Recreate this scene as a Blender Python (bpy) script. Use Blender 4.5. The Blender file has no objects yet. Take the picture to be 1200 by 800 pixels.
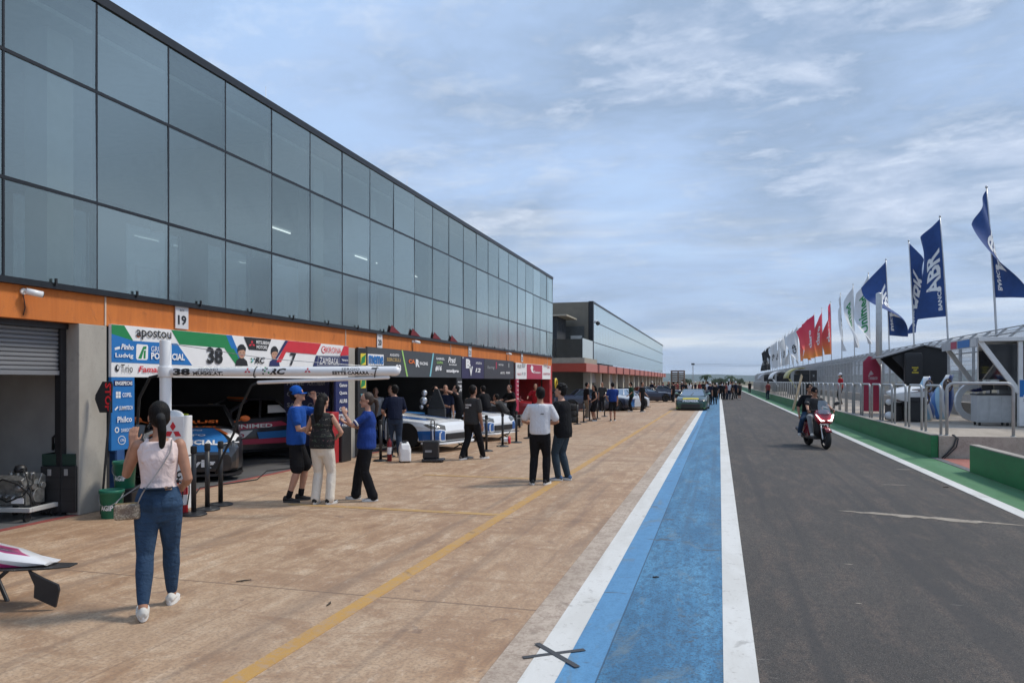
import bpy, bmesh, math, random
from mathutils import Vector, Matrix, noise as mnoise

# ------------------------------------------------------------------ camera, sky, sun, exposure
SC = bpy.context.scene
COL = SC.collection
R = math.radians
FPX, VPX, HOR, EYE = 867.0, 843.0, 446.0, 1.85      # focal length / vanishing point / horizon of the 1200x800 photograph
YAW = math.atan((VPX - 600) / FPX)
CY, SY = math.cos(YAW), math.sin(YAW)
cam_data = bpy.data.cameras.new('camera')
cam_data.sensor_width = 36
cam_data.lens = FPX / 1200 * 36
cam_data.shift_y = (HOR - 400) / 1200
cam_data.clip_start = 0.1
cam_data.clip_end = 20000
cam = bpy.data.objects.new('camera', cam_data)
COL.objects.link(cam)
cam.location = (0, 0, EYE)
cam.rotation_euler = (R(90), 0, YAW)
SC.camera = cam

SUN_EL, SUN_AZ = R(52), R(60)       # azimuth measured clockwise from +Y (down the lane)
world = bpy.data.worlds.new('World')
SC.world = world
world.use_nodes = True
WN, WL = world.node_tree.nodes, world.node_tree.links
WN.clear()


def wn(t, **kw):
    n = WN.new(t)
    for k, v in kw.items():
        setattr(n, k, v)
    return n


def wmath(op, a, b=None, clamp=False):
    n = wn('ShaderNodeMath', operation=op, use_clamp=clamp)
    for i, v in enumerate((a, b)):
        if v is None:
            continue
        if isinstance(v, (int, float)):
            n.inputs[i].default_value = v
        else:
            WL.new(v, n.inputs[i])
    return n.outputs[0]


def wramp(fac, stops):
    n = wn('ShaderNodeValToRGB')
    el = n.color_ramp.elements
    while len(el) < len(stops):
        el.new(0.5)
    for e, (p, c) in zip(el, stops):
        e.position = p
        e.color = (c[0], c[1], c[2], 1)
    WL.new(fac, n.inputs[0])
    return n.outputs[0]


def wmix(fac, a, b):
    n = wn('ShaderNodeMix', data_type='RGBA')
    if isinstance(fac, (int, float)):
        n.inputs[0].default_value = fac
    else:
        WL.new(fac, n.inputs[0])
    for sock, v in ((n.inputs[6], a), (n.inputs[7], b)):
        if isinstance(v, tuple):
            sock.default_value = (*v, 1)
        else:
            WL.new(v, sock)
    return n.outputs[2]


sky = wn('ShaderNodeTexSky', sky_type='NISHITA', sun_disc=False)
sky.sun_elevation = SUN_EL
sky.sun_rotation = SUN_AZ
sky.air_density, sky.dust_density, sky.ozone_density = 1.0, 1.5, 1.5
tc = wn('ShaderNodeTexCoord')
sep = wn('ShaderNodeSeparateXYZ')
WL.new(tc.outputs['Generated'], sep.inputs[0])
up = wmath('MAXIMUM', sep.outputs[2], 0.0)
den = wmath('ADD', up, 0.10)
cu, cv = wmath('DIVIDE', sep.outputs[0], den), wmath('DIVIDE', sep.outputs[1], den)
cmb = wn('ShaderNodeCombineXYZ')
WL.new(cu, cmb.inputs[0])
WL.new(cv, cmb.inputs[1])


def wnoise(scale, detail, rough, off, dist=0.0, stretch=(1, 1, 1), rot=0.0):
    mp = wn('ShaderNodeMapping')
    mp.inputs['Location'].default_value = off
    mp.inputs['Scale'].default_value = stretch
    mp.inputs['Rotation'].default_value = (0, 0, rot)
    WL.new(cmb.outputs[0], mp.inputs[0])
    n = wn('ShaderNodeTexNoise')
    n.inputs['Scale'].default_value = scale
    n.inputs['Detail'].default_value = detail
    n.inputs['Roughness'].default_value = rough
    n.inputs['Distortion'].default_value = dist
    WL.new(mp.outputs[0], n.inputs['Vector'])
    return n.outputs[0]


big = wnoise(0.62, 5, 0.52, (3.1, 1.7, 0), 0.4, (1, 1.15, 1), R(25))
mid = wnoise(2.1, 7, 0.62, (7.7, 2.2, 3), 0.5, (1, 1.15, 1), R(-20))
fine = wnoise(7.5, 6, 0.66, (1.3, 8.2, 5), 0.25, (1, 1.35, 1), R(35))
mass = wmath('ADD', wmath('MULTIPLY', big, 0.72), wmath('ADD', wmath('MULTIPLY', mid, 0.20), wmath('MULTIPLY', fine, 0.08)))
# K: how much brighter the cloud values are than the sky node's at strength 0.1
K = 10.0
cloud = wramp(mass, [(0.38, (0.50 * K, 0.69 * K, 1.00 * K)), (0.46, (0.40 * K, 0.54 * K, 0.78 * K)),
                     (0.55, (0.30 * K, 0.405 * K, 0.575 * K)), (0.65, (0.62 * K, 0.70 * K, 0.86 * K))])
thick = wmath('SUBTRACT', 1.0, wmath('MULTIPLY', wramp(mass, [(0.36, (1, 1, 1)), (0.47, (0, 0, 0))]), 0.35))
skyc = wmix(thick, sky.outputs[0], cloud)
wisps = wramp(wmath('MULTIPLY', fine, wmath('ADD', mid, 0.12)), [(0.31, (0, 0, 0)), (0.50, (1, 1, 1))])
skyc = wmix(wmath('MULTIPLY', wisps, 0.34), skyc, (0.76 * K, 0.83 * K, 0.94 * K))
# pale bands low over the horizon
low = wramp(sep.outputs[2], [(0.0, (1, 1, 1)), (0.10, (0.55, 0.55, 0.55)), (0.30, (0, 0, 0))])
mpb = wn('ShaderNodeMapping')
mpb.inputs['Scale'].default_value = (1.6, 1.6, 22)
WL.new(tc.outputs['Generated'], mpb.inputs[0])
nb = wn('ShaderNodeTexNoise')
nb.inputs['Scale'].default_value = 1.5
nb.inputs['Detail'].default_value = 6
nb.inputs['Roughness'].default_value = 0.55
WL.new(mpb.outputs[0], nb.inputs['Vector'])
bands = wramp(nb.outputs[0], [(0.40, (0.37 * K, 0.48 * K, 0.65 * K)), (0.52, (0.46 * K, 0.56 * K, 0.70 * K)), (0.64, (0.80 * K, 0.82 * K, 0.82 * K))])
skyc = wmix(wmath('MULTIPLY', low, 0.8), skyc, bands)
bg = wn('ShaderNodeBackground')
bg.inputs[1].default_value = 0.1
WL.new(skyc, bg.inputs[0])
wo = wn('ShaderNodeOutputWorld')
WL.new(bg.outputs[0], wo.inputs[0])

sun_data = bpy.data.lights.new('sun', 'SUN')
sun_data.energy = 2.3
sun_data.angle = R(10)
sun_data.color = (1.0, 0.93, 0.82)
sun = bpy.data.objects.new('sun', sun_data)
COL.objects.link(sun)
sd = Vector((math.sin(SUN_AZ) * math.cos(SUN_EL), math.cos(SUN_AZ) * math.cos(SUN_EL), math.sin(SUN_EL)))
sun.rotation_euler = sd.to_track_quat('Z', 'Y').to_euler()

SC.view_settings.view_transform = 'Standard'
SC.view_settings.look = 'None'
SC.view_settings.exposure = 0.22
SC.view_settings.gamma = 1
SC.view_settings.use_curve_mapping = False
SC.render.engine = 'CYCLES'
SC.cycles.max_bounces = 8
SC.cycles.transparent_max_bounces = 12
SC.cycles.use_denoising = True
random.seed(7)


# ------------------------------------------------------------------ placing: photograph measurement -> world
def gp(px, py, z=0.0):
    """point at height z (world x, y) that the photograph shows at px, py"""
    d = FPX * (EYE - z) / (py - HOR)
    x = (px - VPX) * d * CY / FPX
    return x, (d + x * SY) / CY


def onx(px, X):
    """world y of the point of the vertical plane x = X seen at column px"""
    d = FPX * X / CY / (px - VPX)
    return (d + X * SY) / CY


def zat(px, py, X):
    d = FPX * X / CY / (px - VPX)
    return EYE + (HOR - py) * d / FPX


# ------------------------------------------------------------------ materials
MATS = {}


def mat(name, color, rough=0.6, metal=0.0, var=0.12, scale=6.0, bump=0.0, bscale=None, emit=0.0, coat=0.0, stretch=(1, 1, 1), spec=0.5, detail=5):
    if name in MATS:
        return MATS[name]
    m = bpy.data.materials.new(name)
    m.use_nodes = True
    nt = m.node_tree
    b = nt.nodes['Principled BSDF']
    b.inputs['Roughness'].default_value = rough
    b.inputs['Metallic'].default_value = metal
    b.inputs['Specular IOR Level'].default_value = spec
    if coat:
        b.inputs['Coat Weight'].default_value = coat
        b.inputs['Coat Roughness'].default_value = 0.06
    t = nt.nodes.new('ShaderNodeTexCoord')
    mp = nt.nodes.new('ShaderNodeMapping')
    mp.inputs['Scale'].default_value = stretch
    nt.links.new(t.outputs['Object'], mp.inputs[0])
    n = nt.nodes.new('ShaderNodeTexNoise')
    n.inputs['Scale'].default_value = scale
    n.inputs['Detail'].default_value = detail
    nt.links.new(mp.outputs[0], n.inputs['Vector'])
    r = nt.nodes.new('ShaderNodeValToRGB')
    lo = [max(0, c * (1 - var)) for c in color]
    hi = [min(1, c * (1 + var)) for c in color]
    r.color_ramp.elements[0].position, r.color_ramp.elements[1].position = 0.3, 0.7
    r.color_ramp.elements[0].color = (*lo, 1)
    r.color_ramp.elements[1].color = (*hi, 1)
    nt.links.new(n.outputs[0], r.inputs[0])
    nt.links.new(r.outputs[0], b.inputs['Base Color'])
    if bump:
        n2 = nt.nodes.new('ShaderNodeTexNoise')
        n2.inputs['Scale'].default_value = bscale or scale * 3
        n2.inputs['Detail'].default_value = 4
        nt.links.new(mp.outputs[0], n2.inputs['Vector'])
        bp = nt.nodes.new('ShaderNodeBump')
        bp.inputs['Strength'].default_value = min(1, bump)
        bp.inputs['Distance'].default_value = 0.02
        nt.links.new(n2.outputs[0], bp.inputs['Height'])
        nt.links.new(bp.outputs[0], b.inputs['Normal'])
    if emit:
        nt.links.new(r.outputs[0], b.inputs['Emission Color'])
        b.inputs['Emission Strength'].default_value = emit
    MATS[name] = m
    return m


class NT:
    """small wrapper for longer materials"""
    def __init__(self, name, rough=0.8):
        self.m = bpy.data.materials.new(name)
        self.m.use_nodes = True
        self.nt = self.m.node_tree
        self.b = self.nt.nodes['Principled BSDF']
        self.b.inputs['Roughness'].default_value = rough
        self.t = self.nt.nodes.new('ShaderNodeTexCoord').outputs['Object']
        MATS[name] = self.m

    def node(self, t, **kw):
        n = self.nt.nodes.new(t)
        for k, v in kw.items():
            setattr(n, k, v)
        return n

    def set(self, sock, v):
        if isinstance(v, (int, float)):
            sock.default_value = v
        elif isinstance(v, tuple):
            sock.default_value = (*v, 1) if len(v) == 3 and sock.type == 'RGBA' else v
        else:
            self.nt.links.new(v, sock)

    def noise(self, scale, detail=5, rough=0.55, stretch=(1, 1, 1), off=(0, 0, 0), dist=0.0, rot=0.0):
        mp = self.node('ShaderNodeMapping')
        mp.inputs['Scale'].default_value = stretch
        mp.inputs['Location'].default_value = off
        mp.inputs['Rotation'].default_value = (0, 0, rot)
        self.nt.links.new(self.t, mp.inputs[0])
        n = self.node('ShaderNodeTexNoise')
        n.inputs['Scale'].default_value = scale
        n.inputs['Detail'].default_value = detail
        n.inputs['Roughness'].default_value = rough
        n.inputs['Distortion'].default_value = dist
        self.nt.links.new(mp.outputs[0], n.inputs['Vector'])
        return n.outputs[0]

    def math(self, op, a, b=None, c=None, clamp=False):
        n = self.node('ShaderNodeMath', operation=op, use_clamp=clamp)
        for i, v in enumerate((a, b, c)):
            if v is not None:
                self.set(n.inputs[i], v)
        return n.outputs[0]

    def ramp(self, fac, stops):
        n = self.node('ShaderNodeValToRGB')
        el = n.color_ramp.elements
        while len(el) < len(stops):
            el.new(0.5)
        for e, (p, c) in zip(el, stops):
            e.position = p
            c = c if isinstance(c, tuple) else (c, c, c)
            e.color = (*c, 1)
        self.nt.links.new(fac, n.inputs[0])
        return n.outputs[0]

    def mix(self, fac, a, b, blend='MIX'):
        n = self.node('ShaderNodeMix', data_type='RGBA', blend_type=blend)
        self.set(n.inputs[0], fac)
        self.set(n.inputs[6], a)
        self.set(n.inputs[7], b)
        return n.outputs[2]

    def xyz(self):
        s = self.node('ShaderNodeSeparateXYZ')
        self.nt.links.new(self.t, s.inputs[0])
        return s.outputs

    def lines(self, coord, period, width, off=0.0):
        """1 on thin lines every period metres"""
        a = self.math('FRACT', self.math('DIVIDE', self.math('ADD', coord, off), period))
        d = self.math('ABSOLUTE', self.math('SUBTRACT', a, 0.5))
        return self.math('GREATER_THAN', d, 0.5 - width / period / 2)

    def color(self, c):
        self.set(self.b.inputs['Base Color'], c)

    def bump(self, h, strength=0.4, dist=0.01):
        bp = self.node('ShaderNodeBump')
        bp.inputs['Strength'].default_value = strength
        bp.inputs['Distance'].default_value = dist
        self.set(bp.inputs['Height'], h)
        self.nt.links.new(bp.outputs[0], self.b.inputs['Normal'])


# ------------------------------------------------------------------ mesh helper
class MB:
    def __init__(self):
        self.bm = bmesh.new()

    def _tag(self, faces, mi, sm=False):
        for f in faces:
            f.material_index = mi
            f.smooth = sm

    def face(self, pts, mi=0, sm=False):
        vs = [self.bm.verts.new(p) for p in pts]
        f = self.bm.faces.new(vs)
        self._tag([f], mi, sm)
        return f

    def box(self, c, s, rz=0.0, mi=0, M=None):
        hx, hy, hz = s[0] / 2, s[1] / 2, s[2] / 2
        rot = M or Matrix.Rotation(rz, 3, 'Z')
        c = Vector(c)
        v = [self.bm.verts.new(c + rot @ Vector((sx * hx, sy * hy, sz * hz))) for sx in (-1, 1) for sy in (-1, 1) for sz in (-1, 1)]
        fs = [self.bm.faces.new([v[i] for i in q]) for q in ((0, 1, 3, 2), (4, 6, 7, 5), (0, 4, 5, 1), (2, 3, 7, 6), (0, 2, 6, 4), (1, 5, 7, 3))]
        self._tag(fs, mi)
        return self

    def b2(self, lo, hi, mi=0):
        return self.box([(a + b) / 2 for a, b in zip(lo, hi)], [abs(b - a) for a, b in zip(lo, hi)], 0, mi)

    def ring(self, c, u, v, ru, rv, n):
        return [self.bm.verts.new(c + u * (ru * math.cos(2 * math.pi * i / n)) + v * (rv * math.sin(2 * math.pi * i / n))) for i in range(n)]

    def skin(self, rings, mi=0, sm=True, cap=True):
        fs = []
        for a, b in zip(rings, rings[1:]):
            n = len(a)
            for i in range(n):
                fs.append(self.bm.faces.new((a[i], a[(i + 1) % n], b[(i + 1) % n], b[i])))
        if cap:
            for r, rev in ((rings[0], True), (rings[-1], False)):
                f = self.bm.faces.new(list(reversed(r)) if rev else r)
                f.material_index = mi
        self._tag(fs, mi, sm)

    def cyl(self, p0, p1, r0, r1=None, n=12, mi=0, sm=True):
        p0, p1 = Vector(p0), Vector(p1)
        r1 = r0 if r1 is None else r1
        d = (p1 - p0).normalized()
        u = d.orthogonal().normalized()
        v = d.cross(u)
        self.skin([self.ring(p0, u, v, r0, r0, n), self.ring(p1, u, v, r1, r1, n)], mi, sm)
        return self

    def tube(self, pts, r, n=8, mi=0, flat=1.0):
        pts = [Vector(p) for p in pts]
        rs = r if isinstance(r, (list, tuple)) else [r] * len(pts)
        T = []
        for i in range(len(pts)):
            a, b = pts[max(0, i - 1)], pts[min(len(pts) - 1, i + 1)]
            T.append((b - a).normalized())
        u = T[0].orthogonal().normalized()
        rings = []
        for p, t, rr in zip(pts, T, rs):
            u = (u - t * u.dot(t))
            u = u.normalized() if u.length > 1e-6 else t.orthogonal().normalized()
            rings.append(self.ring(p, u, t.cross(u), rr, rr * flat, n))
        self.skin(rings, mi)
        return self

    def limb(self, pts, rs, n=12, mi=0):
        """tapered tube with round ends"""
        pts = [Vector(p) for p in pts]
        d0, d1 = (pts[0] - pts[1]).normalized(), (pts[-1] - pts[-2]).normalized()
        P, Q = [], []
        for k in (0.95, 0.6):
            P.append(pts[0] + d0 * rs[0] * k)
            Q.append(rs[0] * math.sqrt(1 - k * k))
        P += pts
        Q += list(rs)
        for k in (0.6, 0.95):
            P.append(pts[-1] + d1 * rs[-1] * k)
            Q.append(rs[-1] * math.sqrt(1 - k * k))
        return self.tube(P, Q, n, mi)

    def lathe(self, prof, c=(0, 0, 0), n=24, mi=0, M=None, sm=True, cap=True):
        c = Vector(c)
        M = M or Matrix.Identity(3)
        rings = [[self.bm.verts.new(c + M @ Vector((r * math.cos(2 * math.pi * i / n), r * math.sin(2 * math.pi * i / n), z))) for i in range(n)] for r, z in prof]
        self.skin(rings, mi, sm, cap)
        return self

    def ell(self, c, r, n=14, mi=0, M=None):
        m = max(6, n // 2 + 2)
        prof = [(max(1e-4, math.sin(math.pi * k / m)), -math.cos(math.pi * k / m)) for k in range(m + 1)]
        prof[0], prof[-1] = (0.02, -1), (0.02, 1)
        S = Matrix.Diagonal(Vector(r))
        return self.lathe(prof, c, n, mi, (M @ S) if M else S)

    def prism(self, poly, ext, mi=0, mi_side=None):
        """planar 3-D polygon extruded by vector ext"""
        ext = Vector(ext)
        a = [self.bm.verts.new(Vector(p)) for p in poly]
        b = [self.bm.verts.new(Vector(p) + ext) for p in poly]
        n = len(a)
        fs = [self.bm.faces.new(list(reversed(a))), self.bm.faces.new(b)]
        self._tag(fs, mi)
        sd = [self.bm.faces.new((a[i], a[(i + 1) % n], b[(i + 1) % n], b[i])) for i in range(n)]
        self._tag(sd, mi if mi_side is None else mi_side)
        return self

    def loft(self, sections, mi=0, sm=True, cap=True):
        self.skin([[self.bm.verts.new(p) for p in s] for s in sections], mi, sm, cap)
        return self

    def text(self, s, c, w, h, xd=(0, 1, 0), yd=(0, 0, 1), mi=0, bold=0.0, shear=0.0, keep=False):
        """lettering fitted into a w x h box centred at c, reading along xd with up yd"""
        vs, fs = glyphs(s, bold, shear)
        x0, x1 = min(v[0] for v in vs), max(v[0] for v in vs)
        y0, y1 = min(v[1] for v in vs), max(v[1] for v in vs)
        kx, ky = w / max(1e-6, x1 - x0), h / max(1e-6, y1 - y0)
        if keep:
            kx = ky = min(kx, ky)
        c, xd, yd = Vector(c), Vector(xd).normalized(), Vector(yd).normalized()
        bv = [self.bm.verts.new(c + xd * ((v[0] - (x0 + x1) / 2) * kx) + yd * ((v[1] - (y0 + y1) / 2) * ky)) for v in vs]
        for f in fs:
            try:
                nf = self.bm.faces.new([bv[i] for i in f])
                nf.material_index = mi
            except ValueError:
                pass
        return self

    def poly(self, pts, c, xd=(0, 1, 0), yd=(0, 0, 1), mi=0):
        """flat polygon given in 2-D about c"""
        c, xd, yd = Vector(c), Vector(xd).normalized(), Vector(yd).normalized()
        return self.face([c + xd * p[0] + yd * p[1] for p in pts], mi)

    def xform(self, M):
        bmesh.ops.transform(self.bm, matrix=M, verts=self.bm.verts)
        return self

    def build(self, name, mats, parent=None, bevel=0.0, fix=True, seg=2, angle=35):
        me = bpy.data.meshes.new(name)
        if fix:
            bmesh.ops.recalc_face_normals(self.bm, faces=self.bm.faces)
        self.bm.to_mesh(me)
        self.bm.free()
        for m in (mats if isinstance(mats, (list, tuple)) else [mats]):
            me.materials.append(m)
        o = bpy.data.objects.new(name, me)
        COL.objects.link(o)
        if parent is not None:
            o.parent = parent
        if bevel:
            md = o.modifiers.new('bevel', 'BEVEL')
            md.width = bevel
            md.segments = seg
            md.limit_method = 'ANGLE'
            md.angle_limit = R(angle)
        return o


_GL = {}


def glyphs(s, bold, shear):
    key = (s, bold, shear)
    if key not in _GL:
        cu = bpy.data.curves.new('lettering', 'FONT')
        cu.body = s
        cu.offset = bold
        cu.shear = shear
        cu.resolution_u = 2
        cu.fill_mode = 'FRONT'
        o = bpy.data.objects.new('lettering', cu)
        me = bpy.data.meshes.new_from_object(o)
        _GL[key] = ([tuple(v.co) for v in me.vertices], [tuple(p.vertices) for p in me.polygons])
        bpy.data.meshes.remove(me)
        bpy.data.objects.remove(o)
        bpy.data.curves.remove(cu)
    return _GL[key]


def tag(o, label=None, cat=None, group=None, kind=None):
    if label:
        o['label'] = label
    if cat:
        o['category'] = cat
    if group:
        o['group'] = group
    if kind:
        o['kind'] = kind
    return o


def thing(name, label, cat, loc=(0, 0, 0), rz=0.0, group=None):
    o = bpy.data.objects.new(name, None)
    COL.objects.link(o)
    o.empty_display_size = 0.2
    o.location = loc
    o.rotation_euler = (0, 0, rz)
    return tag(o, label, cat, group)


def dup(root, loc, rz=None, label=None, group=None, scale=None):
    """a copy of a thing with copies of its parts and sub-parts"""
    def cp(o, parent):
        c = o.copy()
        COL.objects.link(c)
        if parent is not None:
            c.parent = parent
        for ch in o.children:
            cp(ch, c)
        return c
    r = cp(root, None)
    r.location = loc
    if rz is not None:
        r.rotation_euler = (0, 0, rz)
    if scale:
        r.scale = scale
    if label:
        r['label'] = label
    if group:
        r['group'] = group
    return r


def struct(name, mb, m, bevel=0.0):
    o = mb.build(name, m, None, bevel)
    o['kind'] = 'structure'
    return o


# shared materials
WHITE = mat('white_paint', (0.78, 0.78, 0.77), 0.45, var=0.04)
WHITEG = mat('white_gloss', (0.80, 0.80, 0.80), 0.25, var=0.03, coat=0.4)
BLACK = mat('black_plastic', (0.018, 0.018, 0.02), 0.45, var=0.2)
BLACKM = mat('black_matt', (0.012, 0.012, 0.013), 0.8, var=0.25)
RUBBER = mat('rubber', (0.02, 0.02, 0.02), 0.85, var=0.2, scale=20)
STEEL = mat('galvanised_steel', (0.42, 0.43, 0.44), 0.45, 0.7, var=0.15, scale=12)
ALU = mat('aluminium', (0.6, 0.6, 0.6), 0.35, 0.9, var=0.08)
DARKMET = mat('dark_metal', (0.06, 0.06, 0.065), 0.4, 0.6, var=0.15)
P_WHITE = mat('print_white', (0.80, 0.80, 0.80), 0.5, var=0.03)
P_BLACK = mat('print_black', (0.015, 0.015, 0.017), 0.5, var=0.05)
P_BLUE = mat('print_blue', (0.012, 0.16, 0.46), 0.5, var=0.05)
P_NAVY = mat('print_navy', (0.018, 0.025, 0.11), 0.5, var=0.06)
P_GREEN = mat('print_green', (0.012, 0.22, 0.065), 0.5, var=0.05)
P_RED = mat('print_red', (0.60, 0.025, 0.04), 0.5, var=0.05)
P_CRIM = mat('print_crimson', (0.42, 0.03, 0.075), 0.5, var=0.05)
P_ORANGE = mat('print_orange', (0.72, 0.16, 0.03), 0.5, var=0.05)
P_GREY = mat('print_grey', (0.055, 0.06, 0.066), 0.5, var=0.06)
P_MIDG = mat('print_midgrey', (0.30, 0.31, 0.32), 0.5, var=0.05)
P_LIME = mat('print_lime', (0.35, 0.62, 0.16), 0.5, var=0.05)
P_CYAN = mat('print_cyan', (0.22, 0.55, 0.62), 0.5, var=0.05)
P_YEL = mat('print_yellow', (0.75, 0.60, 0.04), 0.5, var=0.05)
P_SKIN = mat('print_skin', (0.48, 0.27, 0.18), 0.5, var=0.1)
P_GOLD = mat('print_gold', (0.48, 0.33, 0.12), 0.5, var=0.05)
PRINTS = [P_WHITE, P_BLACK, P_BLUE, P_NAVY, P_GREEN, P_RED, P_CRIM, P_ORANGE, P_GREY, P_MIDG, P_LIME, P_CYAN, P_YEL, P_SKIN, P_GOLD]
(wh, bk, bl, nv, gr, rd, cr, og, gy, mg, lm, cn, yl, sk, gd) = range(15)
# ------------------------------------------------------------------ ground, lanes, painted markings
def concrete_mat():
    m = NT('apron_concrete', 0.85)
    o = m.xyz()
    n1 = m.noise(0.35, 6, 0.6, (1, 0.45, 1))
    n2 = m.noise(2.2, 7, 0.65, (1.8, 0.5, 1), (4, 2, 0), 0.6)
    n3 = m.noise(38, 3, 0.6)
    n4 = m.noise(0.9, 6, 0.7, (1, 2.2, 1), (9, 3, 0), 0.8)
    base = m.ramp(n2, [(0.34, (0.285, 0.160, 0.086)), (0.45, (0.405, 0.250, 0.144)), (0.54, (0.47, 0.312, 0.192)), (0.66, (0.58, 0.435, 0.305))])
    base = m.mix(m.ramp(n1, [(0.46, 0.0), (0.58, 0.6)]), base, (0.485, 0.355, 0.242))
    base = m.mix(m.ramp(n4, [(0.50, 0.0), (0.60, 0.65)]), base, (0.30, 0.175, 0.100))
    # slightly different slabs
    sy = m.math('FLOOR', m.math('DIVIDE', m.math('ADD', o[1], 1.8), 3.8))
    sx = m.math('FLOOR', m.math('DIVIDE', m.math('ADD', o[0], 1.42), 2.36))
    wnz = m.node('ShaderNodeTexWhiteNoise', noise_dimensions='2D')
    cb = m.node('ShaderNodeCombineXYZ')
    m.nt.links.new(sx, cb.inputs[0])
    m.nt.links.new(sy, cb.inputs[1])
    m.nt.links.new(cb.outputs[0], wnz.inputs[0])
    base = m.mix(m.math('MULTIPLY', wnz.outputs[0], 0.30), base, (0.38, 0.235, 0.140))
    # fine speckle, tyre smears, small spots, joints
    n5 = m.noise(9.0, 7, 0.72, (1.3, 0.7, 1), (3, 3, 1), 0.4)
    base = m.mix(m.ramp(n5, [(0.40, 0.42), (0.50, 0.0)]), base, (0.29, 0.18, 0.108))
    base = m.mix(m.ramp(n5, [(0.56, 0.0), (0.66, 0.5)]), base, (0.60, 0.47, 0.35))
    base = m.mix(m.ramp(n3, [(0.40, 0.45), (0.52, 0.0)]), base, (0.20, 0.14, 0.10))
    ty = m.noise(1.0, 4, 0.6, (3.2, 0.10, 1), (2, 6, 0), 0.3, R(6))
    base = m.mix(m.ramp(ty, [(0.55, 0.0), (0.66, 0.40)]), base, (0.17, 0.12, 0.09))
    sp = m.noise(5.5, 2, 0.5, (1, 1, 1), (7, 7, 1))
    base = m.mix(m.ramp(sp, [(0.72, 0.0), (0.76, 0.5)]), base, (0.14, 0.09, 0.07))
    jy = m.math('MULTIPLY', m.lines(o[1], 3.8, 0.026, 1.8), 0.75)
    jx = m.math('MULTIPLY', m.lines(o[0], 2.36, 0.016, 1.42), 0.35)
    base = m.mix(m.math('MAXIMUM', jy, jx), base, (0.16, 0.105, 0.07))
    m.color(base)
    m.bump(m.math('ADD', m.math('MULTIPLY', n3, 0.6), n2), 0.35, 0.008)
    m.set(m.b.inputs['Roughness'], m.ramp(n2, [(0.3, 0.62), (0.7, 0.9)]))
    return m.m


def asphalt_mat(name='asphalt'):
    m = NT(name, 0.85)
    n1 = m.noise(0.5, 6, 0.62, (1, 0.30, 1))
    n2 = m.noise(55, 4, 0.75)
    n3 = m.noise(3.0, 6, 0.6, (1.6, 0.35, 1), (5, 1, 0), 0.5)
    n4 = m.noise(140, 2, 0.5)
    c = m.ramp(n1, [(0.38, (0.052, 0.044, 0.038)), (0.5, (0.064, 0.054, 0.047)), (0.62, (0.098, 0.082, 0.069))])
    c = m.mix(m.ramp(n3, [(0.48, 0.0), (0.62, 0.65)]), c, (0.130, 0.094, 0.074))
    n6 = m.noise(14, 5, 0.7, (1.4, 0.8, 1), (2, 2, 0))
    c = m.mix(m.ramp(n6, [(0.42, 0.65), (0.53, 0.0)]), c, (0.036, 0.033, 0.031))
    c = m.mix(m.ramp(n2, [(0.40, 0.9), (0.52, 0.0)]), c, (0.022, 0.022, 0.022))
    c = m.mix(m.ramp(n4, [(0.60, 0.0), (0.66, 0.8)]), c, (0.26, 0.24, 0.22))
    sk = m.noise(1.0, 3, 0.5, (4.0, 0.07, 1), (1, 3, 0))
    c = m.mix(m.ramp(sk, [(0.53, 0.0), (0.62, 0.55)]), c, (0.040, 0.038, 0.038))
    sp = m.noise(4.0, 3, 0.6, (0.6, 3, 1), (3, 9, 1))
    c = m.mix(m.ramp(sp, [(0.69, 0.0), (0.73, 0.6)]), c, (0.24, 0.215, 0.19))
    m.color(c)
    m.bump(n2, 0.5, 0.01)
    return m.m


def paint_mat(name, col, wear, wear_amt=0.5, rough=0.7, dark=(0.5, 0.5, 0.5), stretch=(1.5, 0.4, 1), low=0.52):
    m = NT(name, rough)
    n1 = m.noise(1.6, 7, 0.65, stretch, (2, 5, 0), 0.5)
    n2 = m.noise(30, 5, 0.8)
    n3 = m.noise(7, 5, 0.7, (1, 1, 1), (1, 4, 0))
    c = m.mix(m.ramp(n1, [(0.42, 0.0), (0.60, 0.75)]), col, tuple(a * b for a, b in zip(col, dark)))
    st = m.noise(2.6, 4, 0.6, (1, 1.4, 1), (6, 1, 2), 0.6)
    c = m.mix(m.math('MULTIPLY', m.ramp(st, [(0.64, 0.0), (0.69, 0.6)]), wear_amt), c, tuple(x * 0.4 for x in wear))
    w = m.math('MULTIPLY', m.ramp(m.math('ADD', m.math('MULTIPLY', n2, 0.55), m.math('MULTIPLY', n3, 0.45)), [(low, 0.0), (low + 0.09, 1.0)]), wear_amt)
    c = m.mix(w, c, wear)
    m.color(c)
    m.bump(n2, 0.4, 0.006)
    return m.m


def slab(name, x0, x1, y0, y1, z, m, th=0.10):
    b = MB()
    b.b2((x0, y0, z - th), (x1, y1, z))
    return struct(name, b, m)


gmat = NT('far_ground', 0.95)
gmat.color(gmat.ramp(gmat.noise(0.02, 6, 0.6), [(0.35, (0.10, 0.095, 0.045)), (0.55, (0.145, 0.12, 0.07)), (0.7, (0.07, 0.09, 0.035))]))
b = MB()
b.face([(-9000, -60, -0.12), (9000, -60, -0.12), (9000, 9000, -0.12), (-9000, 9000, -0.12)])
struct('ground', b, gmat.m)

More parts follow.
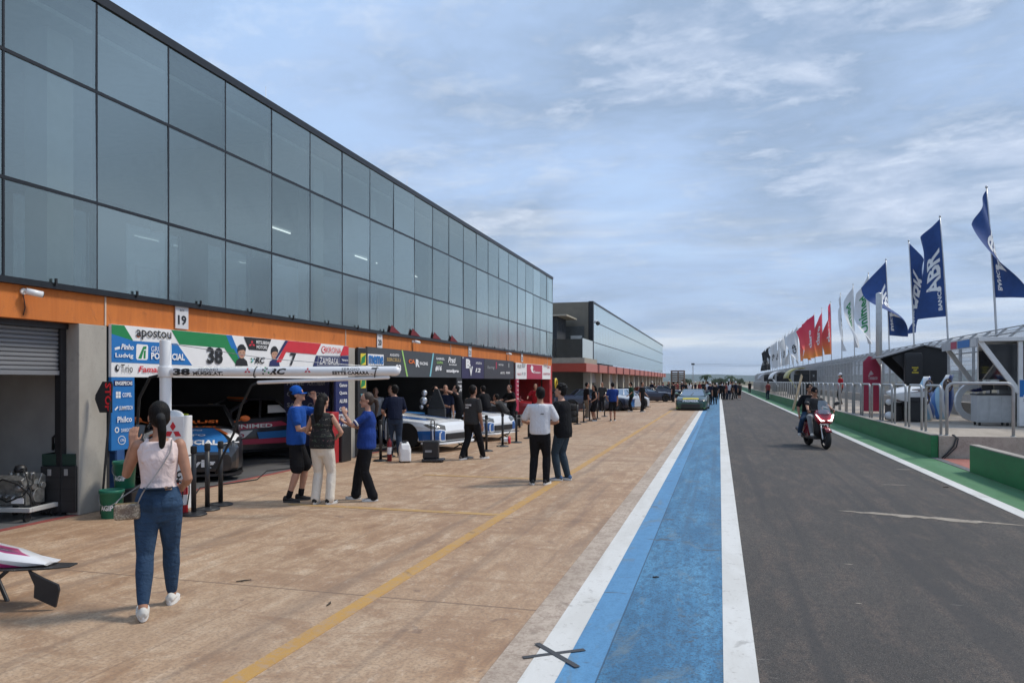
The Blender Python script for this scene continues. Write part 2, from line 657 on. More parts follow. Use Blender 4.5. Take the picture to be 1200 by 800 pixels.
FAR = 330
APRON = concrete_mat()
ASPH = asphalt_mat()
slab('apron', -8.5, -1.42, -12, FAR, 0.0, APRON)
GFLOOR = mat('garage_floor_paint', (0.135, 0.135, 0.135), 0.45, var=0.25, scale=1.5, bump=0.1)
slab('garage_floor', -17.2, -8.62, -12, 120, 0.0, GFLOOR)
slab('red_threshold', -8.62, -8.5, -12, 120, 0.004, paint_mat('threshold_red', (0.32, 0.065, 0.055), (0.30, 0.2, 0.15), 0.6, 0.8, (0.7, 0.7, 0.7)))
slab('edge_strip', -1.42, -1.19, -12, FAR, 0.004, paint_mat('edge_concrete', (0.50, 0.41, 0.33), (0.27, 0.20, 0.155), 0.7, 0.85, (0.72, 0.70, 0.68), low=0.47))
LINE = paint_mat('line_white', (0.66, 0.65, 0.62), (0.30, 0.27, 0.24), 0.65, 0.7, (0.86, 0.85, 0.83), low=0.55)
slab('white_line', -1.19, -0.971, -12, FAR, 0.008, LINE)
bmat = NT('lane_blue', 0.65)
ox = bmat.xyz()
left = bmat.math('LESS_THAN', ox[0], -0.73)
n1 = bmat.noise(1.3, 7, 0.65, (2.2, 0.35, 1), (3, 1, 0), 0.5)
n2 = bmat.noise(46, 5, 0.8)
n3 = bmat.noise(2.3, 6, 0.7, (1.5, 0.6, 1), (8, 4, 0), 0.7)
c1 = bmat.ramp(n1, [(0.38, (0.040, 0.155, 0.29)), (0.50, (0.060, 0.215, 0.385)), (0.62, (0.095, 0.285, 0.47))])
c2 = bmat.mix(0.75, c1, (0.105, 0.275, 0.49))
cc = bmat.mix(left, c1, c2)
n9 = bmat.noise(11, 6, 0.75, (1.2, 0.6, 1), (4, 4, 1), 0.3)
mo = bmat.math('MULTIPLY', bmat.ramp(n9, [(0.40, 0.75), (0.53, 0.0)]), bmat.mix(left, (1, 1, 1), (0.25, 0.25, 0.25)))
cc = bmat.mix(mo, cc, (0.035, 0.11, 0.20))
spk = bmat.math('MULTIPLY', bmat.ramp(n2, [(0.40, 0.9), (0.51, 0.0)]), bmat.mix(left, (1, 1, 1), (0.25, 0.25, 0.25)))
cc = bmat.mix(spk, cc, (0.035, 0.075, 0.125))
cc = bmat.mix(bmat.ramp(n3, [(0.55, 0.0), (0.66, 0.6)]), cc, (0.15, 0.20, 0.225))
seam = bmat.math('LESS_THAN', bmat.math('ABSOLUTE', bmat.math('ADD', ox[0], 0.73)), 0.006)
cc = bmat.mix(bmat.math('MULTIPLY', seam, 0.8), cc, (0.03, 0.07, 0.12))
stn = bmat.noise(3.2, 4, 0.6, (0.9, 1.6, 1), (5, 9, 1), 0.5)
cc = bmat.mix(bmat.ramp(stn, [(0.63, 0.0), (0.68, 0.75)]), cc, (0.075, 0.085, 0.09))
tyr = bmat.noise(1.0, 3, 0.6, (5.5, 0.06, 1), (2, 3, 1))
cc = bmat.mix(bmat.ramp(tyr, [(0.54, 0.0), (0.64, 0.5)]), cc, (0.05, 0.115, 0.19))
cl = bmat.lines(ox[1], 6.1, 0.012, 2.2)
cc = bmat.mix(bmat.math('MULTIPLY', cl, 0.5), cc, (0.04, 0.08, 0.13))
bmat.color(cc)
bmat.bump(n2, 0.4, 0.006)
slab('blue_lane', -0.971, 0.025, -12, FAR, 0.004, bmat.m)
slab('white_line', 0.025, 0.236, -12, FAR, 0.008, LINE)
slab('pit_lane', 0.236, 3.94, -12, FAR, 0.0, ASPH)
slab('white_line', 3.94, 4.15, -12, FAR, 0.004, LINE)
slab('green_strip', 4.15, 4.9, -12, FAR, 0.0, paint_mat('strip_green', (0.050, 0.165, 0.066), (0.15, 0.14, 0.11), 0.55, 0.8, (1.5, 1.25, 1.45), low=0.53))
slab('paving', 4.9, 26, -12, 19.75, 0.0, paint_mat('paving_concrete', (0.40, 0.335, 0.275), (0.25, 0.2, 0.16), 0.6, 0.9, (0.75, 0.72, 0.7), low=0.5))
slab('red_paving', 5.06, 6.6, 17.06, 19.72, 0.006, paint_mat('paving_red', (0.36, 0.125, 0.095), (0.30, 0.22, 0.17), 0.6, 0.85, (0.75, 0.75, 0.75), low=0.52))
slab('kerb_strip', 4.9, 5.06, 17.0, 19.86, 0.010, mat('kerb_grey', (0.13, 0.13, 0.135), 0.85, var=0.3, scale=14, bump=0.3))
YELM = paint_mat('line_yellow', (0.50, 0.285, 0.080), (0.42, 0.28, 0.17), 0.9, 0.8, (0.88, 0.86, 0.9), low=0.485)
YELF = paint_mat('line_yellow_faded', (0.47, 0.285, 0.10), (0.40, 0.28, 0.18), 0.9, 0.8, (0.9, 0.88, 0.86), low=0.49)
slab('yellow_line', -2.94, -2.80, -12, 150, 0.004, YELM)
slab('yellow_line', -6.2, -2.94, 9.72, 9.86, 0.004, YELF)
slab('yellow_line', -5.6, -2.94, 13.5, 13.62, 0.004, YELF)
# worn patch across the asphalt
rnd = random.Random(3)
top, bot = [], []
for i in range(25):
    t = i / 24
    x = 1.62 + t * 2.25
    yy = 11.42 - t * 0.58
    e = math.sin(math.pi * min(1, t * 1.05)) ** 0.6
    top.append((x, yy + 0.11 * e * rnd.uniform(0.3, 1.3), 0.004))
    bot.append((x, yy - 0.14 * e * rnd.uniform(0.2, 1.3), 0.004))
b = MB()
for i in range(24):
    b.face([top[i], top[i + 1], bot[i + 1], bot[i]])
struct('worn_patch', b, paint_mat('patch_beige', (0.36, 0.31, 0.25), (0.12, 0.11, 0.10), 0.7, 0.9, (0.75, 0.73, 0.7), low=0.50))
# rubber smears and small marks on the lane paint
SMEAR = paint_mat('rubber_smear', (0.10, 0.10, 0.10), (0.25, 0.26, 0.27), 0.9, 0.8, low=0.46)


def blot(x, y, rx, ry, z, m, seed, name='rubber_mark'):
    r_ = random.Random(seed)
    b = MB()
    pts = []
    for i in range(22):
        a = 2 * math.pi * i / 22
        k = r_.uniform(0.55, 1.1)
        pts.append((x + rx * k * math.cos(a), y + ry * k * math.sin(a), z))
    b.face(pts)
    return struct(name, b, m)


SMB = paint_mat('smear_blue', (0.055, 0.10, 0.14), (0.08, 0.22, 0.38), 0.95, 0.8, low=0.44)
SMW = paint_mat('smear_on_white', (0.27, 0.26, 0.25), (0.62, 0.61, 0.59), 0.95, 0.8, low=0.44)
for k, (px, py, rx, ry, m_) in enumerate([(850, 688, 0.09, 0.05, SMW), (884, 762, 0.03, 0.09, SMW), (745, 733, 0.10, 0.035, SMB), (788, 631, 0.12, 0.06, SMB), (826, 614, 0.06, 0.13, SMB), (834, 560, 0.07, 0.3, SMB), (818, 660, 0.05, 0.2, SMB), (790, 580, 0.06, 0.4, SMB)][:0]):
    x, y = gp(px, py)
    blot(x, y, rx, ry, 0.0125, m_, k)
GRIT = mat('grit_pale', (0.42, 0.36, 0.29), 0.9, var=0.2)
for k, (px, py, rx, ry) in enumerate([(1060, 550, 0.22, 0.03), (1050, 568, 0.25, 0.02), (1006, 707, 0.03, 0.01), (995, 661, 0.05, 0.01)]):
    x, y = gp(px, py)
    blot(x, y, rx, ry, 0.004, GRIT, 40 + k, 'pale_scuff')

# ------------------------------------------------------------------ pit wall side
WALLG = paint_mat('wall_green', (0.010, 0.180, 0.055), (0.06, 0.12, 0.07), 0.6, 0.5, (0.7, 0.72, 0.7), (0.7, 0.6, 2.2), low=0.54)
WTOP = paint_mat('wall_top_concrete', (0.37, 0.33, 0.285), (0.2, 0.18, 0.15), 0.5, 0.9, (0.8, 0.8, 0.8), low=0.52)
PLAT = paint_mat('platform_concrete', (0.43, 0.37, 0.305), (0.26, 0.215, 0.17), 0.6, 0.9, (0.74, 0.72, 0.7), low=0.5)


def pit_wall(y0, y1, label):
    t = thing('pit_wall', label, 'wall', (4.98, y0, 0))
    b = MB()
    b.b2((-0.08, 0, 0), (0.08, y1 - y0, 0.535))
    b.build('green_face', WALLG, t, 0.008)
    b = MB()
    b.b2((-0.083, -0.003, 0.537), (0.083, y1 - y0 + 0.003, 0.56))
    b.build('coping', WTOP, t, 0.006)


pit_wall(19.86, 215, 'long green painted pit wall below the row of steel hoop railings')
pit_wall(-8, 17.0, 'near length of green pit wall in front of the red paving gap')
b = MB()
b.b2((5.065, 19.80, -0.05), (9.6, 215, 0.53))
struct('platform', b, PLAT)
b = MB()
b.b2((9.6, 19.80, -0.05), (26, 215, 0.40))
struct('track_verge', b, paint_mat('verge', (0.30, 0.27, 0.22), (0.2, 0.2, 0.14), 0.6, 0.9))

# ------------------------------------------------------------------ hills, far things
HILL = NT('hill_forest', 0.95)
HILL.color(HILL.ramp(HILL.noise(0.006, 7, 0.65), [(0.35, (0.045, 0.080, 0.085)), (0.5, (0.060, 0.098, 0.100)), (0.65, (0.085, 0.115, 0.105))]))
b = MB()
N = 160
rows = []
for j, (dist, zf) in enumerate([(2600, 0.0), (3000, 0.45), (3500, 0.85), (4000, 1.0), (4800, 0.6), (6000, 0.0)]):
    row = []
    for i in range(N + 1):
        a = -1.25 + 2.5 * i / N          # angle from +Y
        hgt = 30 + 26 * mnoise.noise((a * 2.2, 3.1, 0.5)) + 14 * mnoise.noise((a * 7, 1.3, 2.0)) + 5 * mnoise.noise((a * 26, 8.3, j * 0.4))
        row.append(b.bm.verts.new((dist * math.sin(a), dist * math.cos(a), -2 + max(6, hgt) * zf * dist / 3400)))
    rows.append(row)
for r0, r1 in zip(rows, rows[1:]):
    for i in range(N):
        f = b.bm.faces.new((r0[i], r0[i + 1], r1[i + 1], r1[i]))
        f.smooth = True
struct('hills', b, HILL.m)
# ------------------------------------------------------------------ pit building
FX = -8.46                    # plane of the glass
ORANGE = paint_mat('band_orange', (0.60, 0.180, 0.032), (0.40, 0.13, 0.045), 0.5, 0.75, (0.80, 0.74, 0.7), (1, 2.2, 0.35), low=0.53)
CONC = paint_mat('pillar_concrete', (0.40, 0.375, 0.33), (0.26, 0.24, 0.21), 0.4, 0.85, (0.8, 0.8, 0.8), (1.5, 1.5, 0.5), low=0.53)
WALLB = mat('plaster_grey', (0.34, 0.34, 0.33), 0.85, var=0.1, scale=3)
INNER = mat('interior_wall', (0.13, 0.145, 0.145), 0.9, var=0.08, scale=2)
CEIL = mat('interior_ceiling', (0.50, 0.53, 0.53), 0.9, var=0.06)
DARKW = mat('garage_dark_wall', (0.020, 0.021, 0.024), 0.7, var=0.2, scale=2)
FRAME = mat('facade_frame', (0.018, 0.020, 0.024), 0.4, 0.3, var=0.15)
SEALB = mat('facade_sealant', (0.02, 0.025, 0.03), 0.7, var=0.1)


def glass_mat(name, tint, refl=0.22, rough=0.012, gl=(0.92, 0.96, 0.98), wav=0.05):
    m = bpy.data.materials.new(name)
    m.use_nodes = True
    nt = m.node_tree
    nt.nodes.remove(nt.nodes['Principled BSDF'])
    out = nt.nodes['Material Output']
    tr = nt.nodes.new('ShaderNodeBsdfTransparent')
    tr.inputs[0].default_value = (*tint, 1)
    g = nt.nodes.new('ShaderNodeBsdfGlossy')
    g.inputs[0].default_value = (*gl, 1)
    g.inputs[1].default_value = rough
    lw = nt.nodes.new('ShaderNodeFresnel')
    lw.inputs[0].default_value = 1.52
    mp = nt.nodes.new('ShaderNodeMapRange')
    mp.inputs[1].default_value = 0.04
    mp.inputs[2].default_value = 0.40
    mp.inputs[3].default_value = refl
    mp.inputs[4].default_value = 0.95
    nt.links.new(lw.outputs[0], mp.inputs[0])
    if wav > 0.1:      # coating differs a little from pane to pane
        oi = nt.nodes.new('ShaderNodeObjectInfo')
        hv = nt.nodes.new('ShaderNodeHueSaturation')
        hv.inputs['Color'].default_value = (*gl, 1)
        vr = nt.nodes.new('ShaderNodeMapRange')
        vr.inputs[3].default_value, vr.inputs[4].default_value = 0.74, 1.05
        nt.links.new(oi.outputs['Random'], vr.inputs[0])
        nt.links.new(vr.outputs[0], hv.inputs['Value'])
        nt.links.new(hv.outputs[0], g.inputs[0])
    # faint waviness of the panes
    tcn = nt.nodes.new('ShaderNodeTexCoord')
    nz = nt.nodes.new('ShaderNodeTexNoise')
    nz.inputs['Scale'].default_value = 0.9
    nz.inputs['Detail'].default_value = 3 if wav > 0.1 else 1
    nt.links.new(tcn.outputs['Object'], nz.inputs['Vector'])
    bp = nt.nodes.new('ShaderNodeBump')
    bp.inputs['Strength'].default_value = wav
    bp.inputs['Distance'].default_value = 0.05
    nt.links.new(nz.outputs[0], bp.inputs['Height'])
    nt.links.new(bp.outputs[0], g.inputs['Normal'])
    mx = nt.nodes.new('ShaderNodeMixShader')
    nt.links.new(mp.outputs[0], mx.inputs[0])
    nt.links.new(tr.outputs[0], mx.inputs[1])
    nt.links.new(g.outputs[0], mx.inputs[2])
    nt.links.new(mx.outputs[0], out.inputs[0])
    return m


GLASS = glass_mat('facade_glass', (0.68, 0.75, 0.69), 0.34, 0.16, (0.88, 0.96, 0.89), 0.14)
GLASSC = glass_mat('clear_glass', (0.86, 0.9, 0.9), 0.08)
GLASSD = glass_mat('dark_glass', (0.10, 0.11, 0.12), 0.12)
Z0, Z1, Z2, Z3 = 3.12, 4.35, 5.92, 7.20
PW = 1.412
Y0 = 8.47 - 7 * PW            # facade begins behind the camera's left
NP = 28
YE = Y0 + NP * PW
pb = thing('pit_building', 'long two storey pit building with a tinted glass upper facade over an orange band', 'building', (FX, Y0, 0))


def local(o_x, o_y):
    return lambda x, y, z: (x - o_x, y - o_y, z)


L = local(FX, Y0)
WB = MB.b2


def lb(b, lo, hi, mi=0, lf=None):
    lf = lf or L
    b.b2(lf(*lo), lf(*hi), mi)


rg = random.Random(11)
zr = [Z0, Z1, Z2, Z3]
for i in range(NP):
    for j in range(3):
        ya, yb = Y0 + i * PW + 0.012, Y0 + (i + 1) * PW - 0.012
        za, zb = zr[j] + 0.02, zr[j + 1] - 0.02
        b = MB()
        ty, tz = rg.gauss(0, 0.004), rg.gauss(0, 0.004)
        w, h = yb - ya, zb - za
        cs = [(ty * (-w / 2) + tz * (-h / 2), -w / 2, -h / 2), (ty * w / 2 + tz * (-h / 2), w / 2, -h / 2), (ty * w / 2 + tz * h / 2, w / 2, h / 2), (ty * (-w / 2) + tz * h / 2, -w / 2, h / 2)]
        b.face(cs)
        o = b.build('glass_pane', GLASS, pb, fix=False)
        o.location = L(FX, (ya + yb) / 2, (za + zb) / 2)
# frame between the panes: mullions and rails as one part each kind
b = MB()
for i in range(NP + 1):
    y = Y0 + i * PW
    lb(b, (FX - 0.06, y - 0.014, Z0), (FX + 0.006, y + 0.014, Z3))
b.build('mullions', FRAME, pb)
b = MB()
for z in zr[1:3]:
    lb(b, (FX - 0.06, Y0, z - 0.022), (FX + 0.010, YE, z + 0.022))
lb(b, (FX - 0.06, Y0, Z0 - 0.06), (FX + 0.03, YE, Z0 + 0.02))
b.build('rails', FRAME, pb)
b = MB()
lb(b, (FX - 0.25, Y0 - 0.02, Z3 - 0.02), (FX + 0.03, YE + 0.03, Z3 + 0.11))
b.build('parapet_cap', FRAME, pb)
b = MB()
lb(b, (FX - 0.20, Y0, 2.64), (FX - 0.045, YE, Z0 - 0.062))
b.build('orange_band', ORANGE, pb)
for yb_ in [8.66 + 7.1 * k for k in range(-1, 5)]:
    b = MB()
    lb(b, (FX - 0.044, yb_ - 0.012, 2.64), (FX - 0.03, yb_ + 0.012, Z0 - 0.065))
    b.build('band_joint', mat('joint_pale', (0.62, 0.5, 0.4), 0.8), pb)
# shell: roof, floor slab, back wall with openings, end walls
DEPTH = 8.2
b = MB()
lb(b, (FX - DEPTH, Y0, Z3 - 0.16), (FX - 0.26, YE, Z3 + 0.06))
b.build('roof', mat('roof_sheet', (0.22, 0.22, 0.22), 0.8), pb)
b = MB()
lb(b, (FX - DEPTH + 0.22, Y0 + 0.2, 6.85), (FX - 0.30, YE - 0.2, 6.92))
b.build('ceiling', CEIL, pb)
b = MB()
lb(b, (FX - DEPTH + 0.22, Y0 + 0.2, 2.82), (FX - 0.21, YE - 0.2, 3.10))
b.build('floor_slab', mat('interior_floor', (0.42, 0.43, 0.43), 0.6), pb)
b = MB()
xb0, xb1 = FX - DEPTH, FX - DEPTH + 0.2
lb(b, (xb0, Y0, 0), (xb1, YE, 4.35))
lb(b, (xb0, Y0, 6.45), (xb1, YE, Z3 - 0.17))
yy = Y0
k = 0
while yy < YE - 0.1:
    lb(b, (xb0, yy, 4.35), (xb1, min(YE, yy + 1.2), 6.45))
    yy += 3.55
b.build('rear_wall', INNER, pb)
yy = Y0 + 1.2
k = 0
while yy < YE - 0.3:
    ye = min(YE - 0.02, yy + 2.35)
    b = MB()
    lb(b, (xb0 + 0.09, yy + 0.01, 4.36), (xb0 + 0.10, ye - 0.01, 6.44))
    b.build('rear_window', GLASSC, pb)
    yy += 3.55
for ya in (Y0, YE - 0.2):
    b = MB()
    lb(b, (FX - DEPTH + 0.21, ya, 0), (FX - 0.21, ya + 0.2, Z3 - 0.17))
    b.build('end_wall', WALLB, pb)
for k in range(-1, 6):
    y = 8.36 + 7.1 * k + 0.12
    if y < Y0 or y > YE:
        continue
    b = MB()
    lb(b, (FX - 1.05, y - 0.22, 3.11), (FX - 0.65, y + 0.22, 6.84))
    b.build('upper_column', mat('column_white', (0.55, 0.57, 0.57), 0.8, var=0.05), pb)
b = MB()
for k in range(-1, 7):
    y = 8.6 + 4.0 * k * 1.25
    if Y0 < y < YE - 1:
        lb(b, (FX - DEPTH + 0.22, y - 0.12, 6.35), (FX - 0.7, y + 0.12, 6.84))
b.build('ceiling_beam', CEIL, pb)
# tube lights under the ceiling
TUBE = mat('lamp_tube', (0.9, 0.95, 1.0), 0.5, emit=1.3, var=0.0)
for k in range(11):
    for x in (-13.9,):
        y = 19.5 + 1.9 * k
        if y > YE - 1:
            continue
        b = MB()
        lb(b, (x - 0.02, y - 0.55, 6.78), (x + 0.02, y + 0.55, 6.82))
        b.build('tube_lamp', TUBE, pb)
# ground-floor pillars between garages, partition walls inside
BAY = [(-6.6, 1.0), (1.55, 8.1), (8.72, 15.85), (16.86, 23.82), (23.95, 30.55), (30.75, 37.5)]
PIL = [(1.0, 1.55), (8.20, 8.68), (15.88, 16.22)]
for (ya, ye) in PIL:
    b = MB()
    lb(b, (FX - 0.42, ya, 0), (FX - 0.03, ye, 2.638))
    b.build('pillar', CONC, pb, 0.01)
    b = MB()
    lb(b, (FX - DEPTH + 0.22, (ya + ye) / 2 - 0.08, 0), (FX - 0.43, (ya + ye) / 2 + 0.08, 2.81))
    b.build('partition', WALLB, pb)
for ya in (23.84, 30.60):
    b = MB()
    lb(b, (FX - DEPTH + 0.22, ya, 0), (FX - 0.22, ya + 0.1, 2.81))
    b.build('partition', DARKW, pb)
b = MB()
lb(b, (FX - 0.42, 37.55, 0), (FX - 0.03, YE - 0.01, 2.638))
b.build('pillar', mat('pillar_red', (0.42, 0.03, 0.03), 0.6), pb)
# roller shutter over the nearest bay
sh = MB()
nsl = 11
for k in range(nsl):
    za, zb = 1.99 + k * 0.058, 1.99 + (k + 1) * 0.058
    x = FX - 0.30
    pts = [(x, za), (x + 0.022, za + 0.012), (x + 0.022, zb - 0.02), (x, zb)]
    prev = None
    sh.face([L(x, 1.58, za), L(x, 8.19, za), L(x + 0.022, 8.19, za + 0.014), L(x + 0.022, 1.58, za + 0.014)])
    sh.face([L(x + 0.022, 1.58, za + 0.014), L(x + 0.022, 8.19, za + 0.014), L(x + 0.022, 8.19, zb - 0.016), L(x + 0.022, 1.58, zb - 0.016)])
    sh.face([L(x + 0.022, 1.58, zb - 0.016), L(x + 0.022, 8.19, zb - 0.016), L(x, 8.19, zb), L(x, 1.58, zb)])
lb(sh, (FX - 0.32, 1.58, 1.93), (FX - 0.26, 8.19, 1.988))
sh.build('roller_shutter', mat('shutter_grey', (0.215, 0.222, 0.235), 0.5, 0.2, var=0.1, scale=2, stretch=(1, 0.3, 4)), pb, fix=False)
b = MB()
lb(b, (FX - 0.34, 8.10, 0), (FX - 0.24, 8.19, 2.60))
lb(b, (FX - 0.44, 1.56, 2.56), (FX - 0.20, 8.19, 2.636))
b.build('shutter_guide', BLACK, pb)
# inside of the nearest bay: grey-panelled partition with a doorway
b = MB()
lb(b, (-12.4, 2.0, 0), (-12.3, 7.0, 2.78))
b.build('bay_panel', mat('panel_grey', (0.36, 0.36, 0.35), 0.8, var=0.06), pb)
b = MB()
lb(b, (-16.2, 0.2, 0.0), (-9.0, 0.3, 0.9))
b.build('bay_dado', mat('dado_grey', (0.16, 0.165, 0.17), 0.8), pb)
# dark linings of the occupied garages: ceiling and back drapes
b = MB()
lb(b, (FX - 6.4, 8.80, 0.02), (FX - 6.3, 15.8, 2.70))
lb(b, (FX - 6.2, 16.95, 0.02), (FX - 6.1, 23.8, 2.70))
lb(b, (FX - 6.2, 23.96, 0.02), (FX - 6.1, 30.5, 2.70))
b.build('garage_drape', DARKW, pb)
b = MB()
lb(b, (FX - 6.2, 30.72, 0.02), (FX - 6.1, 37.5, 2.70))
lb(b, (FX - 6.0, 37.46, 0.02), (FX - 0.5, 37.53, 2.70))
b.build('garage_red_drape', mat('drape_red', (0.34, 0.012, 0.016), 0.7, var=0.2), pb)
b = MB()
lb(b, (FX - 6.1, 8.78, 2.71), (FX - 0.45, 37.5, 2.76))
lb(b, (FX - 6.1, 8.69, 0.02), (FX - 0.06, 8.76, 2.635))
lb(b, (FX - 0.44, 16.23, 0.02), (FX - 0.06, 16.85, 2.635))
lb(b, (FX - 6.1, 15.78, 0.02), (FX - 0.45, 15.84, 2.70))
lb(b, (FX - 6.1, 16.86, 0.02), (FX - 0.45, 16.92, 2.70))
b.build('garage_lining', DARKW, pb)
GLAMP = mat('garage_lamp', (0.95, 0.97, 1.0), 0.5, emit=7.0, var=0.0)
for (y0_, y1_, x_) in [(10.3, 11.3, -9.4), (11.6, 13.6, -9.4), (11.0, 13.0, -12.0), (20.4, 21.0, -10.0), (21.4, 22.8, -10.0), (25.5, 27.0, -10.0), (28.0, 29.4, -10.0), (32.0, 33.6, -10.0)]:
    b = MB()
    lb(b, (x_ - 0.04, y0_, 2.50), (x_ + 0.04, y1_, 2.54))
    b.build('garage_tube', GLAMP, pb)
# small triangular brackets standing on the band under the glass
for i in range(5, NP):
    if i < 14 or i > 17:
        y = Y0 + (i + 0.5) * PW
        b = MB()
        lb(b, (FX + 0.031, y - 0.012, Z0 - 0.02), (FX + 0.06, y + 0.012, Z0 + 0.075))
        b.build('facade_clip', BLACK, pb)
# lightning rods on the roof
for y in (13.4, 20.6, 28.0, 35.5):
    b = MB()
    b.cyl(L(FX - 0.6, y, Z3 + 0.05), L(FX - 0.6, y, Z3 + 0.75), 0.008, 0.004, 6)
    b.build('lightning_rod', STEEL, pb)
# garage number plates
for k, (px, s) in enumerate([(212.5, '19'), (444.5, '20'), (550.5, '21'), (611.5, '22')]):
    y = onx(px, FX - 0.03)
    t = thing('number_plate', f'white garage number plate reading {s} on the orange band', 'sign', (FX - 0.03, y, 2.87), 0, 'garage number plates')
    b = MB()
    b.b2((0, -0.15, -0.17), (0.015, 0.15, 0.19))
    b.build('plate', mat('plate_grey', (0.62, 0.62, 0.64), 0.5, var=0.04), t)
    b = MB()
    b.text(s, (0.018, 0, -0.03), 0.2, 0.16, bold=0.04)
    b.text('BOX', (0.018, 0, 0.13), 0.1, 0.035)
    b.build('digits', P_BLACK, t)
# red pennants pinned under the glass
for k, px in enumerate((463, 487, 512, 532)):
    y = onx(px, FX + 0.04)
    b = MB()
    b.prism([(0, -0.34, 0), (0, 0.36, 0.0), (0, -0.22, 0.20)], (0.012, 0, 0))
    o = b.build('pennant', mat('pennant_red', (0.15, 0.010, 0.018), 0.8, bump=0.3), None)
    o.location = (FX + 0.035, y, Z0 + 0.02)
    tag(o, 'dark red triangular pennant pinned below the glass facade', 'pennant', 'red pennants on the pit building')


# ------------------------------------------------------------------ CCTV cameras
def cctv(px, label):
    y = onx(px, FX - 0.02)
    t = thing('security_camera', label, 'camera', (FX - 0.045, y, 2.98), 0, 'cctv cameras on the orange band')
    b = MB()
    b.cyl((0, 0, 0), (0.03, 0, 0), 0.04, n=14)
    b.tube([(0.03, 0, 0), (0.08, 0, 0), (0.12, 0.03, -0.01)], 0.014, 8)
    b.build('bracket', WHITE, t)
    b = MB()
    b.cyl((0.08, -0.02, 0), (0.17, 0.14, -0.03), 0.042, 0.042, 14)
    b.build('camera_housing', WHITEG, t)
    b = MB()
    b.cyl((0.17, 0.14, -0.03), (0.176, 0.15, -0.032), 0.032, 0.032, 14)
    b.build('lens', P_BLACK, t)
    b = MB()
    b.tube([(0.012, 0, -0.03), (0.02, 0.01, -0.12), (0.012, 0.03, -0.2), (0.014, 0.0, -0.3)], 0.006, 6)
    b.build('cable', BLACK, t)


cctv(28, 'white security camera with hanging cable on the orange band above the roller shutter')
cctv(484, 'small white security camera on the orange band above the grey banners')
cctv(594, 'small white security camera on the orange band near the red garage')

# ------------------------------------------------------------------ second pit building and the link block
Y2, Y2E = 51.0, 117.5
sb = thing('pit_building', 'farther pit building with a pale green glass facade over a red canopy band', 'building', (FX, Y2, 0))
L2 = local(FX, Y2)
GLASS2 = glass_mat('facade_glass_pale', (0.6, 0.68, 0.65), 0.42, 0.18, (0.92, 0.97, 0.92))
zz = [3.10, 4.55, 6.0, 7.25]
n2 = int((Y2E - Y2 - 0.5) / PW)
far_b = MB()
for i in range(n2):
    for j in range(3):
        ya, yb = Y2 + 0.4 + i * PW + 0.012, Y2 + 0.4 + (i + 1) * PW - 0.012
        pts = [L2(FX, ya, zz[j] + 0.02), L2(FX, yb, zz[j] + 0.02), L2(FX, yb, zz[j + 1] - 0.02), L2(FX, ya, zz[j + 1] - 0.02)]
        if i < 33:
            b = MB()
            b.face(pts)
            b.build('glass_pane', GLASS2, sb, fix=False)
        else:
            far_b.face(pts)
tag(far_b.build('far_glass_panes', GLASS2, sb, fix=False), kind='stuff')
b = MB()
for i in range(n2 + 1):
    y = Y2 + 0.4 + i * PW
    lb(b, (FX - 0.05, y - 0.012, 3.1), (FX + 0.004, y + 0.012, 7.25), 0, L2)
b.build('mullions', mat('mullion_pale', (0.32, 0.36, 0.35), 0.5), sb)
b = MB()
for z in (4.55, 6.0):
    lb(b, (FX - 0.05, Y2 + 0.4, z - 0.03), (FX + 0.012, Y2E, z + 0.03), 0, L2)
lb(b, (FX - 0.3, Y2 - 0.02, 7.24), (FX + 0.03, Y2E + 0.02, 7.38), 0, L2)
lb(b, (FX - 0.3, Y2, 3.0), (FX + 0.014, Y2 + 0.39, 7.24), 0, L2)
b.build('facade_trim', FRAME, sb)
OLIVE = mat('render_olive', (0.17, 0.155, 0.125), 0.85, var=0.1, scale=2)
b = MB()
lb(b, (FX - 8, Y2 - 0.015, 0), (FX - 0.32, Y2 + 0.2, 7.34), 0, L2)
b.build('end_wall', OLIVE, sb)
b = MB()
lb(b, (FX - 2.3, Y2 - 0.06, 2.9), (FX - 0.6, Y2 - 0.02, 5.65), 0, L2)
b.build('end_wall_panel', mat('render_darkgrey', (0.085, 0.09, 0.09), 0.8), sb)
b = MB()
lb(b, (FX - 1.55, Y2 - 0.10, 3.3), (FX - 0.75, Y2 - 0.063, 5.0), 0, L2)
b.build('door', mat('door_pale', (0.6, 0.61, 0.6), 0.6), sb)
b = MB()
lb(b, (FX - 8, Y2 + 0.21, 7.1), (FX - 0.31, Y2E, 7.3), 0, L2)
lb(b, (FX - 8, Y2 + 0.21, 2.85), (FX - 0.1, Y2E, 3.05), 0, L2)
b.build('floor_slab', CEIL, sb)
b = MB()
lb(b, (FX - 8, Y2 + 0.21, 3.06), (FX - 7.8, Y2E, 7.09), 0, L2)
lb(b, (FX - 4.0, Y2 + 0.21, 0), (FX - 3.8, Y2E, 2.84), 0, L2)
b.build('rear_wall', INNER, sb)
